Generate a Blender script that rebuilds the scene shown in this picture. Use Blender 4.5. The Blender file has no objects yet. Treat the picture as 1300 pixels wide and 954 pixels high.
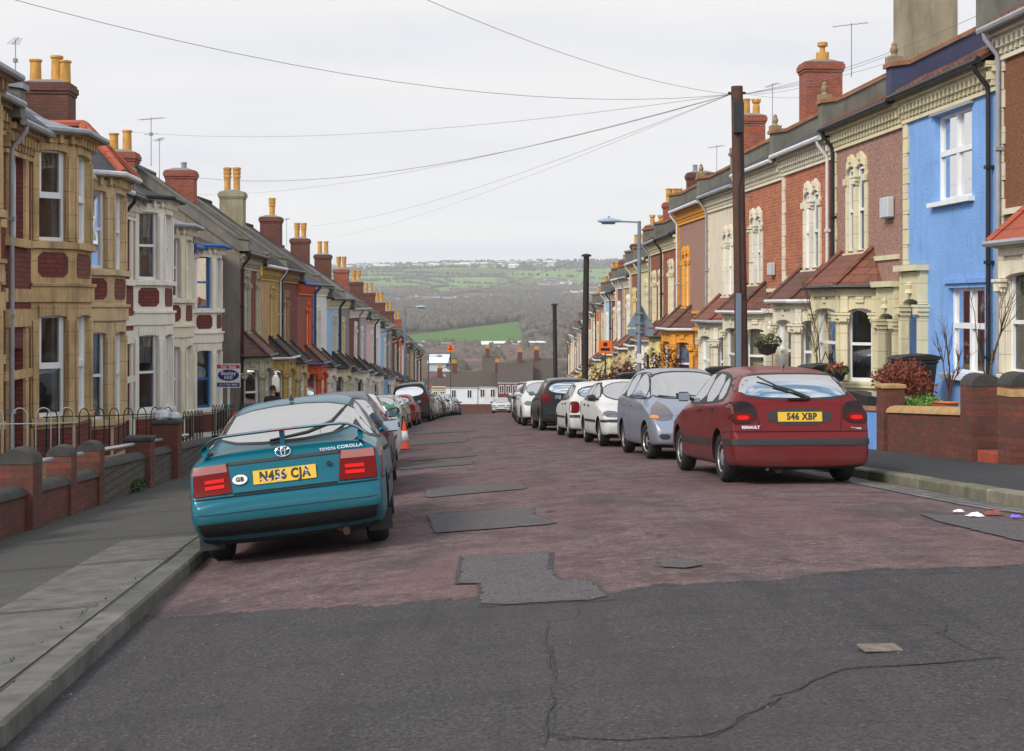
import bpy, bmesh, math, random
from mathutils import Vector, Matrix
from mathutils.bvhtree import BVHTree
from mathutils.geometry import delaunay_2d_cdt
random.seed(7)
PI = math.pi
C = bpy.context.scene.collection
SC = bpy.context.scene
# ------------------------------------------------------------------ street geometry
FPX, CX, CY, ZC = 1800.0, 650.0, 388.0, 1.6     # focal length in px of the 1300 px frame, principal point, camera height
XL, XR = -1.83, 5.6                              # gutters
A0, A1 = -0.0722, -0.002
def heading(s):
    t = min(1, max(0, (s - 42) / 20.0)); t = t * t * (3 - 2 * t)
    return A0 + (A1 - A0) * t
_bs = [(0.0, 0.0)]
for _i in range(1, 1200):
    _a = heading((_i - .5) * .25)
    _bs.append((_bs[-1][0] + math.sin(_a) * .25, _bs[-1][1] + math.cos(_a) * .25))
def base(s):
    if s < 0: return (math.sin(A0) * s, math.cos(A0) * s)
    k = min(len(_bs) - 2, int(s / .25)); f = s / .25 - k
    return (_bs[k][0] + (_bs[k+1][0] - _bs[k][0]) * f, _bs[k][1] + (_bs[k+1][1] - _bs[k][1]) * f)
def drop(s):
    s = max(s, -4)
    return .063 * s + (.00018 * (s - 70) ** 2 if s > 70 else 0)
def tilt(s):
    return 1.0 if s < 60 else max(.55, 1 - (s - 60) * .006)
def gz(s, X):
    """road surface height (also used beyond the gutters, without kerb)"""
    t = min(1, max(0, (X - XL) / (XR - XL))); k = tilt(s)
    h = 1.27 + k * .20 * (1 - 2 * t) - k * .14 * 4 * t * (1 - t) + drop(s)
    return ZC - h
def pave(s, X):
    """pavement / garden ground height"""
    if X < 0: return gz(s, XL) + .12 - min(.16, .06 * (XL - X))
    return gz(s, XR) + .12 + min(.08, .02 * (X - XR))
def P(s, X, z=0.0):
    b = base(s); a = heading(s)
    return Vector((b[0] + X * math.cos(a), b[1] - X * math.sin(a), z))
def pix(v): return (CX + FPX * v.x / v.y, CY - FPX * (v.z - ZC) / v.y)
def ray(x, y, D): return Vector(((x - CX) / FPX * D, D, ZC + (CY - y) / FPX * D))
def s_at(px, X):
    lo, hi = 8.0, 160.0
    f = lambda s: pix(P(s, X, 0))[0] - px
    sg = f(lo) > 0
    for _ in range(50):
        m = (lo + hi) / 2
        if (f(m) > 0) == sg: lo = m
        else: hi = m
    return lo
def ground_px(x, y):
    """(s, X) of the road point seen at a photo position"""
    lo, hi = 3.0, 160.0
    def sx(D):
        v = ray(x, y, D); s = D
        for _ in range(6):
            b = base(s); a = heading(s)
            s += (v.x - b[0]) * math.sin(a) + (v.y - b[1]) * math.cos(a)
        b = base(s); a = heading(s)
        return s, (v.x - b[0]) * math.cos(a) - (v.y - b[1]) * math.sin(a), v.z
    prev = None
    D = lo
    while D < hi:
        s, X, z = sx(D)
        if z < gz(s, X): break
        D *= 1.01
    a, b = D / 1.01, D
    for _ in range(25):
        m = (a + b) / 2; s, X, z = sx(m)
        if z < gz(s, X): b = m
        else: a = m
    return sx(a)[:2]
# ------------------------------------------------------------------ objects
def tag(o, label=None, cat=None, group=None, kind=None):
    if label: o['label'] = label
    if cat: o['category'] = cat
    if group: o['group'] = group
    if kind: o['kind'] = kind
    return o
def empty(name, loc=(0,0,0), rz=0, label=None, cat=None, group=None):
    o = bpy.data.objects.new(name, None); C.objects.link(o)
    o.location = loc; o.rotation_euler = (0, 0, rz); o.empty_display_size = .2
    return tag(o, label, cat, group)
def copy_tree(o, parent=None):
    c = o.copy(); C.objects.link(c)
    if parent: c.parent = parent
    for ch in KIDS.get(o.name, []):
        k = copy_tree(ch, c)
        KIDS.setdefault(c.name, []).append(k)
    return c
KIDS = {}
class MB:
    def __init__(s): s.v = []; s.f = []; s.m = []; s.mi = 0
    def add(s, vs, fs):
        n = len(s.v); s.v += [tuple(v) for v in vs]
        for f in fs: s.f.append([i + n for i in f]); s.m.append(s.mi)
    def box(s, x0, x1, y0, y1, z0, z1):
        if x1 < x0: x0, x1 = x1, x0
        if y1 < y0: y0, y1 = y1, y0
        s.add([(x0,y0,z0),(x1,y0,z0),(x1,y1,z0),(x0,y1,z0),(x0,y0,z1),(x1,y0,z1),(x1,y1,z1),(x0,y1,z1)],
              [(0,3,2,1),(4,5,6,7),(0,1,5,4),(1,2,6,5),(2,3,7,6),(3,0,4,7)])
    def obox(s, p, d, t0, t1, d0, d1, z0, z1):
        n = (-d[1], d[0])
        q = lambda t, k, z: (p[0] + d[0]*t + n[0]*k, p[1] + d[1]*t + n[1]*k, z)
        s.add([q(t0,d0,z0),q(t1,d0,z0),q(t1,d1,z0),q(t0,d1,z0),q(t0,d0,z1),q(t1,d0,z1),q(t1,d1,z1),q(t0,d1,z1)],
              [(0,3,2,1),(4,5,6,7),(0,1,5,4),(1,2,6,5),(2,3,7,6),(3,0,4,7)])
    def prism(s, poly, fn, a, b):
        """poly: 2D points, fn(u, v, w) -> 3D, extruded from w=a to w=b"""
        n = len(poly)
        vs = [fn(u, v, a) for u, v in poly] + [fn(u, v, b) for u, v in poly]
        s.add(vs, [tuple(range(n))[::-1], tuple(range(n, 2*n))] + [(i, (i+1) % n, n + (i+1) % n, n + i) for i in range(n)])
    def tube(s, pts, r, n=8, caps=True):
        pts = [Vector(p) for p in pts]; rs = r if isinstance(r, (list, tuple)) else [r] * len(pts)
        vs = []; up = Vector((0,0,1)); last = None
        for i, p in enumerate(pts):
            t = (pts[min(i+1, len(pts)-1)] - pts[max(i-1, 0)])
            if t.length < 1e-9: t = Vector((0,0,1))
            t.normalize()
            a = t.cross(up if abs(t.z) < .95 else Vector((1,0,0))) if last is None else last - t * last.dot(t)
            if a.length < 1e-6: a = t.cross(Vector((1,0,0)))
            a.normalize(); last = a; b = t.cross(a)
            for k in range(n):
                g = 2*PI*k/n; vs.append(p + a*math.cos(g)*rs[i] + b*math.sin(g)*rs[i])
        fs = [(i*n+k, i*n+(k+1)%n, (i+1)*n+(k+1)%n, (i+1)*n+k) for i in range(len(pts)-1) for k in range(n)]
        if caps: fs += [tuple(range(n))[::-1], tuple(range((len(pts)-1)*n, len(pts)*n))]
        s.add(vs, fs)
    def lathe(s, prof, c=(0,0,0), n=16, axis='z'):
        vs = []
        for r, z in prof:
            for k in range(n):
                g = 2*PI*k/n; a, b = r*math.cos(g), r*math.sin(g)
                vs.append((c[0]+a, c[1]+b, c[2]+z) if axis == 'z' else (c[0]+a, c[1]+z, c[2]+b))
        m = len(prof)
        fs = [(i*n+k, i*n+(k+1)%n, (i+1)*n+(k+1)%n, (i+1)*n+k) for i in range(m-1) for k in range(n)]
        if prof[0][0] > 1e-6: fs.append(tuple(range(n))[::-1])
        if prof[-1][0] > 1e-6: fs.append(tuple(range((m-1)*n, m*n)))
        s.add(vs, fs)
    def build(s, name, mats, parent=None, smooth=False, sharp=None, bevel=0):
        me = bpy.data.meshes.new(name)
        me.from_pydata(s.v, [], s.f)
        if not isinstance(mats, (list, tuple)): mats = [mats]
        for m in mats: me.materials.append(m)
        if len(mats) > 1: me.polygons.foreach_set('material_index', s.m)
        bm = bmesh.new(); bm.from_mesh(me)
        bmesh.ops.recalc_face_normals(bm, faces=bm.faces)
        if bevel: bmesh.ops.bevel(bm, geom=bm.edges[:], offset=bevel, segments=1, affect='EDGES', clamp_overlap=True)
        bm.to_mesh(me); bm.free()
        if smooth or sharp:
            me.polygons.foreach_set('use_smooth', [True] * len(me.polygons))
            if sharp: me.set_sharp_from_angle(angle=math.radians(sharp))
        return link(name, me, parent)
def link(name, me, parent=None):
    o = bpy.data.objects.new(name, me); C.objects.link(o)
    if parent is not None:
        o.parent = parent; KIDS.setdefault(parent.name, []).append(o)
    return o
def text_mb(mb, txt, size, fn, bold=0.0, depth=.004):
    """flat lettering added to mb; fn maps (u, v, w) to 3D, centred"""
    cu = bpy.data.curves.new('t', 'FONT'); cu.body = txt; cu.size = size; cu.align_x = 'CENTER'; cu.align_y = 'CENTER'
    cu.offset = bold; cu.space_character = 1.12; cu.resolution_u = 3
    o = bpy.data.objects.new('t', cu); C.objects.link(o)
    dg = bpy.context.evaluated_depsgraph_get(); me = bpy.data.meshes.new_from_object(o.evaluated_get(dg))
    mb.add([fn(v.co.x, v.co.y, depth) for v in me.vertices], [tuple(p.vertices) for p in me.polygons])
    bpy.data.objects.remove(o); bpy.data.curves.remove(cu); bpy.data.meshes.remove(me)
# ------------------------------------------------------------------ materials
MATS = {}
def _nt(name):
    m = bpy.data.materials.new(name); m.use_nodes = True
    nt = m.node_tree; nt.nodes.clear()
    out = nt.nodes.new('ShaderNodeOutputMaterial'); b = nt.nodes.new('ShaderNodeBsdfPrincipled')
    nt.links.new(b.outputs[0], out.inputs[0])
    return m, nt, b
class G:
    def __init__(s, nt): s.nt = nt
    def n(s, t, **kw):
        x = s.nt.nodes.new('ShaderNode' + t)
        for k, v in kw.items(): setattr(x, k, v)
        return x
    def l(s, a, b): s.nt.links.new(a, b)
    def coords(s, rnd=True):
        tc = s.n('TexCoord')
        if not rnd: return tc.outputs['Object']
        oi = s.n('ObjectInfo'); mu = s.n('VectorMath', operation='SCALE'); mu.inputs[0].default_value = (37, 53, 11)
        s.l(oi.outputs['Random'], mu.inputs['Scale'])
        ad = s.n('VectorMath', operation='ADD'); s.l(tc.outputs['Object'], ad.inputs[0]); s.l(mu.outputs[0], ad.inputs[1])
        return ad.outputs[0]
    def noise(s, vec, scale, detail=4, rough=.6, stretch=None):
        if stretch:
            mp = s.n('VectorMath', operation='MULTIPLY'); mp.inputs[1].default_value = stretch
            s.l(vec, mp.inputs[0]); vec = mp.outputs[0]
        x = s.n('TexNoise'); x.inputs['Scale'].default_value = scale; x.inputs['Detail'].default_value = detail
        x.inputs['Roughness'].default_value = rough; s.l(vec, x.inputs['Vector'])
        return x.outputs['Fac']
    def ramp(s, fac, a, b, c0=0.0, c1=1.0):
        r = s.n('MapRange'); s.l(fac, r.inputs['Value'])
        for i, v in zip(('From Min','From Max','To Min','To Max'), (a, b, c0, c1)): r.inputs[i].default_value = v
        return r.outputs[0]
    def mix(s, fac, a, b, mode='MIX'):
        x = s.n('Mix', data_type='RGBA', blend_type=mode)
        for v, i in ((fac, 0), (a, 6), (b, 7)):
            if isinstance(v, (int, float)): x.inputs[i].default_value = v
            elif isinstance(v, tuple): x.inputs[i].default_value = v + (1,) if len(v) == 3 else v
            else: s.l(v, x.inputs[i])
        return x.outputs[2]
    def math(s, op, a, b=0.0):
        x = s.n('Math', operation=op)
        for i, v in enumerate((a, b)):
            if isinstance(v, (int, float)): x.inputs[i].default_value = v
            else: s.l(v, x.inputs[i])
        return x.outputs[0]
    def bump(s, h, bsdf, strength=.3, dist=.01):
        b = s.n('Bump'); b.inputs['Strength'].default_value = strength; b.inputs['Distance'].default_value = dist
        s.l(h, b.inputs['Height']); s.l(b.outputs[0], bsdf.inputs['Normal'])
def mul(c, k): return tuple(x * k for x in c)
def M(name, col, rough=.8, var=.12, vs=2.5, dirt=.25, bump=.25, bs=60, joints=0, metal=0, rnd=True, spec=.4, coat=0, bd=.006):
    if name in MATS: return MATS[name]
    m, nt, b = _nt(name); g = G(nt); co = g.coords(rnd)
    c = g.mix(g.ramp(g.noise(co, vs, 5), .3, .7), mul(col, 1 - var), mul(col, 1 + var))
    if dirt:
        st = g.noise(co, 1.6, 6, .65, (3.5, 3.5, .5))
        c = g.mix(g.ramp(st, .48, .78, 0, dirt), c, mul((.06, .05, .04), .8))
    hgt = g.noise(co, bs, 3)
    if joints:
        tc = g.n('TexCoord'); sp = g.n('SeparateXYZ'); g.l(tc.outputs['Object'], sp.inputs[0])
        fr = g.math('FRACT', g.math('DIVIDE', sp.outputs[2], joints))
        ln = g.math('LESS_THAN', fr, .028 / joints * .5)
        c = g.mix(g.math('MULTIPLY', ln, .6), c, mul(col, .3))
    nt.links.new(c, b.inputs['Base Color'])
    b.inputs['Roughness'].default_value = rough; b.inputs['Metallic'].default_value = metal
    b.inputs['Specular IOR Level'].default_value = spec; b.inputs['Coat Weight'].default_value = coat; b.inputs['Coat Roughness'].default_value = .04
    if bump: g.bump(hgt, b, bump, bd)
    MATS[name] = m; return m
def plain(name, col, rough=.5, metal=0, spec=.5, ior=1.5, coat=0):
    if name in MATS: return MATS[name]
    m, nt, b = _nt(name)
    b.inputs['Base Color'].default_value = col + (1,); b.inputs['Roughness'].default_value = rough
    b.inputs['Metallic'].default_value = metal; b.inputs['IOR'].default_value = ior; b.inputs['Specular IOR Level'].default_value = spec
    b.inputs['Coat Weight'].default_value = coat; b.inputs['Coat Roughness'].default_value = .03
    MATS[name] = m; return m
def brick(name, c1, c2, mortar=(.12,.1,.085), bw=.24, rh=.085, ms=.011, dirt=.3, rough=.9, dk=.5):
    if name in MATS: return MATS[name]
    m, nt, b = _nt(name); g = G(nt); tc = g.n('TexCoord'); sp = g.n('SeparateXYZ'); g.l(tc.outputs['Object'], sp.inputs[0])
    sn = g.n('SeparateXYZ'); g.l(tc.outputs['Normal'], sn.inputs[0])
    sel = g.math('GREATER_THAN', g.math('ABSOLUTE', sn.outputs[0]), g.math('ABSOLUTE', sn.outputs[1]))
    mx = g.n('Mix'); g.l(sel, mx.inputs[0]); g.l(sp.outputs[0], mx.inputs[2]); g.l(sp.outputs[1], mx.inputs[3])
    cb = g.n('CombineXYZ'); g.l(mx.outputs[0], cb.inputs[0]); g.l(sp.outputs[2], cb.inputs[1])
    br = g.n('TexBrick'); g.l(cb.outputs[0], br.inputs['Vector'])
    for k, v in (('Scale', 1), ('Mortar Size', ms), ('Brick Width', bw), ('Row Height', rh), ('Bias', 0), ('Mortar Smooth', .2)): br.inputs[k].default_value = v
    br.inputs['Color1'].default_value = c1 + (1,); br.inputs['Color2'].default_value = c2 + (1,); br.inputs['Mortar'].default_value = mortar + (1,)
    co = g.coords()
    c = g.mix(g.ramp(g.noise(co, 1.3, 6), .4, .72, 0, dirt), br.outputs[0], (.045,.035,.03))
    c = g.mix(g.ramp(g.noise(co, 11, 2), .35, .75, 0, dk), c, mul(c1, .45))
    g.l(c, b.inputs['Base Color']); b.inputs['Roughness'].default_value = rough
    h = g.math('ADD', g.math('MULTIPLY', br.outputs['Fac'], -1.0), g.math('MULTIPLY', g.noise(co, 80, 2), .4))
    g.bump(h, b, .7, .012)
    MATS[name] = m; return m
def tiles(name, c1, c2, rough=.75, rw=.2, rh=.16, moss=.35):
    """roof tiles / slates in courses; object space, courses along z"""
    if name in MATS: return MATS[name]
    m, nt, b = _nt(name); g = G(nt); tc = g.n('TexCoord'); sp = g.n('SeparateXYZ'); g.l(tc.outputs['Object'], sp.inputs[0])
    cb = g.n('CombineXYZ'); g.l(sp.outputs[0], cb.inputs[0]); g.l(sp.outputs[2], cb.inputs[1])
    br = g.n('TexBrick'); g.l(cb.outputs[0], br.inputs['Vector'])
    for k, v in (('Scale', 1), ('Mortar Size', .007), ('Brick Width', rw), ('Row Height', rh), ('Mortar Smooth', .3)): br.inputs[k].default_value = v
    br.inputs['Color1'].default_value = c1 + (1,); br.inputs['Color2'].default_value = c2 + (1,); br.inputs['Mortar'].default_value = mul(c1, .35) + (1,)
    co = g.coords()
    c = g.mix(g.ramp(g.noise(co, 2.2, 6), .45, .75, 0, moss), br.outputs[0], (.07,.062,.035))
    g.l(c, b.inputs['Base Color']); b.inputs['Roughness'].default_value = rough
    fr = g.math('FRACT', g.math('DIVIDE', sp.outputs[2], rh))
    g.bump(g.math('ADD', g.math('MULTIPLY', fr, -1.0), g.math('MULTIPLY', br.outputs['Fac'], -.4)), b, .6, .02)
    MATS[name] = m; return m
def pane_mat():
    m = bpy.data.materials.new('window_glass'); m.use_nodes = True; nt = m.node_tree; nt.nodes.clear(); g = G(nt)
    out = g.n('OutputMaterial'); tr = g.n('BsdfTransparent'); gl = g.n('BsdfGlossy'); gl.inputs['Roughness'].default_value = .02
    tr.inputs[0].default_value = (.8,.84,.84,1); fr = g.n('Fresnel'); fr.inputs[0].default_value = 2.2
    nz = g.noise(g.coords(), .9, 2); bp = g.n('Bump'); bp.inputs['Strength'].default_value = .12; bp.inputs['Distance'].default_value = .05
    g.l(nz, bp.inputs['Height']); g.l(bp.outputs[0], gl.inputs['Normal']); g.l(bp.outputs[0], fr.inputs['Normal'])
    mx = g.n('MixShader'); g.l(fr.outputs[0], mx.inputs[0]); g.l(tr.outputs[0], mx.inputs[1]); g.l(gl.outputs[0], mx.inputs[2]); g.l(mx.outputs[0], out.inputs[0])
    return m
GLASS = pane_mat()
FARGLASS = plain('far_window_glass', (.03,.035,.04), .08, ior=1.7)
ROOMDARK = plain('dark_room', (.03,.028,.026), .9)
CURT = [M('net_curtain', (.62,.62,.6), .9, .25, 6, 0, .3, 20), M('blue_curtain', (.2,.28,.42), .9, .2, 6, 0), M('red_curtain', (.25,.06,.05), .9, .2, 6, 0), M('cream_blind', (.55,.48,.36), .9, .15, 6, 0)]
WHITE = M('white_frame_paint', (.78,.79,.8), .35, .05, 3, .12, .05)
# ------------------------------------------------------------------ house kit
def panel(mb, p, d, L, z0, z1, ops, th=.25):
    """wall slab along a segment with rectangular openings (t0,t1,za,zb)"""
    ts = sorted(set([0, L] + [o[0] for o in ops] + [o[1] for o in ops]))
    for a, b in zip(ts[:-1], ts[1:]):
        if b - a < 1e-4: continue
        mid = (a + b) / 2; cuts = sorted([(o[2], o[3]) for o in ops if o[0] < mid < o[1]])
        z = z0
        for za, zb in cuts:
            if za > z + 1e-4: mb.obox(p, d, a, b, -th, 0, z, za)
            z = zb
        if z1 > z + 1e-4: mb.obox(p, d, a, b, -th, 0, z, z1)
class H: pass
def window(h, p, d, t0, t1, z0, z1, fr=None, rec=.13, bars='sash', curtain=None, lod=0, parent=None, lab=None):
    fr = fr or WHITE; par = parent or h.root
    w = .055 if lod < 2 else .07
    mb = MB()
    y0, y1 = -rec - .07, -rec
    mb.obox(p, d, t0, t0 + w, y0, y1, z0, z1); mb.obox(p, d, t1 - w, t1, y0, y1, z0, z1)
    mb.obox(p, d, t0 + w, t1 - w, y0, y1, z0, z0 + w * 1.3); mb.obox(p, d, t0 + w, t1 - w, y0, y1, z1 - w, z1)
    zm = z0 + (z1 - z0) * .5
    if bars == 'sash':
        mb.obox(p, d, t0 + w, t1 - w, y0 + .01, y1 + .012, zm - .03, zm + .03)
    elif bars == 'cross':
        zm = z0 + (z1 - z0) * .56; tm = (t0 + t1) / 2
        mb.obox(p, d, t0 + w, t1 - w, y0, y1 + .012, zm - .05, zm + .05)
        for a, b in ((z0 + w, zm - .05), (zm + .05, z1 - w)): mb.obox(p, d, tm - .04, tm + .04, y0, y1 + .01, a, b)
    elif bars == 'top':
        zm = z0 + (z1 - z0) * .68
        mb.obox(p, d, t0 + w, t1 - w, y0, y1 + .012, zm - .05, zm + .05)
    elif bars == 'upvc':
        zm = z0 + (z1 - z0) * .5
        mb.obox(p, d, t0 + w, t1 - w, y0, y1 + .014, zm - .055, zm + .055)
        mb.obox(p, d, t0 + w, t0 + w + .035, y0, y1 + .01, zm + .055, z1 - w); mb.obox(p, d, t1 - w - .035, t1 - w, y0, y1 + .01, zm + .055, z1 - w)
    wo = mb.build('window', fr, par); 
    if lab: wo['label'] = lab
    n = (-d[1], d[0]); q = lambda t, k, z: (p[0] + d[0]*t + n[0]*k, p[1] + d[1]*t + n[1]*k, z)
    yg = -rec - .045
    g = MB(); g.add([q(t0 + w*.6, yg, z0 + w*.6), q(t1 - w*.6, yg, z0 + w*.6), q(t1 - w*.6, yg, z1 - w*.6), q(t0 + w*.6, yg, z1 - w*.6)], [(0,1,2,3)])
    sub = wo if par is h.root else par     # keep the tree three levels deep
    g.build('pane', GLASS if lod < 1 else FARGLASS, wo if par is h.root else par)
    if lod < 1 and curtain is not None:
        ci, mode = curtain; c = MB(); yc = -rec - .16
        def sheet(a, b, za, zb):
            k = max(4, int((b - a) / .035)); vs = []
            for i in range(k + 1):
                t = a + (b - a) * i / k; yy = yc + (.018 if i % 2 else -.018)
                vs += [q(t, yy, za), q(t, yy, zb)]
            c.add(vs, [(2*i, 2*i+2, 2*i+3, 2*i+1) for i in range(k)])
        W_ = t1 - t0
        if mode == 'sides': sheet(t0, t0 + W_ * .24, z0, z1); sheet(t1 - W_ * .24, t1, z0, z1)
        elif mode == 'full': sheet(t0, t1, z0, z1)
        elif mode == 'low': sheet(t0, t1, z0, z0 + (z1 - z0) * .52)
        elif mode == 'high': sheet(t0, t1, z0 + (z1 - z0) * .62, z1)
        elif mode == 'left': sheet(t0, t0 + W_ * .5, z0, z1)
        c.build('curtain', CURT[ci], wo if par is h.root else par)
    return wo
def capital(mb, p, d, tc, w, dp, z, pr=0):
    """carved capital: stacked flaring blocks with knobs"""
    for k, (e, za, zb) in enumerate(((.02, 0, .04), (.045, .04, .12), (.075, .12, .2), (.095, .2, .25))):
        mb.obox(p, d, tc - w/2 - e, tc + w/2 + e, pr, pr + dp + e, z + za, z + zb)
    for j in (-1, 0, 1):
        mb.obox(p, d, tc + j*w*.42 - .03, tc + j*w*.42 + .03, pr + dp, pr + dp + .1, z + .06, z + .17)
def head_block(mb, p, d, t0, t1, z, h, dp, pr=0, pointed=False, rise=.1):
    """stone head over one light, with an arched soffit, occupying t0..t1, z..z+h"""
    w = t1 - t0; n = (-d[1], d[0]); N = 5
    fn = lambda u, v, k: (p[0] + d[0]*u + n[0]*k, p[1] + d[1]*u + n[1]*k, v)
    arch = [(t0 + w*(.5 - .5*math.cos(PI*i/(2*N))), z + rise*math.sin(PI*i/(2*N))) for i in range(2*N + 1)]
    for i in range(2*N):
        a, b = arch[i], arch[i+1]
        ta = z + h; tb = z + h
        if pointed:
            ta = z + h*(.62 + .38*(1 - abs(a[0] - (t0+t1)/2) / (w/2))); tb = z + h*(.62 + .38*(1 - abs(b[0] - (t0+t1)/2) / (w/2)))
        mb.prism([a, b, (b[0], tb), (a[0], ta)], fn, pr - .15, pr + dp)
def lancet(h, tc, zs, wm, lod, lights=2, lw=.5, hh=1.72, fr=None, cur=None):
    """twin-light window in a carved stone surround centred at u=tc"""
    p, d = (0, 0), (1, 0); cw = .16; jw = .15
    tot = lights*lw + (lights-1)*cw + 2*jw; a = tc - tot/2
    mb = MB(); dp = .05
    mb.obox(p, d, a - .06, a + tot + .06, -.14, dp + .05, zs - .12, zs)            # sill
    mb.obox(p, d, a, a + jw, -.14, dp, zs, zs + hh + .02); mb.obox(p, d, a + tot - jw, a + tot, -.14, dp, zs, zs + hh + .02)
    ops = []; t = a + jw
    for i in range(lights):
        ops.append((t, t + lw))
        if i < lights - 1:
            mb.obox(p, d, t + lw, t + lw + cw, -.14, dp + .03, zs, zs + hh - .28)
            if lod < 2: capital(mb, p, d, t + lw + cw/2, cw * .8, dp - .02, zs + hh - .29)
            mb.obox(p, d, t + lw + .03, t + lw + cw - .03, -.14, dp + .04, zs + hh - .05, zs + hh + .2)
        head_block(mb, p, d, t - (.07 if i == 0 else cw/2 - .003), t + lw + (.07 if i == lights-1 else cw/2 - .003), zs + hh + .02, .46, dp + .012, pointed=True, rise=.18)
        if lod < 2:
            mb.obox(p, d, t + lw/2 - .05, t + lw/2 + .05, dp, dp + .07, zs + hh + .28, zs + hh + .42)
        t += lw + cw
    for j in (a - .03, a + tot - jw + .03):                                       # drip blocks
        mb.obox(p, d, j, j + jw, dp - .02, dp + .055, zs + hh - .2, zs + hh - .05)
    mb.build('window_surround', wm, h.root, bevel=.012 if lod < 1 else 0)
    h.ops.append((a + jw*.6, a + tot - jw*.6, zs, zs + hh + .3))
    for (x0, x1) in ops:
        window(h, p, d, x0, x1, zs, zs + hh + .15, fr, rec=.005, lod=lod, curtain=cur)
def ground_bay(h, t0, t1, mat, roofm, lod, proj=.7, c=.5, top=2.75, roofh=.85, fr=None, cur=None, sill=.8, door=None, roof_ext=(0, 0), glz='sash'):
    """canted bay on the ground floor with columns, capitals and a hipped tiled roof; u range t0..t1"""
    a, b = t0, t1; pts = [(a, 0), (a + c, proj), (b - c, proj), (b, 0)]
    mb = MB(); zh = 2.25
    for i in range(3):
        p, q = pts[i], pts[i+1]; L = math.dist(p, q); d = ((q[0]-p[0])/L, (q[1]-p[1])/L)
        m = .17 if i != 1 else .2
        mid = i == 1
        panel(mb, p, d, L, -1.6, top, [(m, L - m, sill, zh + .12)], .2)
        mb.obox(p, d, -.02, L + .02, 0, .07, sill - .14, sill - .02)              # sill course
        mb.obox(p, d, -.01, L + .01, 0, .05, top - .16, top - .04); mb.obox(p, d, -.03, L + .03, 0, .1, top - .04, top + .05)
        head_block(mb, p, d, m - .02, L - m + .02, zh - .02, .3, .035)
        for t in (m/2 + .01, L - m/2 - .01):
            mb.obox(p, d, t - .075, t + .075, 0, .05, sill, zh - .25)
            if lod < 2: capital(mb, p, d, t, .13, .03, zh - .26, .01)
            mb.obox(p, d, t - .085, t + .085, 0, .06, zh, top - .16)
        if lod < 1:
            mb.obox(p, d, L/2 - .09, L/2 + .09, .03, .075, zh + .2, top - .17)
    bo = mb.build('bay', mat, h.root, bevel=.01 if lod < 1 else 0)
    if lod < 1: ib = MB(); ib.box(a + .22, b - .22, .012, .03, 0, top - .1); ib.build('room_backing', INTER, h.root)
    for i in range(3):
        p, q = pts[i], pts[i+1]; L = math.dist(p, q); d = ((q[0]-p[0])/L, (q[1]-p[1])/L); m = .17 if i != 1 else .2
        window(h, p, d, m, L - m, sill, zh + .12, fr, rec=.08, lod=lod, curtain=cur, bars=glz)
    # hipped roof
    o = .17; e = MB(); z0 = top + .055
    a2, b2 = a - roof_ext[0], b + roof_ext[1]
    E = [(a2 - .14, 0), (a2 - .14 + (0 if roof_ext[0] else c*.2), .14 if not roof_ext[0] else proj + o), (a2 + (c*.9 if not roof_ext[0] else 0), proj + o), (b2 - (c*.9 if not roof_ext[1] else 0), proj + o), (b2 + .14, .14 if not roof_ext[1] else proj + o), (b2 + .14, 0)]
    E = [(a2 - .14, 0.0), (a2 - .14, .1), (a2 + c - .1, proj + o), (b2 - c + .1, proj + o), (b2 + .14, .1), (b2 + .14, 0.0)]
    T = [(a2 + c*.9, 0.0), (b2 - c*.9, 0.0)]; zt = z0 + roofh
    vs = [(x, y, z0) for x, y in E] + [(x, y, zt) for x, y in T]
    e.add(vs, [(0,1,6),(1,2,6),(2,3,7,6),(3,4,7),(4,5,7),(0,6,7,5),(5,4,3,2,1,0)])
    ro = e.build('bay_roof', roofm, h.root)
    g = MB(); pr = [(a2 - .17, .03, z0 - .02), (a2 - .17, .13, z0 - .02), (a2 + c - .12, proj + o + .04, z0 - .02), (b2 - c + .12, proj + o + .04, z0 - .02), (b2 + .17, .13, z0 - .02), (b2 + .17, .03, z0 - .02)]
    g.tube(pr, .05, 6); g.build('gutter', h.gut, ro)
    if lod < 2:
        r = MB()
        for u, v in ((vs[2], vs[6]), (vs[3], vs[7])): r.tube([Vector(u) + Vector((0,0,.02)), Vector(v) + Vector((0,.02,.03))], .055, 6)
        r.build('hip_tiles', roofm, ro)
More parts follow.
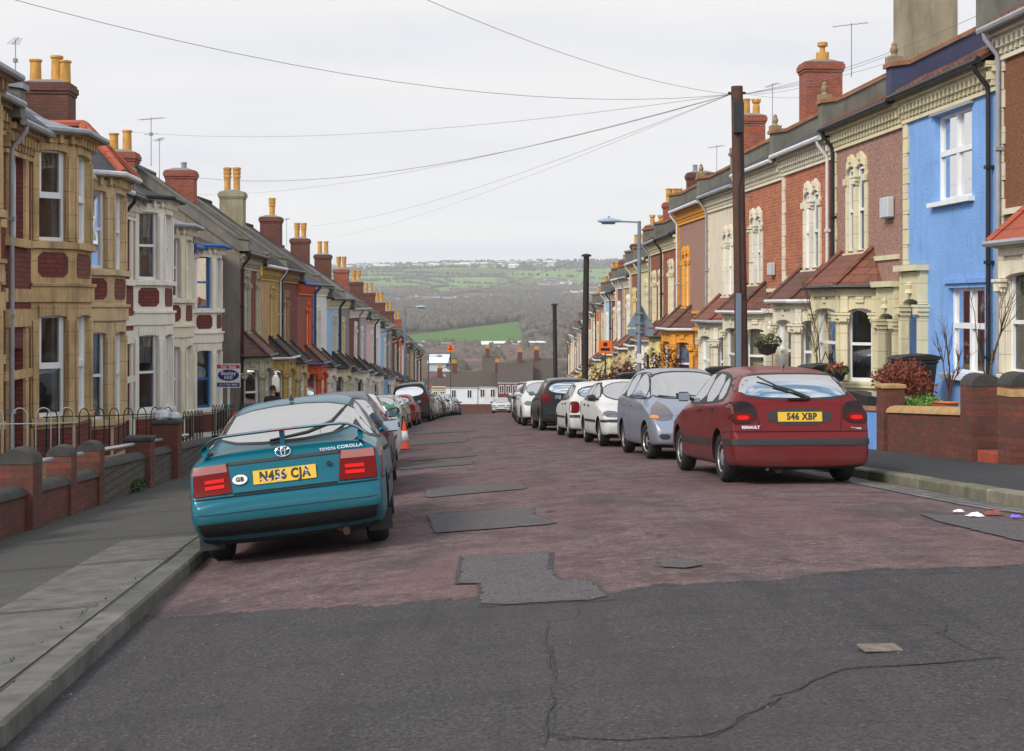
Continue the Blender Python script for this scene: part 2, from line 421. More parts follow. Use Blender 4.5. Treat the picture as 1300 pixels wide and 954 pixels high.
def door(h, t0, t1, doormat, surmat, lod, zt=2.15, depth=.45, portal=True, twin=False):
    p, d = (0,0), (1,0); z0 = 0.0
    h.ops.append((t0, t1, z0, zt + .12))
    mb = MB(); y = -depth
    mb.obox(p, d, t0, t1, y - .05, y, z0, zt - .35)
    for i in (0, 1):
        for j in (0, 1):
            w = (t1 - t0 - .3) / 2; ta = t0 + .1 + i*(w + .1); za = z0 + .15 + j*.85
            mb.obox(p, d, ta, ta + w, y, y + .02, za, za + .7)
    do = mb.build('door', doormat, h.root)
    f = MB(); f.obox(p, d, t0, t1, y - .04, y + .03, zt - .35, zt - .29); f.obox(p, d, t0, t0 + .05, y - .04, y + .03, z0, zt + .12); f.obox(p, d, t1 - .05, t1, y - .04, y + .03, z0, zt + .12)
    f.build('door_frame', WHITE, do)
    g = MB(); g.add([(t0, y - .02, zt - .3), (t1, y - .02, zt - .3), (t1, y - .02, zt + .12), (t0, y - .02, zt + .12)], [(0,1,2,3)]); g.build('fanlight', FARGLASS, do)
    s = MB(); s.obox(p, d, t0, t0 + .003, -depth, -.25, z0, zt); 
    if portal:
        w = .17; dp = .16
        for t in (t0 - w/2, t1 + w/2):
            s.obox(p, d, t - w/2, t + w/2, -.2, dp, -1.2, zt - .27)
            s.obox(p, d, t - w/2 + .02, t + w/2 - .02, -.2, dp - .01, zt - .02, zt + .62)
            if lod < 2: capital(s, p, d, t, w - .02, dp, zt - .28, -.02)
        head_block(s, p, d, t0 - .01, t1 + .01, zt - .02, .45, dp - .03)
        s.obox(p, d, t0 - .01, t1 + .01, -.1, dp - .03, zt + .43, zt + .6)
        s.obox(p, d, t0 - w - .04, t1 + w + .04, -.1, dp + .1, zt + .62, zt + .74)
        if lod < 1:
            s.lathe([(.0,0),(.09,.02),(.06,.1),(.085,.18),(0,.26)], ((t0+t1)/2, dp, zt + .17), 8)
    s.obox(p, d, t0 - .05, t1 + .05, -.3, .25, -1.2, -.004)
    s.build('door_surround', surmat, h.root, bevel=.01 if lod < 1 else 0)
def chimney(h, xc, yc, zb, w, l, ht, mat, pots, lod, tall=0.0, potmat=None, crown=True, x_is_party=True):
    """stack: w along the street, l across it"""
    mb = MB()
    mb.box(xc - w/2, xc + w/2, yc - l/2, yc + l/2, zb, zb + ht - .3)
    mb.box(xc - w/2 - .03, xc + w/2 + .03, yc - l/2 - .03, yc + l/2 + .03, zb + ht - .3, zb + ht - .22)
    mb.box(xc - w/2 - .065, xc + w/2 + .065, yc - l/2 - .065, yc + l/2 + .065, zb + ht - .22, zb + ht - .07)
    mb.box(xc - w/2 - .03, xc + w/2 + .03, yc - l/2 - .03, yc + l/2 + .03, zb + ht - .07, zb + ht)
    co = mb.build('chimney', mat, h.root)
    f = MB(); f.add([(xc - w/2, yc - l/2, zb+ht), (xc + w/2, yc - l/2, zb+ht), (xc + w/2, yc + l/2, zb+ht), (xc - w/2, yc + l/2, zb+ht), (xc - w/4, yc - l/4, zb+ht+.1), (xc + w/4, yc - l/4, zb+ht+.1), (xc + w/4, yc + l/4, zb+ht+.1), (xc - w/4, yc + l/4, zb+ht+.1)],
                    [(0,1,5,4),(1,2,6,5),(2,3,7,6),(3,0,4,7),(4,5,6,7)]); f.build('flaunching', MORTAR, co)
    for k, (fx, fy, kind, ph) in enumerate(pots):
        m = MB(); x, y = xc + fx*w/2, yc + fy*l/2; z = zb + ht + .02
        if kind == 'crown':
            m.lathe([(.13, 0), (.13, ph*.6), (.1, ph*.64), (.1, ph*.72), (.16, ph*.78), (.17, ph*.92), (.13, ph*.92), (.12, ph*.7)], (x, y, z), 14)
            for j in range(8):
                g = 2*PI*j/8; m.box(x + .15*math.cos(g) - .028, x + .15*math.cos(g) + .028, y + .15*math.sin(g) - .028, y + .15*math.sin(g) + .028, z + ph*.9, z + ph)
        elif kind == 'ring':
            m.lathe([(.14, 0), (.14, ph*.55), (.17, ph*.57), (.17, ph*.66), (.145, ph*.68), (.175, ph*.74), (.175, ph*.82), (.15, ph*.84), (.18, ph*.9), (.18, ph), (.13, ph), (.12, ph*.7)], (x, y, z), 14)
        elif kind == 'cowl':
            m.lathe([(.1, 0), (.1, ph), (.12, ph), (.12, ph + .03), (.03, ph + .06)], (x, y, z), 10)
        elif kind == 'wide':
            m.lathe([(.19, 0), (.19, ph*.5), (.17, ph*.5), (.08, ph*.52), (.08, ph*.8), (.15, ph*.82), (.15, ph), (.02, ph*1.05)], (x, y, z), 14)
        else:
            m.lathe([(.15, 0), (.135, ph*.9), (.165, ph*.92), (.165, ph), (.12, ph), (.11, ph*.7)], (x, y, z), 14)
        m.build('chimney_pot', METAL if kind == 'cowl' else (potmat or POT), co, smooth=True, sharp=40)
    return co
def aerial(h, x, y, z, kind=0, rz=.4, parent=None):
    m = MB(); m.tube([(x, y, z - .6), (x, y, z + 1.0)], .014, 5)
    ca, sa = math.cos(rz), math.sin(rz)
    m.tube([(x - .5*ca, y - .5*sa, z + .95), (x + .6*ca, y + .6*sa, z + .95)], .009, 4)
    for k in range(7):
        t = -.45 + k*.16; L = .17 - .01*k
        m.tube([(x + t*ca - L*sa, y + t*sa + L*ca, z + .95), (x + t*ca + L*sa, y + t*sa - L*ca, z + .95)], .005, 3)
    if kind:
        m.box(x - .05, x + .05, y - .05, y + .05, z + .4, z + .5); m.tube([(x - .3*ca, y - .3*sa, z + .45), (x + .3*ca, y + .3*sa, z + .45)], .009, 4)
    m.build('aerial', METAL, parent or h.root)
MORTAR = M('mortar_cement', (.2,.19,.17), .95, .2)
POT = M('buff_chimney_pot', (.52,.27,.06), .8, .25, 4, .35)
REDPOT = M('terracotta_pot', (.45,.14,.06), .8, .2, 4, .3)
METAL = plain('aerial_metal', (.25,.26,.27), .5, .6)
INTER = M('dim_interior', (.10,.11,.105), .9, .5, 1.2, .3)
BST0 = M('brown_sandstone', (.26,.19,.11), .9, .25, 4, .5)
CONC = M('weathered_render', (.16,.155,.13), .95, .25, 1.2, .45)
COPE = M('terracotta_coping', (.3,.14,.07), .9, .3, 3, .5)
LEAD = M('lead_flashing', (.22,.24,.27), .6, .2, 3, .3)
BLACKP = M('black_gutter_plastic', (.018,.018,.02), .45, .1, 3, 0, .05)
GREYP = M('grey_gutter_paint', (.3,.31,.33), .5, .15, 3, .2, .05)
WHITEP = M('white_gutter_paint', (.62,.63,.63), .5, .1, 3, .25, .05)
BLUEP = M('blue_pipe_paint', (.02,.12,.4), .5, .1)
def roofs(h, E, pitch, rm, depth=7.6, parapet='far', pm=None, cm=None, lod=0, ph=.5, over=.28, finial=False, both=False):
    W = h.W; t = math.tan(math.radians(pitch)); rdg = depth/2; R = E + rdg*t; th = .07
    mb = MB()
    x0, x1 = -.001, W + .001
    for sg in (1, -1):
        yo = over if sg > 0 else -depth - over; zo = E - over*t + .06
        mb.add([(x0, yo, zo), (x1, yo, zo), (x1, -rdg, R + .06), (x0, -rdg, R + .06), (x0, yo, zo - th), (x1, yo, zo - th), (x1, -rdg, R + .06 - th), (x0, -rdg, R + .06 - th)],
               [(0,1,2,3),(7,6,5,4),(0,4,5,1),(1,5,6,2),(2,6,7,3),(3,7,4,0)])
    ro = mb.build('roof', rm, h.root)
    rt = MB(); rt.tube([(0, -rdg, R + .07), (W, -rdg, R + .07)], .1, 8); rt.build('ridge_tiles', REDTILE if rm in (REDTILE, BROWNTILE) else rm, ro)
    if lod < 1:    # roll ends of the tiles show along the eaves
        te = MB(); n = int(W / .24)
        for i in range(n): te.tube([(W*(i+.5)/n, over + .02, E - over*t + .055), (W*(i+.5)/n, over - .5, E - (over-.5)*t + .085)], .045, 5)
        te.build('eaves_tiles', rm, ro)
    # party wall parapet
    ends = []
    if parapet == 'far' or both: ends.append(h.side > 0)
    if parapet == 'near' or both: ends.append(not (h.side > 0))
    for hi in ends:
        xa, xb = (W - .15, W + .15) if hi else (-.15, .15)
        pb = MB(); fn = lambda u, v, w: (w, u, v)
        yf = .32
        poly = [(yf, E - .15), (yf, E + ph*.9), (yf - .35, E + ph*.9 + .05), (-rdg, R + ph*.75), (-depth - .2, E + ph*.8), (-depth - .2, E - .2), (-depth, E - .2), (-rdg, R - .25), (0, E - .15)]
        pb.prism(poly, fn, xa, xb)
        po = pb.build('parapet', pm or CONC, h.root)
        cb = MB(); xa, xb = xa - .05, xb + .05
        poly = [(yf + .05, E + ph*.9), (yf + .05, E + ph*.9 + .09), (yf - .35, E + ph*.9 + .14), (-rdg, R + ph*.75 + .09), (-depth - .25, E + ph*.8 + .09), (-depth - .25, E + ph*.8 + .01), (-rdg, R + ph*.75 + .01), (yf - .35, E + ph*.9 + .055)]
        cb.prism(poly, fn, xa, xb); cb.build('coping', cm or COPE, po)
        if finial:
            fm = MB(); xc = (xa + xb)/2; z = E + ph*.9 + .1
            fm.box(xc - .13, xc + .13, yf - .25, yf + .03, z, z + .12)
            fm.lathe([(.09,0),(.05,.06),(.08,.12),(.08,.17),(.05,.21),(.055,.26),(.01,.31)], (xc, yf - .11, z + .12), 10)
            fm.build('finial', BST0, po, smooth=True, sharp=40)
    h.R = R; h.rdg = rdg; h.pt = t
    return ro
def shell(h, E, wm, depth=7.6):
    """front wall round the openings, party walls, back, gable ends"""
    W = h.W; mb = MB()
    panel(mb, (0,0), (1,0), W, -1.6, E, h.ops, .25)
    mb.box(0, .2, -depth, -.251, -1.6, E); mb.box(W - .2, W, -depth, -.251, -1.6, E)
    mb.box(.2, W - .2, -depth, -depth + .25, -1.6, E)
    t = h.pt
    for x in (0.0, W - .2):
        mb.prism([(-.02, E), (-depth + .02, E), (-depth/2, E + depth/2*t - .03)], lambda u, v, w: (w, u, v), x, x + .2)
    ib = MB(); ib.box(.21, W - .21, -.62, -.6, 0, E - .32); ib.build('room_backing', INTER, h.root)
    mb.box(.2, W - .2, -depth + .25, -.25, E - .3, E - .12); mb.box(.2, W - .2, -depth + .25, -.25, 2.85, 3.1)
    return mb.build('wall', wm, h.root)
def new_house(name, side, s0, s1, X, bz, E, label, group):
    a, b = P(s0, X), P(s1, X)
    if side < 0: a, b = b, a
    h = H(); h.side = side; v = b - a; h.W = v.length - .006
    h.root = empty(name, (a.x, a.y, bz), math.atan2(v.y, v.x), label, 'terraced house', group)
    h.ops = []; h.E = E; h.bz = bz
    return h
def U(h, t0, t1): return (t0, t1) if h.side > 0 else (h.W - t1, h.W - t0)
def cornice_gutter(h, E, lod, style='bracket', over=.28, cm=None, pipe='far', pm=None, gm=None):
    W = h.W; t = h.pt; zg_ = E - over*t
    if style:
        c = MB(); cmn = cm or h.trim; zt = zg_ - .02
        c.box(.0, W, .001, .2, zt - .1, zt); c.box(0, W, .001, .1, zt - .17, zt - .1)
        c.box(0, W, .001, .06, zt - .5, zt - .43)
        if lod < 2:
            n = int(W / .19)
            for i in range(n):
                x = W*(i + .5)/n; c.box(x - .045, x + .045, .001, .15, zt - .3, zt - .17); c.box(x - .035, x + .035, .001, .09, zt - .4, zt - .3)
                c.box(x + W/n/2 - .02, x + W/n/2 + .02, .001, .05, zt - .42, zt - .2) if i < n - 1 else None
        c.build('cornice', cmn, h.root)
    g = MB(); gm = gm or h.gut
    g.tube([(0.01, over + .05, zg_ - .01), (W - .01, over + .05, zg_ - .01)], .065, 8)
    go = g.build('gutter', gm, h.root)
    if pipe:
        hi = (pipe == 'far') == (h.side > 0); x = W - .2 if hi else .2
        d = MB(); d.tube([(x, over + .05, zg_ - .05), (x, over + .03, zg_ - .16), (x, .1, zg_ - .42), (x, .085, zg_ - .55), (x, .085, -.5)], .042, 8)
        for z in (1.2, 2.8, 4.4): d.box(x - .06, x + .06, .001, .14, z, z + .06)
        d.build('downpipe', pm or gm, h.root, smooth=True, sharp=50)
def quoin(h, where, m=None, w=.24, z0=-1.2, z1=None, toothed=True):
    hi = (where == 'far') == (h.side > 0); W = h.W; z1 = z1 or h.E - .45
    q = MB(); z = z0; k = 0
    while z < z1:
        ww = w + (.05 if (k % 2 and toothed) else 0); za = min(z + .3, z1)
        q.box(W - ww if hi else 0, W if hi else ww, .001, .035, z + .006, za - .006); z += .3; k += 1
    q.build('quoin', m or h.trim, h.root)
# ------------------------------------------------------------------ cars
def carpaint(name, col, metal=.55, rough=.32, dirt=.12):
    if name in MATS: return MATS[name]
    m, nt, b = _nt(name); g = G(nt); co = g.coords()
    tc = g.n('TexCoord'); sp = g.n('SeparateXYZ'); g.l(tc.outputs['Object'], sp.inputs[0])
    low = g.ramp(sp.outputs[2], .15, .6, .45, 0.0)
    dfac = g.math('MULTIPLY', g.math('ADD', low, dirt), g.ramp(g.noise(co, 3.5, 6), .3, .7, .4, 1))
    c = g.mix(dfac, col, (.09,.08,.07))
    g.l(c, b.inputs['Base Color']); b.inputs['Metallic'].default_value = metal; 
    g.l(g.math('ADD', g.math('MULTIPLY', dfac, .4), rough), b.inputs['Roughness'])
    b.inputs['Coat Weight'].default_value = .15; b.inputs['Specular IOR Level'].default_value = .22; b.inputs['Coat Roughness'].default_value = .04
    g.bump(g.noise(co, 2.2, 2), b, .06, .02)
    MATS[name] = m; return m
CG = plain('car_window_glass', (.012,.02,.024), .02, 0, 1, 3.6)
RUB = M('tyre_rubber', (.018,.018,.018), .85, .2, 8, .2)
BLK = M('black_car_plastic', (.025,.025,.027), .6, .15, 8, 0, .1)
UND = plain('dark_underside', (.008,.008,.008), .95)
ALLOY = M('wheel_silver', (.36,.36,.36), .4, .15, 9, .25, .05, metal=.5)
REDL = plain('red_lamp', (.13,.002,.002), .3, 0, .15)
REDB = plain('bright_red_reflector', (.62,.01,.008), .3, 0, .15)
CLRL = plain('clear_lamp', (.24,.22,.23), .14, .8, .6)
PINKL = plain('pinkish_indicator_lens', (.30,.12,.11), .25, 0, .2)
AMB = plain('amber_lamp', (.7,.2,.02), .15, 0, .6, coat=.6)
SMOKE = plain('smoked_lamp', (.012,.004,.004), .15, 0, .3)
CHROME = plain('chrome', (.7,.7,.72), .12, 1)
YEL = plain('yellow_plate', (.68,.42,.02), .35)
WPL = plain('white_plate', (.68,.68,.66), .35)
INK = plain('plate_ink', (.012,.012,.014), .4)
EXH = M('rusty_exhaust', (.06,.035,.025), .7, .4, 12, 0, .3, metal=.3)
def lerp_tab(tab, x):
    if x <= tab[0][0]: return tab[0][1]
    for (a, u), (b, v) in zip(tab[:-1], tab[1:]):
        if x <= b: return u + (v - u)*(x - a)/(b - a)
    return tab[-1][1]
def car_body(T, lvl):
    """T['rings']: (x, z top, z bottom, plan scale, roof half width or None); subdivided loft with wheel wells cut in"""
    hw = T['W']/2; belt = T['belt']; V = []; F = []
    rings = T['rings']; n = None
    for i, (x, zt, zb, sc, we) in enumerate(rings):
        w = hw*sc; bl = min(lerp_tab(belt, x), zt - .035 if we is None else zt - .1)
        H_ = bl - zb; half = []
        if we is None:
            we_ = w*.86; half = [(0, zt), (we_*.5, zt - .004), (we_*.85, zt - .015), (we_ + .02, zt - .035), (w*.955, bl - .012), (w*.965, bl - .02)]
        else:
            half = [(0, zt), (we*.5, zt - .008), (we*.86, zt - .028), (we + .01, zt - .075), (we + (w*.955 - we)*.5 + .012, (zt - .07 + bl)/2), (w*.952, bl + .015)]
        half += [(w*.985, bl - .055), (w, zb + H_*.55), (w*.995, zb + H_*.25), (w*.965, zb + H_*.04), (w*.8, zb - .01), (0, zb - .02)]
        ring = [(x, y, z) for y, z in half] + [(x, -y, z) for y, z in half[-2:0:-1]]
        n = len(ring); V += ring
    for i in range(len(rings) - 1):
        for k in range(n):
            F.append((i*n + k, i*n + (k+1) % n, (i+1)*n + (k+1) % n, (i+1)*n + k))
    for i0, dx in ((0, -1), (len(rings) - 1, 1)):
        cx = sum(V[i0*n + k][2] for k in range(n))/n; b0 = len(V)
        for k in range(n):
            v = V[i0*n + k]; V.append((v[0] + dx*.012, v[1]*.8, cx + (v[2] - cx)*.8))
        for k in range(n): F.append((i0*n + k, i0*n + (k+1) % n, b0 + (k+1) % n, b0 + k))
        F.append(tuple(range(b0, b0 + n)))
    me = bpy.data.meshes.new('body'); me.from_pydata(V, [], F)
    bm = bmesh.new(); bm.from_mesh(me); bmesh.ops.recalc_face_normals(bm, faces=bm.faces); bm.to_mesh(me); bm.free()
    o = bpy.data.objects.new('body', me); C.objects.link(o)
    md = o.modifiers.new('s', 'SUBSURF'); md.levels = md.render_levels = lvl
    cut = MB(); R = T['arch']
    for ax in T['axles']:
        for sg in (1, -1):
            ya, yb = sg*(hw - .27), sg*(hw + .2); k = 28
            cut.lathe([(R, min(ya, yb)), (R, max(ya, yb))], (ax, 0, T['wr'] + .01), k, axis='y')
    co = cut.build('cut', UND)
    mb2 = o.modifiers.new('b', 'BOOLEAN'); mb2.object = co; mb2.operation = 'DIFFERENCE'; mb2.solver = 'EXACT'
    dg = bpy.context.evaluated_depsgraph_get(); out = bpy.data.meshes.new_from_object(o.evaluated_get(dg))
    bpy.data.objects.remove(o); bpy.data.objects.remove(co)
    out.materials.clear(); out.materials.append(UND); out.materials.append(UND)
    for p in out.polygons:
        c = p.center; idx = 0
        for ax in T['axles']:
            r = math.hypot(c.x - ax, c.z - T['wr'] - .01)
            if r < R + .012 and abs(c.y) < hw - .03 and (abs(r - R) < .015 or abs(abs(c.y) - (hw - .27)) < .02): idx = 1
        if p.normal.z < -.75 and c.z < .3: idx = 1
        p.material_index = idx; p.use_smooth = True
    out.set_sharp_from_angle(angle=math.radians(38))
    bm = bmesh.new(); bm.from_mesh(out); bv = BVHTree.FromBMesh(bm); bm.free()
    return out, bv
def chaikin(poly, k=2):
    for _ in range(k):
        q = []
        for i in range(len(poly)):
            a, b = poly[i], poly[(i+1) % len(poly)]
            q += [(a[0]*.75 + b[0]*.25, a[1]*.75 + b[1]*.25), (a[0]*.25 + b[0]*.75, a[1]*.25 + b[1]*.75)]
        poly = q
    return poly
DIRS = {'rear': (lambda a, b: (Vector((-9, -a, b)), Vector((1,0,0)))), 'front': (lambda a, b: (Vector((9, a, b)), Vector((-1,0,0)))),
        'left': (lambda a, b: (Vector((a, 9, b)), Vector((0,-1,0)))), 'right': (lambda a, b: (Vector((a, -9, b)), Vector((0,1,0)))),
        'top': (lambda a, b: (Vector((a, b, 9)), Vector((0,0,-1))))}
def patch(mb, bv, view, poly, off=.004, step=.06, skirt=True, rnd=0, maxd=None):
    """polygon drawn in a side/rear/front/top view, laid onto the body surface"""
    if rnd: poly = chaikin(poly, rnd)
    pts = []
    for i in range(len(poly)):
        a, b = Vector(poly[i]), Vector(poly[(i+1) % len(poly)]); n = max(1, int((b - a).length/step))
        for k in range(n): pts.append(a + (b - a)*k/n)
    nb = len(pts); edges = [(i, (i+1) % nb) for i in range(nb)]
    x0, x1 = min(p.x for p in pts), max(p.x for p in pts); y0, y1 = min(p.y for p in pts), max(p.y for p in pts)
    gx, gy = int((x1-x0)/step), int((y1-y0)/step)
    def inside(q):
        c = False
        for i in range(nb):
            a, b = pts[i], pts[(i+1) % nb]
            if (a.y > q.y) != (b.y > q.y) and q.x < (b.x-a.x)*(q.y-a.y)/(b.y-a.y) + a.x: c = not c
        return c
    allp = list(pts)
    for i in range(1, gx + 1):
        for j in range(1, gy + 1):
            q = Vector((x0 + (x1-x0)*i/(gx+1), y0 + (y1-y0)*j/(gy+1)))
            if inside(q): allp.append(q)
    r = delaunay_2d_cdt(allp, edges, [], 1, 1e-6)
    f = DIRS[view]; hits = []
    for q in r[0]:
        o, d = f(q[0], q[1]); h = bv.ray_cast(o, d)
        hits.append(None if h[0] is None else (h[0], h[1]))
    top = []; ok = []
    for h in hits:
        if h is None: top.append(Vector()); ok.append(False)
        else: top.append(h[0] + h[1]*off); ok.append(True)
    n0 = len(mb.v); mb.v += [tuple(v) for v in top]
    for t in r[2]:
        if all(ok[i] for i in t): mb.f.append([n0 + i for i in t]); mb.m.append(mb.mi)
    if skirt:
        # skirt down into the body round the outline
        orig = {}
        for i, src in enumerate(r[3]):
            for s_ in src: orig[s_] = i
        low = {}
        for k in range(nb):
            i = orig.get(k)
            if i is None or not ok[i]: continue
            low[k] = len(mb.v); mb.v.append(tuple(hits[i][0] - hits[i][1]*.006))
        for k in range(nb):
            k2 = (k+1) % nb
            if k in low and k2 in low: mb.f.append([n0 + orig[k], n0 + orig[k2], low[k2], low[k]]); mb.m.append(mb.mi)
def strip(pl, w):
    """polyline -> thin polygon"""
    L, R = [], []
    for i, p in enumerate(pl):
        a = Vector(pl[max(i-1, 0)]); b = Vector(pl[min(i+1, len(pl)-1)]); t = (b - a).normalized(); n = Vector((-t.y, t.x))*w/2
        L.append(tuple(Vector(p) + n)); R.append(tuple(Vector(p) - n))
    return L + R[::-1]
def inset(poly, k):
    cx = sum(p[0] for p in poly)/len(poly); cy = sum(p[1] for p in poly)/len(poly)
    out = []
    for x, y in poly:
        d = math.hypot(x - cx, y - cy); out.append((x - (x-cx)/d*k, y - (y-cy)/d*k))
    return out
def wheel_mesh(r, w, style, detail=True):
    t = MB(); n = 36 if detail else 20
    t.lathe([(r*.62, -w/2 + .02), (r*.9, -w/2), (r*.985, -w/2 + .03), (r, -w*.2), (r, w*.2), (r*.985, w/2 - .03), (r*.9, w/2), (r*.66, w/2 - .004), (r*.62, w/2 - .03)], (0,0,0), n, axis='y')
    rm = MB(); rr = r*.64
    rm.lathe([(rr, -w/2 + .04), (rr, w/2 - .02), (rr*.93, w/2 - .01), (rr*.86, w/2 - .03), (rr*.8, w/2 - .045), (rr*.3, w/2 - .015), (.0, w/2 - .005)], (0,0,0), n, axis='y')
    hl = MB(); k = {'hub': 9, 'spoke5': 5, 'spoke7': 7}[style]
    for i in range(k):
        g = 2*PI*i/k; c, s = math.cos(g), math.sin(g); a = (.045 if style == 'hub' else .16/k*5*.45)
        q = lambda rad, tan: (c*rad - s*tan, w/2 - .028 + (0.0 if rad > rr*.6 else .012), s*rad + c*tan)
        ra, rb = (rr*.62, rr*.8) if style == 'hub' else (rr*.38, rr*.82)
        ta, tb = (a*.8, a) if style == 'hub' else (a*.35, a)
        vs = [q(ra, -ta), q(ra, ta), q(rb, tb), q(rb, -tb)]
        vs2 = [(x, y + .006 if False else y - .04, z) for x, y, z in vs]
        vs = [(x, y + .012, z) for x, y, z in vs]
        hl.add(vs, [(0,1,2,3)])
    return t, rm, hl
CARP = {}
def make_car(key, T, lvl=3):
    """prototype parts as a list of (name, mesh, materials slots that take the paint, local matrix, children)"""
    body, bv = car_body(T, lvl); out = {'T': T, 'parts': []}
    hw = T['W']/2
    def part(name, mb, mats, kids=(), label=None, mat=None, smooth=True):
        me = bpy.data.meshes.new(name); me.from_pydata(mb.v, [], mb.f)
        mats = mats if isinstance(mats, (list, tuple)) else [mats]
        for m in mats: me.materials.append(m if m != 'paint' else UND)
        if len(mats) > 1: me.polygons.foreach_set('material_index', mb.m)
        bm = bmesh.new(); bm.from_mesh(me); bmesh.ops.recalc_face_normals(bm, faces=bm.faces); bm.to_mesh(me); bm.free()
        if smooth:
            me.polygons.foreach_set('use_smooth', [True]*len(me.polygons)); me.set_sharp_from_angle(angle=math.radians(40))
        rec = dict(name=name, me=me, paint=[i for i, m in enumerate(mats) if m == 'paint'], kids=list(kids), mat=mat or Matrix.Identity(4), label=label)
        return rec
    Pt = out['parts']
    body_rec = dict(name='body', me=body, paint=[0], kids=[], mat=Matrix.Identity(4), label=None); Pt.append(body_rec)
    def pm(name, items, mat, off=.004, step=.06, rnd=0, kids=(), label=None, view=None):
        m = MB()
        for v, poly in items: patch(m, bv, v, poly, off, step, rnd=rnd)
        r = part(name, m, mat, kids, label); Pt.append(r); return r
    both = lambda poly: [('left', poly), ('right', poly)]
    # glass
    if T.get('sidetrim'): 
        for v in ('left', 'right'): pm('window_trim', [(v, T['sidetrim'])], BLK, .003, .05, T.get('trimr', 1))
    for poly in T['side']:
        for v in ('left', 'right'): pm('side_window', [(v, poly)], CG, .007, .05, T.get('sider', 1))
    for nm, key_ in (('windscreen', 'screen'), ('rear_window', 'back')):
        poly = T[key_]; vw = T.get(key_ + '_view', 'front' if nm == 'windscreen' else 'rear')
        big = T[key_ + '_trim'] if key_ + '_trim' in T else None
        if big: pm('window_seal', [(vw, big)], BLK, .003, .05, 2)
        pm(nm, [(vw, poly)], CG, .007, .05, T.get(key_ + 'r', 2))
    # lamps, grilles, bumpers and other laid-on parts
    for nm, vw, poly, mat, off, rnd in T['bits']:
        pm(nm, [(vw, poly)], mat, off, .04, rnd)
    # panel gaps
    m = MB()
    for vw, pl in T['gaps']:
        for v in ((vw,) if vw not in ('side',) else ('left', 'right')): patch(m, bv, v, strip(pl, .009), .0025, .05, skirt=False)
    Pt.append(part('panel_gap', m, UND))
    for (hx, hz) in T['handles']:
        for v, sg in (('left', 1), ('right', -1)):
            o, d = DIRS[v](hx, hz); h = bv.ray_cast(o, d)
            if h[0] is None: continue
            k = MB(); y = h[0].y; k.box(hx - .075, hx + .075, y - .005, y + sg*.025, hz - .016, hz + .016); Pt.append(part('door_handle', k, T.get('handlemat', BLK)))
    # mirrors
    mx, mz = T['mirror']
    for v, sg in (('left', 1), ('right', -1)):
        o, d = DIRS[v](mx, mz); h = bv.ray_cast(o, d); y = h[0].y if h[0] else sg*hw*.85
        k = MB(); k.mi = 0
        N = 8; vs = []
        prof = [(.055, .0), (.05, .6), (.02, .9), (-.01, 1.0), (-.06, .93), (-.075, .6), (-.06, .0)]
        # housing: rounded box
        bm_ = bmesh.new(); bmesh.ops.create_cube(bm_, size=1)
        for vv in bm_.verts: vv.co = Vector((vv.co.x*.10*(1.0 if vv.co.x < 0 else .8), vv.co.y*.19, vv.co.z*(.145 if vv.co.x < 0 else .10)))
        bmesh.ops.bevel(bm_, geom=bm_.edges[:], offset=.035, segments=3, affect='EDGES')
        base_y = y + sg*.14
        k.add([(vv.co.x + mx, vv.co.y + base_y, vv.co.z + mz + .03) for vv in bm_.verts], [[q.index for q in f.verts] for f in bm_.faces]); bm_.free()
        k.tube([(mx + .02, y - sg*.03, mz - .02), (mx + .02, y + sg*.09, mz + .015)], .028, 6)
        g = MB(); g.box(mx - .0535, mx - .05, base_y - .075, base_y + .075, mz - .02, mz + .08)
        gr = part('mirror_glass', g, MIRG)
        Pt.append(part('wing_mirror', k, T.get('mirrormat', 'paint'), kids=[gr]))
    # wheels
    W_ = T['wr']
    for ax in T['axles']:
        for sg in (1, -1):
            t, rm, hl = wheel_mesh(W_, .19, T.get('wstyle', 'hub'))
            steer = T.get('steer', 0) if ax > 0 else 0
            mt = Matrix.Translation((ax, sg*(hw - .13), W_)) @ Matrix.Rotation(steer, 4, 'Z')
            if sg < 0: mt = mt @ Matrix.Rotation(PI, 4, 'Z')
            Pt.append(part('wheel', t, RUB, kids=[part('rim', rm, ALLOY), part('wheel_slots', hl, UND)], mat=mt))
    for f in T.get('extra', []): f(out, Pt, part, bv, pm)
    CARP[key] = out
    return out
MIRG = plain('mirror_glass', (.3,.33,.36), .05, 1)
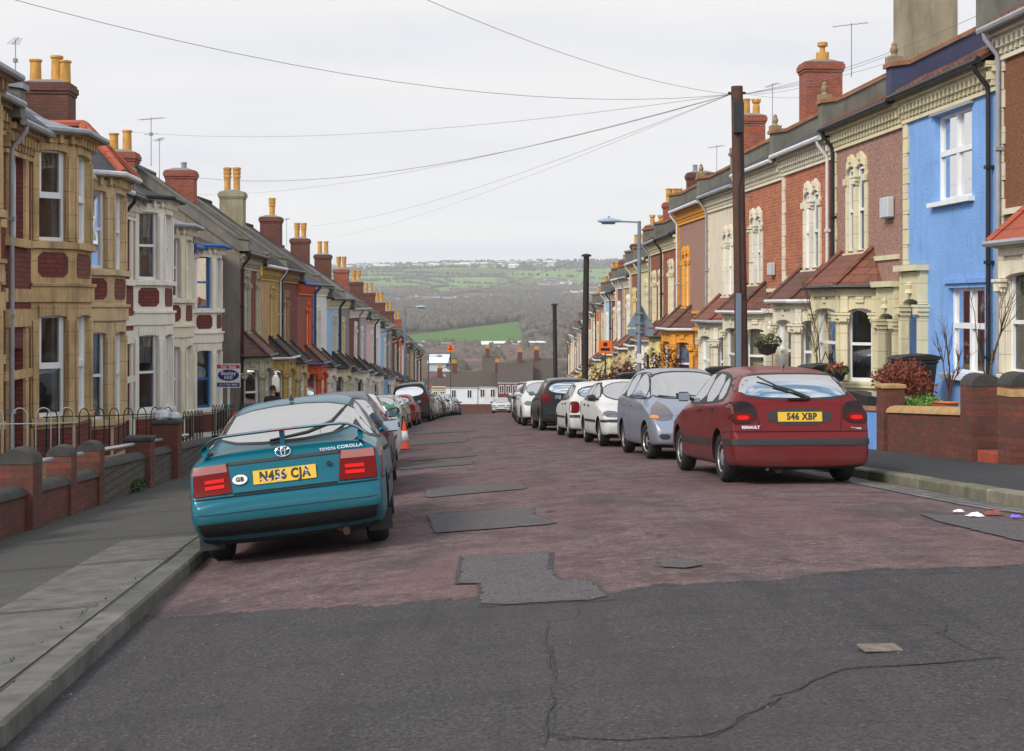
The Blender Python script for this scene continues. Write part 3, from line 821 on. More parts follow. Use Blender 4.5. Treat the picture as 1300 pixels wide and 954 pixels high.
def place_car(key, s, X, paint, name, label, face=1, yaw=0, group='cars parked along both kerbs', skip=()):
    """s = distance of the nearer bumper; face=1 drives away from us, -1 faces us"""
    pr = CARP[key]; T = pr['T']; L = T['L']; sc = s + L/2
    hd = heading(sc)
    c = P(sc, X); zf = gz(s + L*.82, X); zr = gz(s + L*.18, X)
    zl = gz(sc, X - .72); zrr = gz(sc, X + .72)
    fwd = Vector((math.sin(hd), math.cos(hd), (zf - zr)/(L*.64))).normalized()
    rgt = Vector((math.cos(hd), -math.sin(hd), (zrr - zl)/1.44)).normalized()
    up = rgt.cross(fwd).normalized(); left = -rgt
    if face < 0: fwd = -fwd; left = -left
    fwd = left.cross(up)
    R = Matrix((( fwd.x, left.x, up.x), (fwd.y, left.y, up.y), (fwd.z, left.z, up.z))).to_4x4() @ Matrix.Rotation(yaw, 4, 'Z')
    root = bpy.data.objects.new(name, None); C.objects.link(root)
    root.matrix_world = Matrix.Translation((c.x, c.y, (gz(sc, X-.7)+gz(sc, X+.7))/2 + .004)) @ R
    tag(root, label, 'car' if 'van' not in name else 'van', group)
    def put(rec, parent):
        o = bpy.data.objects.new(rec['name'], rec['me']); C.objects.link(o); o.parent = parent; o.matrix_local = rec['mat']
        for i in rec['paint']: o.material_slots[i].link = 'OBJECT'; o.material_slots[i].material = paint
        if rec['label']: o['label'] = rec['label']
        for k in rec['kids']: put(k, o)
        return o
    for rec in pr['parts']:
        if rec['name'] not in skip: put(rec, root)
    return root
def plate(txt, view, x, yz, w=.52, hgt=.111, slant=0.0, mat=None, eps=0.0, frame=None):
    """number plate facing back or front at local x"""
    def f(out, Pt, part, bv, pm):
        y, z = yz; sg = -1 if view == 'rear' else 1
        fn = lambda u, v, k: (x + sg*(k) + (v*slant if view == 'rear' else -v*slant), y + (-u if sg < 0 else u), z + v)
        m = MB(); m.prism([(-w/2, -hgt/2), (w/2, -hgt/2), (w/2, hgt/2), (-w/2, hgt/2)], fn, -.03, .004)
        t = MB(); text_mb(t, txt, hgt*.93, (lambda u, v, k: fn(u*.88 + eps, v*1.05, k)), .0045, .0065)
        Pt.append(part('number_plate', m, mat or (YEL if view == 'rear' else WPL), kids=[part('plate_lettering', t, INK)], smooth=False))
    return f
# ---- type A: low 1990s liftback
def mirror_y(poly): return [(-y, z) for y, z in poly]
def sym(half): return half + [(-y, z) for y, z in half[::-1]]
lift = dict(L=4.27, W=1.63, wr=.29, arch=.335, axles=(-1.22, 1.245), belt=[(-2.1,.86),(-1.6,.89),(0,.88),(1.0,.84),(2.1,.62)], wstyle='hub',
  rings=[(-2.135,.50,.39,.86,None),(-2.125,.57,.35,.93,None),(-2.08,.60,.31,.97,None),(-2.035,.74,.29,.975,None),(-2.0,.90,.26,.975,None),(-1.93,.955,.19,.98,None),(-1.80,.975,.18,.99,.66),
         (-1.45,1.10,.18,1,.60),(-1.0,1.25,.18,1,.56),(-.7,1.325,.18,1,.545),(-.2,1.365,.18,1,.545),(.25,1.335,.18,1,.54),(.62,1.16,.18,1,.58),(.98,.96,.18,1,.66),
         (1.12,.90,.18,1,None),(1.6,.83,.19,.985,None),(1.95,.72,.21,.95,None),(2.06,.60,.23,.9,None),(2.13,.50,.27,.82,None)],
  side=[[(-.30,.91),(-.30,1.25),(.14,1.245),(.78,.92)],[(-1.12,.93),(-.95,1.19),(-.37,1.26),(-.37,.91)],[(-1.52,.955),(-1.05,1.165),(-1.18,.94)]],
  sidetrim=[(-1.66,.95),(-.95,1.225),(-.35,1.285),(.16,1.275),(.86,.9),(-.3,.885),(-1.2,.9)],
  screen=sym([(-.62,.935),(-.5,1.28)]), screen_trim=sym([(-.66,.915),(-.53,1.30)]),
  back=sym([(-.67,.99),(-.54,1.275)]), back_trim=sym([(-.69,.975),(-.553,1.29)]),
  bits=[('tail_light','rear',[(.44,.61),(.47,.85),(.835,.835),(.835,.60)],REDL,.012,0),('tail_light','rear',mirror_y([(.44,.61),(.47,.85),(.835,.835),(.835,.60)]),REDL,.012,0),
        ('indicator','rear',[(.47,.785),(.48,.85),(.83,.84),(.83,.775)],PINKL,.016,0),('indicator','rear',mirror_y([(.47,.785),(.48,.85),(.83,.84),(.83,.775)]),PINKL,.016,0),
        ('reflector','rear',[(.50,.705),(.50,.735),(.66,.73),(.66,.70)],REDB,.018,0),('reflector','rear',[(.5,.655),(.5,.685),(.66,.68),(.66,.65)],REDB,.018,0),
        ('reflector','rear',mirror_y([(.50,.705),(.50,.735),(.66,.73),(.66,.70)]),REDB,.018,0),('reflector','rear',mirror_y([(.5,.655),(.5,.685),(.66,.68),(.66,.65)]),REDB,.018,0),
        ('trim_strip','rear',[(-.46,.835),(-.46,.86),(.46,.86),(.46,.835)],BLK,.009,0),
        ('valance','rear',[(-.72,.31),(-.74,.385),(.74,.385),(.72,.31)],UND,.010,0),('bumper_crease','rear',[(-.78,.452),(-.78,.458),(.78,.458),(.78,.452)],UND,.002,0),('boot_handle_lip','rear',[(-.43,.595),(-.43,.61),(.43,.61),(.43,.595)],UND,.004,0),
        ('bumper_seam','rear',[(-.80,.578),(-.80,.588),(.80,.588),(.80,.578)],UND,.006,0),
        ('side_moulding','left',[(-1.75,.47),(-1.75,.52),(-1.55,.52),(-1.55,.47)],BLK,.008,0),
        ('side_moulding','right',[(-.82,.50),(-.82,.56),(.9,.56),(.9,.50)],BLK,.012,0),('side_moulding','left',[(-.82,.50),(-.82,.56),(.9,.56),(.9,.50)],BLK,.012,0),
        ('headlight','front',[(.45,.56),(.43,.68),(.76,.68),(.77,.57)],CLRL,.01,1),('headlight','front',mirror_y([(.45,.56),(.43,.68),(.76,.68),(.77,.57)]),CLRL,.01,1)],
  gaps=[('rear',[(-.5,.60),(-.465,.86)]),('rear',[(.5,.60),(.465,.86)]),('side',[(-.335,.25),(-.335,.9)]),('side',[(.93,.3),(.93,.6),(.85,.9)]),('side',[(-1.0,.62),(-.92,.7),(-1.12,.92)]),('side',[(-1.68,.95),(-1.95,.92)]),('side',[(-2.02,.6),(-1.55,.585)])],
  handles=[(-.2,.79),(-.95,.80)], mirror=(.72,.93))
def lift_extra(out, Pt, part, bv, pm):
    m = MB()   # rear wing above the boot lip
    N = 20; top = []; 
    for i in range(N + 1):
        y = -.70 + 1.4*i/N; e = max(0, (abs(y) - .5)/.2); x = -1.985 + .05*(abs(y)/.7)**2; z = 1.085 - .012*(y/.7)**2 - .10*e*e
        top.append((x, y, z))
    vs = []
    for x, y, z in top: vs += [(x - .04, y, z + .002), (x + .03, y, z + .014), (x + .13, y, z + .006), (x + .10, y, z - .008), (x - .03, y, z - .010)]
    fs = [(i*5+k, i*5+(k+1)%5, i*5+5+(k+1)%5, i*5+5+k) for i in range(N) for k in range(5)] + [(0,1,2,3,4), tuple(N*5+k for k in range(5))]
    m.add(vs, fs)
    m.box(-1.96, -1.87, -.02, .02, .94, 1.08)
    for sg in (1, -1): m.prism([(-1.99,.93),(-1.80,.93),(-1.82,1.0),(-1.93,1.01)], lambda u, v, w: (u, w, v), sg*.67 if sg < 0 else .63, sg*.63 if sg < 0 else .67)
    bl = MB(); bl.box(-2.026, -2.005, -.12, .12, 1.075, 1.088)
    Pt.append(part('spoiler', m, 'paint', kids=[part('brake_light', bl, REDL)]))
    w = MB()
    a = Vector((-1.76, -.18, 1.0)); b_ = Vector((-1.60, -.40, 1.075)); c = Vector((-1.28, -.50, 1.20))
    w.tube([Vector((-1.80, .12, 1.0)), Vector((-1.74, -.2, 1.035)), b_ + Vector((0,0,.02))], [.012, .016, .02], 5); w.tube([b_ + Vector((0,0,.02)), Vector((-1.36,-.5,1.195))], .016, 5); w.tube([Vector((-1.50,-.44,1.135)), Vector((-1.27,-.53,1.225))], .012, 5)
    Pt.append(part('rear_wiper', w, BLK))
    e = MB(); e.tube([(-1.6, -.42, .25), (-1.96, -.42, .24)], .06, 10); e.tube([(-1.98, -.46, .2), (-2.1, -.46, .19)], .03, 10); Pt.append(part('exhaust', e, EXH))
    fl = MB()
    for sg in (1, -1): fl.box(-1.56, -1.545, sg*.83 if sg < 0 else .62, sg*.62 if sg < 0 else .83, .12, .3)
    Pt.append(part('mud_flap', fl, BLK))
    em = MB(); X0 = -2.003; fn = lambda u, v, k: (X0 - k + v*.25, -u, .905 + v)
    for (rx, ry, ox, oy) in ((.062,.041,0,0), (.016,.038,0,0), (.045,.015,0,.02)):
        pts = [fn(rx*math.cos(2*PI*i/24) + ox, ry*math.sin(2*PI*i/24) + oy, .012) for i in range(25)]; em.tube(pts, .0042, 5)
    Pt.append(part('badge_emblem', em, CHROME))
    t = MB(); f2 = lambda u, v, k: (-2.0 - k + v*.3, -(u + .555), .885 + v)
    text_mb(t, 'COROLLA', .045, lambda u, v, k: f2(u*.95, v*.8, k), .0012, .014)
    text_mb(t, 'TOYOTA', .034, lambda u, v, k: (-2.005 - k + v*.3, -(u*.9 + .37), .880 + v), .0006, .014)
    Pt.append(part('badge_lettering', t, CHROME, smooth=False))
    st = MB(); n = 24; fo = lambda u, v, k: (-2.052 - k + v*.22, -u - (-.37), .715 + v)
    poly = [(.062*math.cos(2*PI*i/n), .04*math.sin(2*PI*i/n)) for i in range(n)]
    st.prism(poly, fo, -.01, .014); tt = MB(); text_mb(tt, 'GB', .048, fo, .003, .016)
    Pt.append(part('country_sticker', st, WPL, kids=[part('sticker_lettering', tt, INK)], smooth=False))
    lk = MB(); lk.lathe([(.02, -.01), (.02, .012), (.008, .014), (0, .01)], (0,0,0), 12, axis='y')
    lk.v = [(-2.05 - y, -.37 - x*1, .765 + z) for x, y, z in lk.v]; Pt.append(part('boot_lock', lk, BLK))
    dm = MB()   # peeling patches of sticker over the plate
    rr = random.Random(4)
    for (cx_, cz_, sx, sz, n_) in ((-.12, -.022, .10, .022, 20), (-.03, .01, .05, .02, 7), (.19, .015, .03, .03, 8)):
        for _ in range(n_):
            u = cx_ + rr.uniform(-1, 1)*sx; v = cz_ + rr.uniform(-1, 1)*sz; a = rr.uniform(.004,.011)
            q = [(u + a*rr.uniform(.6,1.3)*math.cos(g*2*PI/5), v + a*rr.uniform(.5,1.1)*math.sin(g*2*PI/5)) for g in range(5)]
            fn2 = lambda a_, b2, k: (-2.058 + b2*.2 - k, -a_, .715 + b2)
            dm.add([fn2(x, y, .0095 + rr.uniform(0, .0008)) for x, y in q], [(0,1,2,3,4)])
    Pt.append(part('peeling_sticker', dm, M('pale_peeling_paper', (.6,.5,.5), .8, .2, 30, 0), smooth=False))
    an = MB(); an.box(-.72, -.68, -.02, .02, 1.32, 1.35); an.tube([(-.7,0,1.345),(-.73,0,1.375)], .006, 5); Pt.append(part('washer_jet', an, BLK))
    sc = MB(); rr = random.Random(9)   # scuffs along the quarter panel
    for _ in range(26):
        x = rr.uniform(-1.95, -.7); z = rr.uniform(.55, .86); L_ = rr.uniform(.02, .06)
        patch(sc, bv, 'right', [(x, z), (x + L_, z + rr.uniform(-.01,.02)), (x + L_, z + .012), (x, z + .014)], .0016, .05, skirt=False)
    Pt.append(part('paint_scuffs', sc, M('scuffed_primer', (.35,.38,.4), .8, .2, 30, 0)))
lift['extra'] = [plate('N456 CJA', 'rear', -2.058, (0, .715), slant=.2), lift_extra]
# ---- type B: rounded 1990s hatchback
hat = dict(L=4.13, W=1.65, wr=.295, arch=.34, axles=(-1.29, 1.29), belt=[(-2.0,.93),(-1.6,.94),(0,.90),(1.0,.86),(2.1,.62)], wstyle='hub', steer=.0,
  rings=[(-2.06,.53,.27,.84,None),(-2.05,.60,.23,.93,None),(-2.02,.635,.21,.965,None),(-1.985,.78,.2,.985,None),(-1.96,.93,.19,.99,None),(-1.93,.975,.185,.99,.70),(-1.80,1.12,.18,.995,.64),(-1.62,1.27,.18,1,.59),(-1.42,1.345,.18,1,.565),
         (-.9,1.395,.18,1,.555),(-.3,1.42,.18,1,.555),(.2,1.39,.18,1,.55),(.6,1.21,.18,1,.59),(1.0,.99,.18,1,.67),(1.12,.93,.18,1,None),(1.55,.86,.19,.985,None),(1.85,.75,.21,.95,None),(1.98,.62,.23,.9,None),(2.06,.5,.27,.8,None)],
  side=[[(-.30,.95),(-.30,1.31),(.15,1.30),(.82,.95)],[(-1.0,.965),(-.93,1.27),(-.37,1.315),(-.37,.95)],[(-1.42,1.0),(-1.22,1.21),(-1.0,1.255),(-1.08,.97)]],
  sidetrim=[(-1.52,.98),(-1.25,1.235),(-.9,1.31),(-.3,1.345),(.18,1.33),(.9,.93),(-.3,.925),(-1.2,.945)],
  screen=sym([(-.64,.965),(-.5,1.33)]), screen_trim=sym([(-.68,.945),(-.53,1.36)]),
  back=sym([(-.69,1.0),(-.60,1.20),(-.5,1.275)]), back_trim=sym([(-.73,.975),(-.63,1.22),(-.51,1.30)]), backr=2,
  bits=[('tail_light','rear',[(.52,.715),(.52,.90),(.60,.965),(.82,.95),(.84,.70)],SMOKE,.012,1),('tail_light','rear',mirror_y([(.52,.715),(.52,.90),(.60,.965),(.82,.95),(.84,.70)]),SMOKE,.012,1),
        ('reflector','rear',[(.55,.73),(.55,.83),(.80,.83),(.81,.73)],REDL,.018,1),('reflector','rear',mirror_y([(.55,.73),(.55,.83),(.80,.83),(.81,.73)]),REDL,.018,1),
        ('reflector','rear',[(.60,.75),(.60,.80),(.74,.80),(.74,.75)],REDB,.021,1),('reflector','rear',mirror_y([(.60,.75),(.60,.80),(.74,.80),(.74,.75)]),REDB,.021,1),
        ('plate_recess','rear',[(-.37,.69),(-.37,.88),(.37,.88),(.37,.69)],BLK,.006,1),
        ('bumper_strip','rear',[(-.84,.46),(-.84,.53),(.84,.53),(.84,.46)],BLK,.016,0),
        ('bumper_seam','rear',[(-.80,.612),(-.80,.622),(.80,.622),(.80,.612)],UND,.006,0),
        ('bumper_strip','right',[(-2.0,.46),(-2.0,.53),(-1.66,.53),(-1.66,.46)],BLK,.014,0),('bumper_strip','left',[(-2.0,.46),(-2.0,.53),(-1.66,.53),(-1.66,.46)],BLK,.014,0),
        ('side_moulding','left',[(-.88,.42),(-.88,.50),(.92,.50),(.92,.42)],BLK,.012,0),('side_moulding','right',[(-.88,.42),(-.88,.50),(.92,.50),(.92,.42)],BLK,.012,0),
        ('headlight','front',[(.42,.6),(.44,.70),(.74,.73),(.78,.62)],CLRL,.01,1),('headlight','front',mirror_y([(.42,.6),(.44,.70),(.74,.73),(.78,.62)]),CLRL,.01,1)],
  gaps=[('rear',[(-.47,.63),(-.50,.8),(-.52,.97)]),('rear',[(.47,.63),(.50,.8),(.52,.97)]),('side',[(-.335,.25),(-.335,.95)]),('side',[(.93,.3),(.95,.6),(.87,.93)]),('side',[(-1.04,.62),(-.95,.7),(-1.1,.96)]),('side',[(-1.98,.62),(-1.62,.6)])],
  handles=[(-.2,.85),(-.93,.865)], mirror=(.72,.99), mirrormat=BLK)
def hat_extra(out, Pt, part, bv, pm):
    w = MB(); w.tube([(-1.935,-.14,1.0),(-1.86,.05,1.09),(-1.80,.26,1.155)], [.018,.014,.01], 5); w.tube([(-1.86,.1,1.08),(-1.68,.42,1.255)], .011, 5); Pt.append(part('rear_wiper', w, BLK))
    hb = MB(); hb.box(-1.955, -1.925, -.12, .12, .985, 1.005); Pt.append(part('brake_light', hb, SMOKE))
    t = MB(); text_mb(t, 'RENAULT', .045, lambda u, v, k: (-2.005 - k + v*.1, -(u - .585), .665 + v), .002, .012)
    text_mb(t, 'Megane', .035, lambda u, v, k: (-2.0 - k + v*.1, -(u + .66), .65 + v), .001, .012); Pt.append(part('badge_lettering', t, CHROME, smooth=False))
    e = MB(); e.tube([(-1.55, .25, .2), (-1.95, .25, .2)], .07, 10); e.tube([(-1.9,.38,.19),(-2.02,.4,.185)], .022, 8); e.tube([(-1.8,-.1,.21),(-1.8,.5,.22)], .03, 6); Pt.append(part('exhaust', e, EXH))
    tw = MB(); tw.box(-2.09, -2.0, .60, .66, .2, .23); 
    an = MB(); an.tube([(-1.3,0,1.36),(-1.34,0,1.40)], .008, 5); Pt.append(part('washer_jet', an, BLK))
    pl = MB(); pl.box(-1.996 - .004, -1.985, .215, .255, .74, .85)
hat['extra'] = [plate('S46 XBP', 'rear', -2.003, (.0, .785), slant=.10, eps=.02), hat_extra]
# ---- type C: tall 2000s supermini seen from the front
mono = dict(L=3.84, W=1.675, wr=.29, arch=.335, axles=(-1.2, 1.25), belt=[(-1.9,1.0),(-1,1.0),(0,.95),(1.0,.90),(1.9,.66)], wstyle='spoke7', steer=.16,
  rings=[(-1.92,.52,.27,.84,None),(-1.90,.62,.23,.94,None),(-1.87,.85,.21,.97,None),(-1.85,1.02,.2,.98,.68),(-1.78,1.22,.19,.99,.60),(-1.66,1.43,.19,1,.56),(-1.4,1.50,.18,1,.56),(-.7,1.525,.18,1,.56),(-.1,1.51,.18,1,.56),
         (.25,1.42,.18,1,.57),(.65,1.22,.18,1,.61),(1.05,1.02,.18,1,.68),(1.18,.96,.18,1,None),(1.45,.88,.19,.985,None),(1.7,.77,.21,.96,None),(1.82,.64,.22,.92,None),(1.89,.54,.24,.86,None),(1.915,.48,.27,.78,None)],
  side=[[(-.22,1.0),(-.22,1.40),(.12,1.385),(.60,1.16),(.78,1.01)],[(-1.0,1.03),(-.95,1.39),(-.29,1.41),(-.29,1.0)],[(-1.6,1.07),(-1.5,1.3),(-1.08,1.375),(-1.1,1.04)],[(.68,1.12),(.95,.99),(.86,.985)]],
  sidetrim=[(-1.7,1.05),(-1.55,1.33),(-1.0,1.42),(-.2,1.44),(.14,1.42),(.62,1.2),(1.05,.97),(.8,.965),(-.2,.97)],
  screen=sym([(-.66,.985),(-.6,1.15),(-.51,1.42)]), screen_trim=sym([(-.69,.965),(-.63,1.16),(-.53,1.45)]),
  back=sym([(-.6,1.08),(-.5,1.38)]),
  bits=[('headlight','front',[(.42,.67),(.5,.86),(.62,.92),(.74,.84),(.80,.66),(.6,.62)],CLRL,.012,1),('headlight','front',mirror_y([(.42,.67),(.5,.86),(.62,.92),(.74,.84),(.80,.66),(.6,.62)]),CLRL,.012,1),
        ('indicator','front',[(.66,.65),(.68,.70),(.78,.71),(.79,.66)],AMB,.016,1),('indicator','front',mirror_y([(.66,.65),(.68,.70),(.78,.71),(.79,.66)]),AMB,.016,1),
        ('grille','front',sym([(-.36,.60),(-.38,.68)]),BLK,.006,1),('lower_grille','front',sym([(-.42,.29),(-.46,.42)]),UND,.006,1),
        ('fog_recess','front',[(.52,.33),(.52,.41),(.70,.42),(.68,.33)],BLK,.006,1),('fog_recess','front',mirror_y([(.52,.33),(.52,.41),(.70,.42),(.68,.33)]),BLK,.006,1),
        ('tail_light','rear',[(.6,.8),(.6,1.05),(.78,1.05),(.8,.8)],REDL,.01,1),('tail_light','rear',mirror_y([(.6,.8),(.6,1.05),(.78,1.05),(.8,.8)]),REDL,.01,1)],
  gaps=[('front',[(-.40,.70),(0,.71),(.40,.70)]),('side',[(-.255,.25),(-.255,1.0)]),('side',[(.9,.3),(.93,.6),(.9,.93)]),('side',[(-1.0,.62),(-.9,.7),(-1.05,1.0)]),('top',[(1.2,.62),(1.75,.5)]),('top',[(1.2,-.62),(1.75,-.5)])],
  handles=[(-.12,.88),(-.9,.90)], mirror=(.78,1.02), handlemat='paint')
def mono_extra(out, Pt, part, bv, pm):
    w = MB(); w.tube([(1.12,.35,.985),(1.0,-.25,1.06)], .011, 5); w.tube([(1.12,-.1,.985),(1.02,-.55,1.03)], .011, 5); Pt.append(part('front_wiper', w, BLK))
    b = MB(); b.lathe([(.045,-.01),(.045,.012),(.03,.014),(0,.014)], (0,0,0), 16, axis='y'); b.v = [(1.865 + y, x, .64 + z) for x, y, z in b.v]; Pt.append(part('badge_emblem', b, CHROME))
mono['extra'] = [plate('WR03 KZH', 'front', 1.915, (0, .50), mat=WPL), mono_extra]
# ---- type D: boxy small hatch, used facing both ways
box5 = dict(L=3.85, W=1.62, wr=.28, arch=.325, axles=(-1.2, 1.22), belt=[(-1.9,.90),(-1,.91),(0,.88),(1.0,.84),(1.9,.66)], wstyle='hub',
  rings=[(-1.92,.50,.28,.86,None),(-1.91,.58,.24,.94,None),(-1.87,.62,.21,.97,None),(-1.84,.80,.2,.98,None),(-1.82,.93,.2,.985,.70),(-1.68,1.16,.19,.99,.61),(-1.52,1.32,.19,1,.56),(-1.35,1.365,.19,1,.55),(-.7,1.385,.18,1,.55),(-.1,1.375,.18,1,.55),
         (.1,1.32,.18,1,.56),(.5,1.1,.18,1,.61),(.85,.93,.18,1,.67),(.98,.875,.18,1,None),(1.4,.82,.19,.985,None),(1.72,.73,.21,.95,None),(1.82,.60,.22,.92,None),(1.9,.53,.25,.86,None),(1.92,.47,.28,.8,None)],
  side=[[(-.36,.93),(-.36,1.27),(.02,1.26),(.62,.93)],[(-1.02,.94),(-.95,1.25),(-.43,1.28),(-.43,.93)],[(-1.50,.97),(-1.38,1.2),(-1.06,1.24),(-1.1,.95)]],
  sidetrim=[(-1.58,.95),(-1.42,1.23),(-.9,1.29),(-.36,1.31),(.05,1.295),(.7,.90),(-.36,.90)],
  screen=sym([(-.62,.93),(-.5,1.30)]), screen_trim=sym([(-.65,.91),(-.52,1.32)]),
  back=sym([(-.6,.98),(-.5,1.24)]), back_trim=sym([(-.64,.955),(-.53,1.27)]),
  bits=[('tail_light','rear',[(.58,.62),(.56,.74),(.57,.87),(.68,.885),(.77,.87),(.79,.74),(.79,.61),(.68,.605)],REDL,.012,2),('tail_light','rear',mirror_y([(.58,.62),(.56,.74),(.57,.87),(.68,.885),(.77,.87),(.79,.74),(.79,.61),(.68,.605)]),REDL,.012,2),
        ('bumper_strip','rear',[(-.79,.50),(-.79,.56),(.79,.56),(.79,.50)],BLK,.014,0),('number_plate','rear',[(-.26,.66),(-.26,.77),(.26,.77),(.26,.66)],YEL,.012,0),
        ('headlight','front',[(.44,.58),(.44,.70),(.72,.72),(.77,.60)],CLRL,.012,1),('headlight','front',mirror_y([(.44,.58),(.44,.70),(.72,.72),(.77,.60)]),CLRL,.012,1),
        ('grille','front',sym([(-.38,.60),(-.38,.68)]),BLK,.006,1),('lower_grille','front',sym([(-.5,.29),(-.5,.38)]),UND,.006,1),('bumper_strip','front',sym([(-.78,.49),(-.78,.54)]),BLK,.014,0),('number_plate','front',[(-.26,.40),(-.26,.5),(.26,.5),(.26,.40)],WPL,.02,0),
        ('side_moulding','left',[(-.85,.48),(-.85,.53),(.88,.53),(.88,.48)],BLK,.01,0),('side_moulding','right',[(-.85,.48),(-.85,.53),(.88,.53),(.88,.48)],BLK,.01,0)],
  gaps=[('side',[(-.395,.25),(-.395,.93)]),('side',[(.84,.3),(.84,.88)]),('side',[(-1.04,.6),(-.92,.7),(-1.06,.92)]),('front',[(-.44,.72),(.44,.72)]),('rear',[(-.55,.6),(-.52,.9)]),('rear',[(.55,.6),(.52,.9)])],
  handles=[(-.26,.82),(-.93,.83)], mirror=(.55,.95), mirrormat=BLK)
# ---- type E: tall estate / people carrier
tall = dict(L=4.3, W=1.76, wr=.32, arch=.37, axles=(-1.3, 1.32), belt=[(-2.1,1.0),(-1,1.0),(0,.97),(1.0,.92),(2.1,.72)], wstyle='spoke5',
  rings=[(-2.15,.55,.32,.86,None),(-2.13,.65,.28,.94,None),(-2.10,.85,.25,.98,None),(-2.08,1.02,.24,.985,.74),(-2.0,1.25,.23,.99,.65),(-1.88,1.47,.22,1,.61),(-1.7,1.53,.22,1,.60),(-.9,1.57,.22,1,.60),(-.1,1.56,.22,1,.59),
         (.15,1.50,.22,1,.60),(.6,1.25,.22,1,.65),(1.0,1.05,.22,1,.72),(1.15,.98,.22,1,None),(1.6,.92,.23,.985,None),(1.95,.80,.24,.95,None),(2.06,.66,.26,.92,None),(2.13,.58,.29,.86,None),(2.15,.52,.32,.8,None)],
  side=[[(-.36,1.03),(-.36,1.44),(.02,1.43),(.72,1.04)],[(-1.12,1.04),(-1.08,1.44),(-.43,1.45),(-.43,1.03)],[(-1.80,1.08),(-1.72,1.38),(-1.18,1.43),(-1.2,1.05)]],
  sidetrim=[(-1.9,1.05),(-1.78,1.42),(-1.0,1.47),(-.36,1.48),(.05,1.46),(.8,1.0),(-.36,1.0)],
  screen=sym([(-.68,1.05),(-.55,1.47)]), screen_trim=sym([(-.71,1.03),(-.57,1.49)]),
  back=sym([(-.66,1.08),(-.56,1.40)]), back_trim=sym([(-.7,1.05),(-.58,1.43)]),
  bits=[('tail_light','rear',[(.56,.85),(.60,1.04),(.80,1.12),(.86,.98),(.86,.82)],REDL,.014,1),('tail_light','rear',mirror_y([(.56,.85),(.60,1.04),(.80,1.12),(.86,.98),(.86,.82)]),REDL,.014,1),
        ('tail_light','left',[(-2.07,.84),(-2.05,1.06),(-1.85,1.08),(-1.9,.86)],REDL,.014,1),('tail_light','right',[(-2.07,.84),(-2.05,1.06),(-1.85,1.08),(-1.9,.86)],REDL,.014,1),
        ('number_plate','rear',[(-.26,.74),(-.26,.85),(.26,.85),(.26,.74)],YEL,.012,0),
        ('headlight','front',[(.46,.68),(.5,.82),(.74,.84),(.82,.70)],CLRL,.012,1),('headlight','front',mirror_y([(.46,.68),(.5,.82),(.74,.84),(.82,.70)]),CLRL,.012,1),
        ('grille','front',sym([(-.4,.66),(-.4,.78)]),BLK,.006,1),('lower_grille','front',sym([(-.5,.33),(-.5,.44)]),UND,.006,1),('number_plate','front',[(-.26,.50),(-.26,.61),(.26,.61),(.26,.50)],WPL,.02,0)],
  gaps=[('side',[(-.395,.3),(-.395,1.0)]),('side',[(.9,.35),(.9,.95)]),('side',[(-1.1,.62),(-1.0,.75),(-1.14,1.0)])],
  handles=[(-.26,.9),(-.98,.91)], mirror=(.62,1.05))
def scaled(T, kz=1.0, z0=.5, **kw):
    T = dict(T); T.update(kw); return T
four = scaled(tall)
f = lambda z: z if z < .6 else .6 + (z - .6)*1.42
def _z(poly): return [(a, f(b)) for a, b in poly]
four['rings'] = [(x, f(zt), zb, sc, we and we*1.13) for x, zt, zb, sc, we in tall['rings']]; four['belt'] = [(a, f(b)) for a, b in tall['belt']]
for k in ('sidetrim','screen','screen_trim','back','back_trim'): four[k] = _z(tall[k])
four['screen'] = [(y*1.08, z) for y, z in four['screen']]; four['back'] = [(y*1.08, z) for y, z in four['back']]
four['side'] = [_z(p) for p in tall['side']]; four['handles'] = [(a, f(b)) for a, b in tall['handles']]; four['mirror'] = (.62, f(1.05)); four['W'] = 1.85
four['bits'] = [(n, v, _z(p), m, o, r) for n, v, p, m, o, r in tall['bits']]; four['gaps'] = [(v, _z(p)) for v, p in tall['gaps']]
four['wr'] = .36; four['arch'] = .41
# ---- type F: saloon-ish older car for the distance uses the liftback without its wing
boxr = dict(box5); _tl = [(.60,.62),(.58,.86),(.53,1.0),(.47,1.2),(.53,1.23),(.66,1.0),(.76,.87),(.79,.62)]
boxr['bits'] = [b_ for b_ in box5['bits'] if b_[0] != 'tail_light'] + [('tail_light','rear',_tl,REDB,.012,1), ('tail_light','rear',mirror_y(_tl),REDB,.012,1)]
boxr['back'] = sym([(-.48,.98),(-.38,1.24)]); boxr['back_trim'] = sym([(-.51,.955),(-.40,1.27)])
liftp = scaled(lift); liftp['extra'] = []
# ------------------------------------------------------------------ materials of the place
RB = brick('red_brick', (.42,.085,.04), (.24,.05,.028), (.22,.15,.11), ms=.012)
OB = brick('orange_brick', (.56,.15,.055), (.38,.085,.035), (.36,.24,.17), dirt=.3, dk=.4, ms=.013)
MB_ = brick('maroon_brick', (.27,.055,.04), (.19,.042,.034), (.06,.04,.035), dirt=.35)
DB = brick('sooty_brick', (.20,.055,.032), (.12,.04,.028), (.07,.06,.05), dirt=.5)
WALLB = brick('garden_wall_brick', (.21,.052,.03), (.10,.038,.027), (.07,.06,.05), dirt=.6, ms=.008, dk=.6)
RUBB = brick('grey_rubble_stone', (.13,.12,.10), (.09,.085,.075), (.05,.048,.04), bw=.3, rh=.12, ms=.012, dirt=.4)
OCH = M('ochre_bath_stone', (.50,.345,.17), .9, .25, 1.5, .75, .3, 30, joints=.42)
OCH2 = M('tan_bath_stone', (.58,.43,.25), .9, .15, 1.5, .5, .3, 30, joints=.42)
WHT = M('white_painted_stone', (.80,.76,.66), .7, .06, 2, .2, .15, 30)
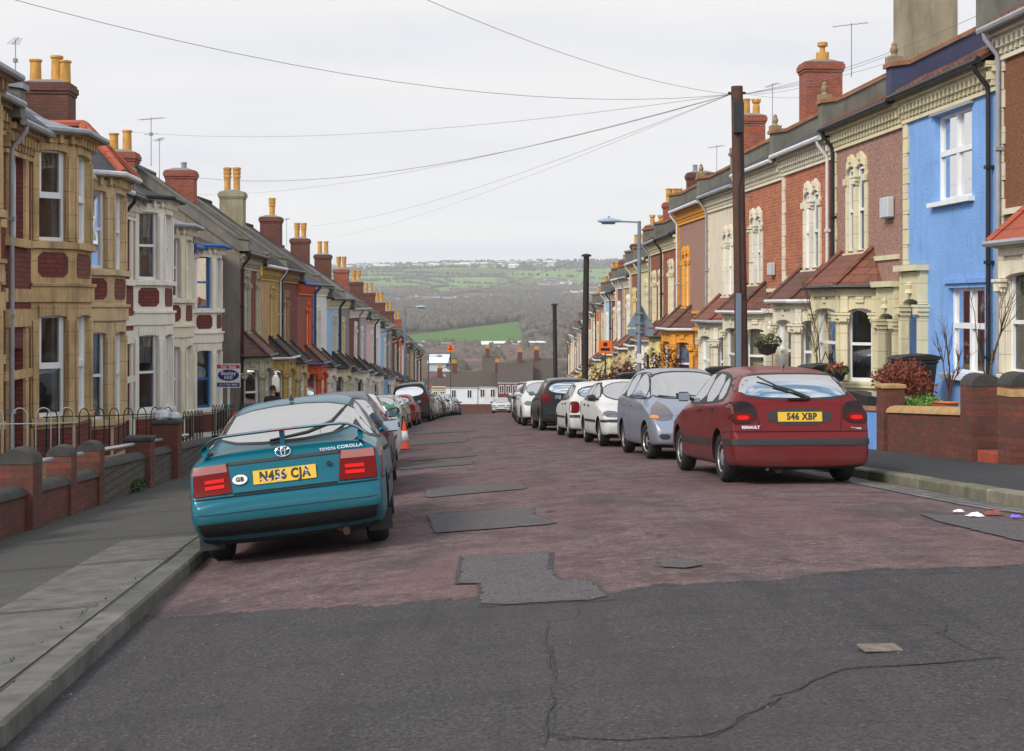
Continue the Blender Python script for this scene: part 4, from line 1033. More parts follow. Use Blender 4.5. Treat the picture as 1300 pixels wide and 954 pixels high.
CRM = M('cream_painted_stone', (.66,.60,.40), .7, .08, 2, .22, .2, 30, joints=.36)
CRM2 = M('pale_cream_stone', (.68,.63,.50), .7, .08, 2, .22, .2, 30, joints=.36)
YLW = M('yellow_painted_stone', (.74,.33,.035), .6, .06, 2, .12, .2, 30, joints=.36)
PYL = M('pale_yellow_render', (.68,.58,.27), .7, .06, 2, .15, .2, 30)
ORN = M('orange_red_paint', (.62,.10,.025), .6, .08, 2, .1, .2, 30, joints=.36)
BLUER = M('sky_blue_render', (.20,.38,.74), .85, .10, 1.2, .22, .8, 30, bd=.02)
BROWNP = M('brown_pebbledash', (.20,.085,.04), .95, .45, 20, .25, .6, 60, bd=.02)
PINKP = M('pinkish_pebbledash', (.33,.19,.15), .95, .5, 22, .25, .6, 60, bd=.02)
GREYP_ = M('grey_pebbledash', (.26,.23,.22), .95, .4, 22, .3, .6, 60, bd=.02)
CRMR = M('cream_render', (.66,.58,.46), .85, .06, 2, .25, .3, 40)
TANR = M('tan_render', (.42,.29,.14), .9, .12, 2, .3, .3, 40)
LBLU = M('pale_blue_render', (.32,.50,.74), .85, .05, 2, .15, .3, 40)
PNK = M('pale_pink_render', (.68,.44,.50), .85, .05, 2, .12, .3, 40)
WHR = M('white_render', (.70,.72,.74), .85, .06, 2, .2, .3, 40)
GRNR = M('pale_green_render', (.45,.55,.42), .85, .06, 2, .15, .3, 40)
LILR = M('lilac_grey_render', (.36,.32,.38), .85, .06, 2, .2, .3, 40)
GABR = M('grey_cement_render', (.20,.175,.145), .95, .25, .9, .5, .4, 25)
NAVY = M('navy_painted_render', (.05,.055,.11), .9, .15, 2, .3)
REDTILE = tiles('dull_red_tiles', (.23,.075,.042), (.15,.05,.034), moss=.5); HIPT = tiles('bright_hip_tiles', (.42,.085,.04), (.3,.07,.04), moss=.3, rw=.9, rh=.3)
BROWNTILE = tiles('brown_clay_tiles', (.15,.055,.035), (.10,.045,.032), moss=.45)
SLATE = tiles('grey_slates', (.055,.06,.072), (.04,.043,.052), .5, .3, .22, moss=.3)
DSLATE = tiles('dark_roof_tiles', (.045,.036,.032), (.035,.03,.028), .85, .25, .2, moss=.35)
# ------------------------------------------------------------------ right hand terrace
def base_z(side, s0, s1):
    s = (s0 + s1)/2 + (1 if side < 0 else 1)
    return gz(s, XR) + .62 if side > 0 else gz(s, XL) + .18
def eave_abs(px, y, X):
    s = s_at(px, X); v = P(s, X); return ZC + (CY - y)*v.y/FPX
def rhouse(i, s0, s1, ez, wm, trim, label, bay=None, baymat=None, broof=None, chim=None, php=.5, style='bay', frame=None, doorm=None, odd=None, gut=None, pipe='far', upper='lancet',
           lod=0, side=1, X=9.8, rm=None, parapet='far', pm=None, quo=True, cur=None, cur2=None, pots=None, cmat=None, chh=1.9, cfrac=.52, finial=False, upw=None, roofh=.8, group=None, pitch=28, aer=None, cl=1.15, cw=.72):
    bz = base_z(side, s0, s1); E = ez - bz
    h = new_house('terraced_house', side, s0, s1, X, bz, E, label, group or ('houses of the right hand terrace' if side > 0 else 'houses of the left hand terrace'))
    h.trim = trim; h.gut = gut or BLACKP; W = h.W; bm_ = baymat or trim
    if odd is None: odd = i % 2 == 1
    # odd: door near, bay far
    hb = max(2.05, E*.34)*0 + 3.55*min(1, E/6.3)   # sill height of the upper window
    u = lambda a, b: U(h, a, b)
    dt = (.28, 1.12) if odd else (W - 1.12, W - .28)
    bt = (W - 4.3, W - 1.25) if i == 1 and side > 0 else (W - 3.3 if W > 4.5 else W - 3.1, W - .25) if odd else (.25, 3.1 if W <= 4.5 else 3.3)
    a, b = u(*dt); door(h, a, b, doorm or random.choice(DOORS), bm_ if style != 'plain' else trim, lod, portal=True)
    a, b = u(*bt)
    if style == 'bay':
        ground_bay(h, a, b, bm_, broof or BROWNTILE, lod, cur=cur, fr=frame, roofh=roofh)
        h.ops.append((a + .25, b - .25, .6, 2.6))
    elif style == 'plain':
        a, b = u(.55, 2.2); h.ops.append((a, b, .88, 2.42)); window(h, (0,0), (1,0), a, b, .88, 2.42, frame, rec=.1, bars='cross', lod=lod, curtain=cur)
        s = MB(); s.box(a - .12, b + .12, -.1, .12, .78, .875); s.build('window_sill', WHITE, h.root); l = MB(); l.box(a - .12, b + .12, .001, .05, 2.5, 2.58); l.build('lintel', BLUER if wm is BLUER else trim, h.root)
    zs = hb; tc = sum(u(*bt))/2 if upw is None else sum(u(*upw))/2
    if upper == 'lancet': lancet(h, tc, zs, upw and trim or (baymat if baymat and i == -1 else trim), lod, fr=frame, cur=cur2)
    elif upper == 'twoslots':
        for k, c_ in enumerate((.3, .75)):
            q = sum(u(*bt))/2 if k == 0 else sum(u(*dt))/2
            lancet(h, q, zs, trim, lod, lights=2 if k == 0 else 1, fr=frame)
    elif upper == 'triple':
        lancet(h, W*.5, zs, trim, lod, lights=4, lw=.36, fr=frame)
    elif upper == 'cross':
        a, b = u(1.1, 2.85); h.ops.append((a, b, 4.02, 5.62)); window(h, (0,0), (1,0), a, b, 4.02, 5.62, frame, rec=.1, bars='cross', lod=lod, curtain=cur2)
        s = MB(); s.box(a - .12, b + .12, -.1, .12, 3.93, 4.015); s.build('window_sill', WHITE, h.root); l = MB(); l.box(a - .1, b + .1, .001, .08, 5.63, 5.69); l.build('lintel', GREYP, h.root)
    rr = rm or BROWNTILE
    roofs(h, E, pitch, rr, parapet=parapet, pm=pm, lod=lod, finial=finial, ph=php, cm=None if side > 0 else CONC)
    shell(h, E, wm)
    cornice_gutter(h, E, lod, pipe=pipe, cm=None)
    if quo: quoin(h, 'far')
    if style != 'plain' and upper in ('lancet',) and lod < 1:
        sb = MB(); sb.box(.26, W - .26, .001, .045, zs - .22, zs - .125); sb.build('string_course', trim, h.root)
    if chim:
        hi = (chim == 'far') == (side > 0); xc = W if hi else 0
        yc = -h.rdg*cfrac - .2; zb = E + h.rdg*cfrac*h.pt - .3
        co = chimney(h, xc, yc, zb, cw, cl, chh + .6, cmat or RB, pots or [(0, -.5, 'crown', .6), (0, .3, 'crown', .6)], lod)
        if aer is not None: aerial(h, xc + aer[0], yc + aer[1], zb + chh + .8, aer[2], aer[3], co)
    return h
DOORS = [M('dark_blue_door', (.02,.03,.12), .4, .05, 3, 0), M('dark_red_door', (.18,.02,.02), .4, .05, 3, 0), M('white_door', (.6,.6,.58), .4, .05, 3, 0), M('dark_green_door', (.02,.07,.04), .4, .05, 3, 0), M('varnished_wood_door', (.22,.09,.03), .4, .2, 6, 0), M('black_door', (.02,.02,.022), .4, .05, 3, 0)]
PURP = M('deep_blue_violet_door', (.035,.02,.28), .4, .05, 3, 0)
bR = [19.0] + [s_at(x, 9.8) for x in (1267, 1148, 1058, 994, 942, 898, 861)]
print('right bounds', [round(x,2) for x in bR])
e1 = eave_abs(1148, 120, 9.95); e0 = eave_abs(1262, 37, 9.95) ; e2 = eave_abs(995, 196, 9.95); e3 = eave_abs(898, 250, 9.95)
print('eaves', e0, e1, e2, e3, [base_z(1, a, b) for a, b in zip(bR[:-1], bR[1:])])
CH2 = [(0, -.45, 'crown', .62), (0, .35, 'plain', .62)]
rhouse(1, bR[0], bR[1], e0, BROWNP, CRM2, 'brown pebbledashed house with orange tiled bay roof at the right edge', baymat=CRM2, broof=HIPT, gut=GREYP, odd=True, cur=(0,'full'), cur2=(0,'sides'), parapet='far', pm=CONC, rm=BROWNTILE, roofh=.75)
rhouse(2, bR[1], bR[2], e1, BLUER, CRM, 'bright sky blue rendered house with white cross barred windows', style='plain', upper='cross', baymat=CRM, doorm=PURP, odd=False, cur=None, cur2=(0,'sides'), parapet='far', pm=NAVY, finial=True, rm=BROWNTILE, pipe='near', frame=WHITE, gut=BLACKP)
rhouse(3, bR[2], bR[3], e1 - .05, PINKP, CRM, 'pinkish brown pebbledashed house with cream bay beside the sky blue house', baymat=CRM, broof=REDTILE, doorm=PURP, odd=True, cur=(1,'sides'), cur2=(0,'sides'), chim='far', cmat=M('tan_chimney_render', (.27,.235,.16), .95, .25, 1.2, .5), chh=2.6, pots=[(0,-.4,'plain',.5),(0,.4,'plain',.5)], finial=True, rm=BROWNTILE, gut=BLACKP, pipe='far', cl=1.2, cw=.9, aer=(-.2, -.9, 1, .3))
rhouse(4, bR[3], bR[4], e2 + .02, OB, CRM2, 'orange brick house with ivory bay and bare climber, nearer of the two orange brick houses', baymat=CRM2, broof=BROWNTILE, odd=False, cur=(0,'full'), cur2=(0,'full'), gut=WHITEP, rm=SLATE, finial=True, pipe='near', chim='far', pots=[(0,.0,'wide',.55)], potmat=None if True else None) if False else None
rhouse(4, bR[3], bR[4], e2 + .02, OB, CRM2, 'orange brick house with ivory bay, the nearer of the two orange brick houses', baymat=CRM2, broof=BROWNTILE, odd=False, cur=(0,'full'), cur2=(0,'full'), gut=WHITEP, rm=SLATE, finial=True, pipe='near')
rhouse(5, bR[4], bR[5], e2 - .06, OB, CRM2, 'orange brick house behind the tall telegraph pole, the farther of the two orange brick houses', baymat=CRM2, broof=BROWNTILE, odd=True, cur=(3,'full'), cur2=(0,'full'), gut=WHITEP, rm=SLATE, finial=True, pipe='far', chim='far', chh=1.75, cl=1.1, cfrac=.57, pots=[(0,-.1,'wide',.6)], aer=(-.1,-.9,0,.9))
rhouse(6, bR[5], bR[6], e3 + .05, CRMR, CRM2, 'cream rendered house just beyond the tall telegraph pole', baymat=CRM2, broof=REDTILE, odd=False, cur=(1,'full'), cur2=(0,'full'), gut=GREYP, rm=SLATE, finial=True)
rhouse(7, bR[6], bR[7], e3 - .05, PINKP, YLW, 'house with bright orange yellow bay and window surround', baymat=YLW, broof=BROWNTILE, odd=True, cur=(1,'full'), gut=WHITEP, rm=SLATE, chim='far', chh=1.8, cl=.95, cfrac=.66, pots=CH2, doorm=DOORS[0], aer=(-.1,-.8,0,.2))
spec = [ # (upper boundary px or None, wall, trim, bay, roof, upper, desc)
 (RB, CRM, PYL, BROWNTILE, 'lancet', 'red brick house with pale yellow bay next to the orange yellow bay'),
 (RB, CRM, WHT, REDTILE, 'twoslots', 'red brick house with four tall cream window lights and a white bay'),
 (PYL, CRM, CRM, DSLATE, 'lancet', 'pale yellow rendered house behind the triangular road sign'),
 (RB, PYL, OCH2, REDTILE, 'twoslots', 'red brick house with ochre bay behind the orange sale board'),
 (TANR, WHT, OCH2, REDTILE, 'lancet', 'tan rendered house with white window surround beyond the orange sale board'),
 (RB, WHT, PYL, REDTILE, 'lancet', 'red brick house with white windows beside the middle telegraph pole'),
 (MB_, CRM, CRM, BROWNTILE, 'lancet', 'dark brick house with cream trim beyond the middle telegraph pole'),
 (LBLU, WHT, PYL, BROWNTILE, 'lancet', 'pale blue house far down the right terrace'),
 (PYL, OCH2, PYL, BROWNTILE, 'lancet', 'yellow house far down the right terrace after the pale blue one'),
 (ORN, CRM, CRM, REDTILE, 'lancet', 'orange painted house far down the right terrace'),
 (CRMR, WHT, CRM, DSLATE, 'lancet', 'cream house far down the right terrace after the orange painted one'),
 (OB, CRM, PYL, BROWNTILE, 'lancet', 'orange brick house with yellow bay far down the right terrace'),
 (WHR, CRM, YLW, BROWNTILE, 'lancet', 'white house with yellow bay far down the right terrace'),
 (MB_, PYL, CRM, BROWNTILE, 'lancet', 'dark brick house with yellow trim far down the right terrace'),
 (PNK, WHT, WHT, REDTILE, 'lancet', 'pink house far down the right terrace'),
 (OCH2, CRM, OCH2, BROWNTILE, 'lancet', 'tan stone house near the far end of the right terrace'),
 (RB, WHT, YLW, BROWNTILE, 'lancet', 'red brick house with yellow bay near the far end of the right terrace'),
 (CRMR, CRM, CRM, DSLATE, 'lancet', 'cream house near the far end of the right terrace'),
 (PYL, WHT, PYL, BROWNTILE, 'lancet', 'yellow house near the far end of the right terrace'),
 (OB, WHT, OCH2, BROWNTILE, 'lancet', 'orange brick house at the far end of the right terrace'),
]
ATS = [(51.2, 3.33), (77, 1.95+.1), (95, .7), (150, -3.2)]
s = bR[-1]
rnd = random.Random(3)
for i, (wm, tr, by, br, up, lab) in enumerate(spec):
    w = 4.75; s1 = s + w; pair = (i // 2) * 2
    sp_ = bR[-1] + (pair + 1) * w
    ez = pave(sp_, XR) + 7.35 + (0 if i < 10 else .1)
    hh = rhouse(8 + i, s, s1, ez, wm, tr, lab, baymat=by, broof=br, upper=up, lod=0 if i < 2 else (1 if i < 9 else 2), gut=rnd.choice([BLACKP, GREYP, WHITEP]), rm=rnd.choice([SLATE, DSLATE]),
           chim='far' if i % 2 == 1 else None, pots=[[(0,-.5,'crown',.6),(0,.3,'crown',.6)],[(0,-.4,'ring',.65),(0,.4,'plain',.6)],[(0,.4,'cowl',.3)],[(0,-.4,'plain',.7),(0,.1,'plain',.7),(0,.55,'plain',.7)]][(i//2 + 2) % 4],
           cmat=[RB, DB, RB][i % 3], chh=1.6, aer=(-.1,-.7,0,.5) if i in (1, 7) else None, quo=i < 10, cur=(0,'full') if i < 2 else None)
    s = s1
sR_end = s
# ------------------------------------------------------------------ left hand terrace, near: two storey bays
def lhouse(i, s0, s1, ez, bez, st, bk, label, odd, frame, lod=0, rm=SLATE, broof='lead', chim=None, cmat=DB, pots=None, gut=GREYP, cur=None, pipe='near', chh=1.5, pan=True, winbars='upvc', aer=None):
    bz = base_z(-1, s0, s1); E = ez - bz; X = -6.65
    h = new_house('terraced_house', -1, s0, s1, X, bz, E, label, 'bay fronted houses at the left'); h.trim = st; h.gut = gut; W = h.W
    u = lambda a, b: U(h, a, b)
    zf = 1.0*min(1, E/6.1); k = E/6.15
    lo = (1.0*k, 2.8*k); hi = (4.1*k, 5.72*k)
    t0, t1 = (W - 2.95, W - .35) if odd else (.35, 2.95)
    a, b = u(t0, t1); c, pr = .62, .62
    pts = [(a, 0), (a + c, pr), (b - c, pr), (b, 0)]; top = E - .15
    m = MB(); pms = []
    for j in range(3):
        pm_, pm2, pm3 = MB(), MB(), MB(); pms += [pm_, pm2, pm3]
        p, q = pts[j], pts[j+1]; L = math.dist(p, q); d = ((q[0]-p[0])/L, (q[1]-p[1])/L); mg = .17
        panel(m, p, d, L, -1.6, top, [(mg, L - mg, *lo), (mg, L - mg, *hi)], .2)
        for (za, zb, e) in ((lo[0] - .14, lo[0] - .02, .07), (3.02*k, 3.3*k, .05), (3.3*k, 3.36*k, .09), (hi[0] - .14, hi[0] - .02, .09), (hi[1] + .12, hi[1] + .2, .04)):
            m.obox(p, d, -.02, L + .02, .001, e, za, zb)
        for z_ in (lo[1], hi[1]): head_block(m, p, d, mg - .02, L - mg + .02, z_ - .07, .24, .03, rise=.05)
        for z_ in (lo, hi):
            for t in (mg/2 + .005, L - mg/2 - .005): m.obox(p, d, t - .06, t + .06, .001, .035, z_[0], z_[1] - .1)
        # brick panels: chamfered under the upper sill, frieze under the eaves, plinth below
        if pan:
            n = (-d[1], d[0]); fn = lambda uu, vv, kk: (p[0] + d[0]*uu + n[0]*kk, p[1] + d[1]*uu + n[1]*kk, vv)
            x0, x1, z0, z1, ch = .14, L - .14, 3.46*k, hi[0] - .2, .09
            pm_.prism([(x0+ch,z0),(x1-ch,z0),(x1,z0+ch),(x1,z1-ch),(x1-ch,z1),(x0+ch,z1),(x0,z1-ch),(x0,z0+ch)], fn, .001, .012)
            pm2.prism([(.06,.25),(L-.06,.25),(L-.06,lo[0]-.2),(.06,lo[0]-.2)], fn, .001, .012)
            nb = max(2, int(L/.28))
            pm3.obox(p, d, .05, L - .05, .001, .012, hi[1] + .22, top - .2)
        for q_ in range(max(3, int(L/.2))):
            x_ = L*(q_ + .5)/max(3, int(L/.2)); m.obox(p, d, x_ - .035, x_ + .035, .001, .13, top - .19, top - .03)
        m.obox(p, d, -.03, L + .03, .001, .17, top - .03, top + .05)
    m.build('bay', st, h.root, bevel=.012 if lod < 1 else 0); [q_.build('brick_panel', bk, h.root) for q_ in pms]; ib = MB(); ib.box(a + .25, b - .25, .012, .03, 0, top - .2); ib.build('room_backing', INTER, h.root)
    for j in range(3):
        p, q = pts[j], pts[j+1]; L = math.dist(p, q); d = ((q[0]-p[0])/L, (q[1]-p[1])/L)
        window(h, p, d, .17, L - .17, lo[0], lo[1], frame, rec=.1, bars=winbars, lod=lod, curtain=cur)
        window(h, p, d, .17, L - .17, hi[0], hi[1], frame, rec=.1, bars=winbars, lod=lod, curtain=cur)
    zt = top + .055; o = .22
    e = MB(); 
    E6 = [(a - .12, 0, zt), (a - .12, .12, zt), (a + c - .12, pr + o, zt), (b - c + .12, pr + o, zt), (b + .12, .12, zt), (b + .12, 0, zt)]
    if broof == 'hip':
        ap = [((a+b)/2 - .12, -.1, zt + 1.05), ((a+b)/2 + .12, -.1, zt + 1.05)]
        vs = E6 + ap + [(a - .12, -1.6, zt), (b + .12, -1.6, zt)]
        e.add(vs, [(0,1,6),(1,2,6),(2,3,7,6),(3,4,7),(4,5,7),(5,9,7),(8,0,6),(9,8,6,7)])
        ro = e.build('bay_roof', SLATE, h.root); r = MB()
        for v0 in (1, 2, 3, 4): r.tube([Vector(vs[v0]) + Vector((0,0,.03)), Vector(ap[0] if v0 < 3 else ap[1]) + Vector((0,0,.03))], .085, 7)
        r.tube([Vector(ap[0]) + Vector((0,0,.04)), Vector(ap[1]) + Vector((0,0,.04)), (((a+b)/2), -1.5, zt + 1.08)], .085, 7)
        r.build('hip_tiles', HIPT, ro)
    else:
        T6 = [(a + .5, -.25, zt + .34), (b - .5, -.25, zt + .34)]
        vs = E6 + T6; e.add(vs, [(0,1,6),(1,2,6),(2,3,7,6),(3,4,7),(4,5,7),(0,6,7,5),(5,4,3,2,1,0)])
        ro = e.build('bay_roof', LEAD if broof == 'lead' else DSLATE, h.root)
    g = MB(); g.tube([(x + (0 if 0 < ii < 5 else 0), y + (.05 if y > .05 else 0), z - .01) for ii, (x, y, z) in enumerate(E6)], .055, 7); g.build('gutter', gut, ro)
    # flat part of the front: door below, single light above
    dt = (.35, 1.2) if odd else (W - 1.2, W - .35)
    x0, x1 = u(*dt); door(h, x0, x1, random.choice(DOORS), st, 1, portal=False)
    h.ops.append((x0, x1, hi[0], hi[1])); window(h, (0,0), (1,0), x0, x1, hi[0], hi[1], frame, rec=.12, bars=winbars, lod=lod, curtain=cur)
    s2 = MB()
    for (za, zb, top_) in ((0, 2.25, 2.9*k), (hi[0] - .02, hi[1], hi[1] + .35)):
        s2.box(x0 - .2, x0 - .004, .001, .05, za if za else -1.2, top_ - .3); s2.box(x1 + .004, x1 + .2, .001, .05, za if za else -1.2, top_ - .3); s2.box(x0 - .24, x1 + .24, .001, .08, top_ - .3, top_)
    s2.box(x0 - .24, x1 + .24, .001, .1, hi[0] - .16, hi[0] - .02); s2.box(0, (a if a > W - b else W) - .01 if a > W - b else W, .001, .05, 3.02*k, 3.3*k) if False else None
    xa, xb = (0.0, a - .02) if (a > W - b) else (b + .02, W)
    s2.box(xa, xb, .001, .045, 3.02*k, 3.24*k); s2.box(xa, xb, .001, .045, 1.75, 1.9)
    s2.build('stone_dressing', st, h.root)
    h.ops.append((a + .3, b - .3, lo[0], lo[1])); h.ops.append((a + .3, b - .3, hi[0], hi[1]))
    roofs(h, E, 34, rm, parapet='near', pm=CONC, cm=LEAD, lod=lod, ph=.35); shell(h, E, bk)
    cornice_gutter(h, E, lod, pipe=pipe, gm=gut)
    if chim:
        hi_ = (chim == 'far') == (-1 > 0); xc = W if hi_ else 0
        cf = .72; yc = -h.rdg*cf; zb = E + h.rdg*cf*h.pt - .4; chh -= .62
        co = chimney(h, xc, yc, zb, .85, 1.2 if i == 3 else .95, chh + .7, cmat, pots, lod)
        if aer: aerial(h, xc + aer[0], yc + aer[1], zb + chh + .9, aer[2], aer[3], co)
    return h
bL = [19.15, 23.8, 28.45, 33.1, 37.75, 42.4, 47.05]
DKF = M('dark_brown_window_paint', (.05,.03,.025), .4, .05, 3, 0); BLF = M('blue_window_paint', (.02,.14,.42), .4, .05, 3, 0)
YP = lambda n=2: [(0,-.55,'plain',.62),(0,.35,'plain',.72),(0,.7,'plain',.6)][:n]
lz = lambda px, y, X=-6.1: eave_abs(px, y, X)
lhouse(0, bL[0], bL[1], gz(22, XL) + 6.35, 0, OCH, MB_, 'sooty ochre stone house cut by the left edge of the photo', False, WHITE, cur=(0,'sides'), chim=None)
lhouse(1, bL[1], bL[2], lz(122, 188) + .15, 0, OCH, MB_, 'sooty ochre stone and maroon brick house with tall white framed bay', True, WHITE, cur=(0,'sides'), pipe='near')
lhouse(2, bL[2], bL[3], lz(165, 236) + .15, 0, OCH2, MB_, 'tan stone house whose bay has a slate turret with red hip tiles', False, WHITE, broof='hip', gut=WHITEP, cur=(0,'full'), winbars='sash')
lhouse(3, bL[3], bL[4], lz(222, 262) + .15, 0, WHT, MB_, 'white painted bay house with brown brick panels, beyond the slate turret', True, WHITE, gut=BLACKP, cur=(0,'high'), winbars='sash', broof='dark', chim='far', pots=YP(3), aer=(-.2,-.9,1,.4))
lhouse(4, bL[4], bL[5], lz(246, 294) + .15, 0, M('ivory_painted_stone', (.74,.68,.54), .7, .06, 2, .25, .15, 30), MB_, 'ivory painted bay house in the middle of the three pale ones', False, WHITE, gut=GREYP, winbars='sash', cur=(0,'low'))
lhouse(5, bL[5], bL[6] - .02, lz(283, 318) + .15, 0, WHT, MB_, 'white bay house with bright blue sash windows against the grey gable', True, BLF, gut=BLUEP, winbars='sash', chim='far', pots=YP(2), cmat=RB, broof='dark', aer=(-.2,.9,1,1.0))
# ------------------------------------------------------------------ left hand terrace, far
GST = M('greenish_grey_stone', (.40,.38,.27), .85, .15, 2, .35, .2, 30, joints=.36)
BST = M('brown_stained_stone', (.34,.23,.11), .85, .2, 2, .5, .2, 30, joints=.36)
OCP = M('ochre_painted_stone', (.50,.34,.10), .75, .1, 2, .3, .2, 30, joints=.36)
L2 = [ # wall, trim, bay, bay roof, gutter, upper, label
 (MB_, GST, GST, BROWNTILE, BLACKP, 'twoslots', 'maroon brick house whose big grey rendered gable faces up the street'),
 (TANR, OCP, OCP, DSLATE, WHITEP, 'lancet', 'tan rendered house with ochre bay and white downpipe'),
 (MB_, BST, OCH2, DSLATE, BLACKP, 'lancet', 'dark brick house with brown stained stone windows and tan bay'),
 (RB, ORN, ORN, BROWNTILE, BLUEP, 'lancet', 'red brick house with orange red bay and bright blue pipe'),
 (WHR, WHT, WHT, DSLATE, BLACKP, 'lancet', 'white house between the orange red bay and the pale blue house'),
 (LBLU, CRM, CRM, DSLATE, BLACKP, 'lancet', 'pale blue house with cream bay, nearest blue one on the left'),
 (GREYP_, CRM, CRM2, DSLATE, BLACKP, 'lancet', 'grey pebbledashed house with cream window surround on the left'),
 (MB_, WHT, WHT, DSLATE, GREYP, 'lancet', 'maroon brick house with white window surround on the left'),
 (LILR, WHT, WHT, DSLATE, GREYP, 'lancet', 'lilac grey house beside the pink one on the left'),
 (PNK, WHT, WHT, DSLATE, BLACKP, 'lancet', 'pale pink rendered house on the left'),
 (WHR, WHT, LBLU, DSLATE, BLACKP, 'lancet', 'white house beyond the pink one on the left'),
 (LBLU, WHT, WHT, DSLATE, GREYP, 'lancet', 'farther pale blue house on the left, beside the street lamp'),
 (GREYP_, CRM, CRM, BROWNTILE, BLACKP, 'lancet', 'grey house behind the left street lamp'),
 (MB_, CRM, CRM, DSLATE, BLACKP, 'lancet', 'dark brick house just past the left street lamp'),
 (ORN, WHT, ORN, DSLATE, BLACKP, 'lancet', 'bright orange painted house far down the left terrace'),
 (WHR, CRM, CRM, DSLATE, GREYP, 'lancet', 'white house after the bright orange one, far left terrace'),
 (MB_, CRM, PYL, DSLATE, BLACKP, 'lancet', 'dark brick house with yellow bay far down the left terrace'),
 (TANR, CRM, CRM, DSLATE, BLACKP, 'lancet', 'tan house far down the left terrace'),
 (LILR, WHT, WHT, DSLATE, BLACKP, 'lancet', 'grey lilac house near the far end of the left terrace'),
 (MB_, WHT, CRM, DSLATE, BLACKP, 'lancet', 'dark brick house near the far end of the left terrace'),
 (TANR, OCP, OCP, BROWNTILE, BLACKP, 'lancet', 'tan house with ochre trim at the far end of the left terrace'),
]
s = 47.05; XF = -5.6
for i, (wm, tr, by, br, gu, up, lab) in enumerate(L2):
    w = 5.0; s1 = s + w; pair = ((i + 1) // 2) * 2 - 1; sp_ = 47.05 + (pair + 1) * w
    ez = pave(sp_, XL) + 6.75 + (.1 if i > 6 else 0) - (.5 if i < 1 else (.15 if i < 3 else 0))
    h = rhouse(i, s, s1, ez, wm, tr, lab, side=-1, X=XF, baymat=by, broof=br, upper=up, lod=0 if i < 4 else (1 if i < 9 else 2), gut=gu, rm=DSLATE if i % 3 else SLATE, pipe='far' if i % 2 else 'near',
           php=.22, chim='far' if i % 2 == 0 else None, cmat=[RB, DB, DB, DB, DB][(i//2) % 5] if i != 2 else M('yellow_grey_render', (.26,.235,.15), .95, .2, 1.5, .4), pots=[[(0,.2,'cowl',.25)],[(0,-.45,'ring',1.05),(0,.35,'ring',1.05)],[(0,.1,'ring',.95)],[(0,-.35,'ring',.9),(0,.4,'ring',.9)],[(0,-.4,'plain',.85),(0,.4,'plain',.85)],[(0,-.35,'ring',.9),(0,.4,'ring',.9)]][(i//2) if i < 12 else 3 + (i//2) % 3],
           pitch=36, cfrac=.69, chh=.75 if i == 0 else 1.08, quo=False, parapet='both' if False else 'near', aer=(-.1,-.8,0,.4) if i in (0, 6) else None, cur=(0,'full') if i < 3 else None, odd=(i % 2 == 1), cl=1.02)
    if i == 0:   # big grey rendered gable end facing up the street
        g = MB(); t = h.pt; W = h.W
        g.prism([(.02, -1.6), (.02, h.E - .02), (-3.8, h.E + 3.8*t + .05), (-7.62, h.E - .02), (-7.62, -1.6)], lambda u, v, w_: (w_, u, v), W + .001, W + .06)
        g.build('gable_render', GABR, h.root)
    s = s1
sL_end = s
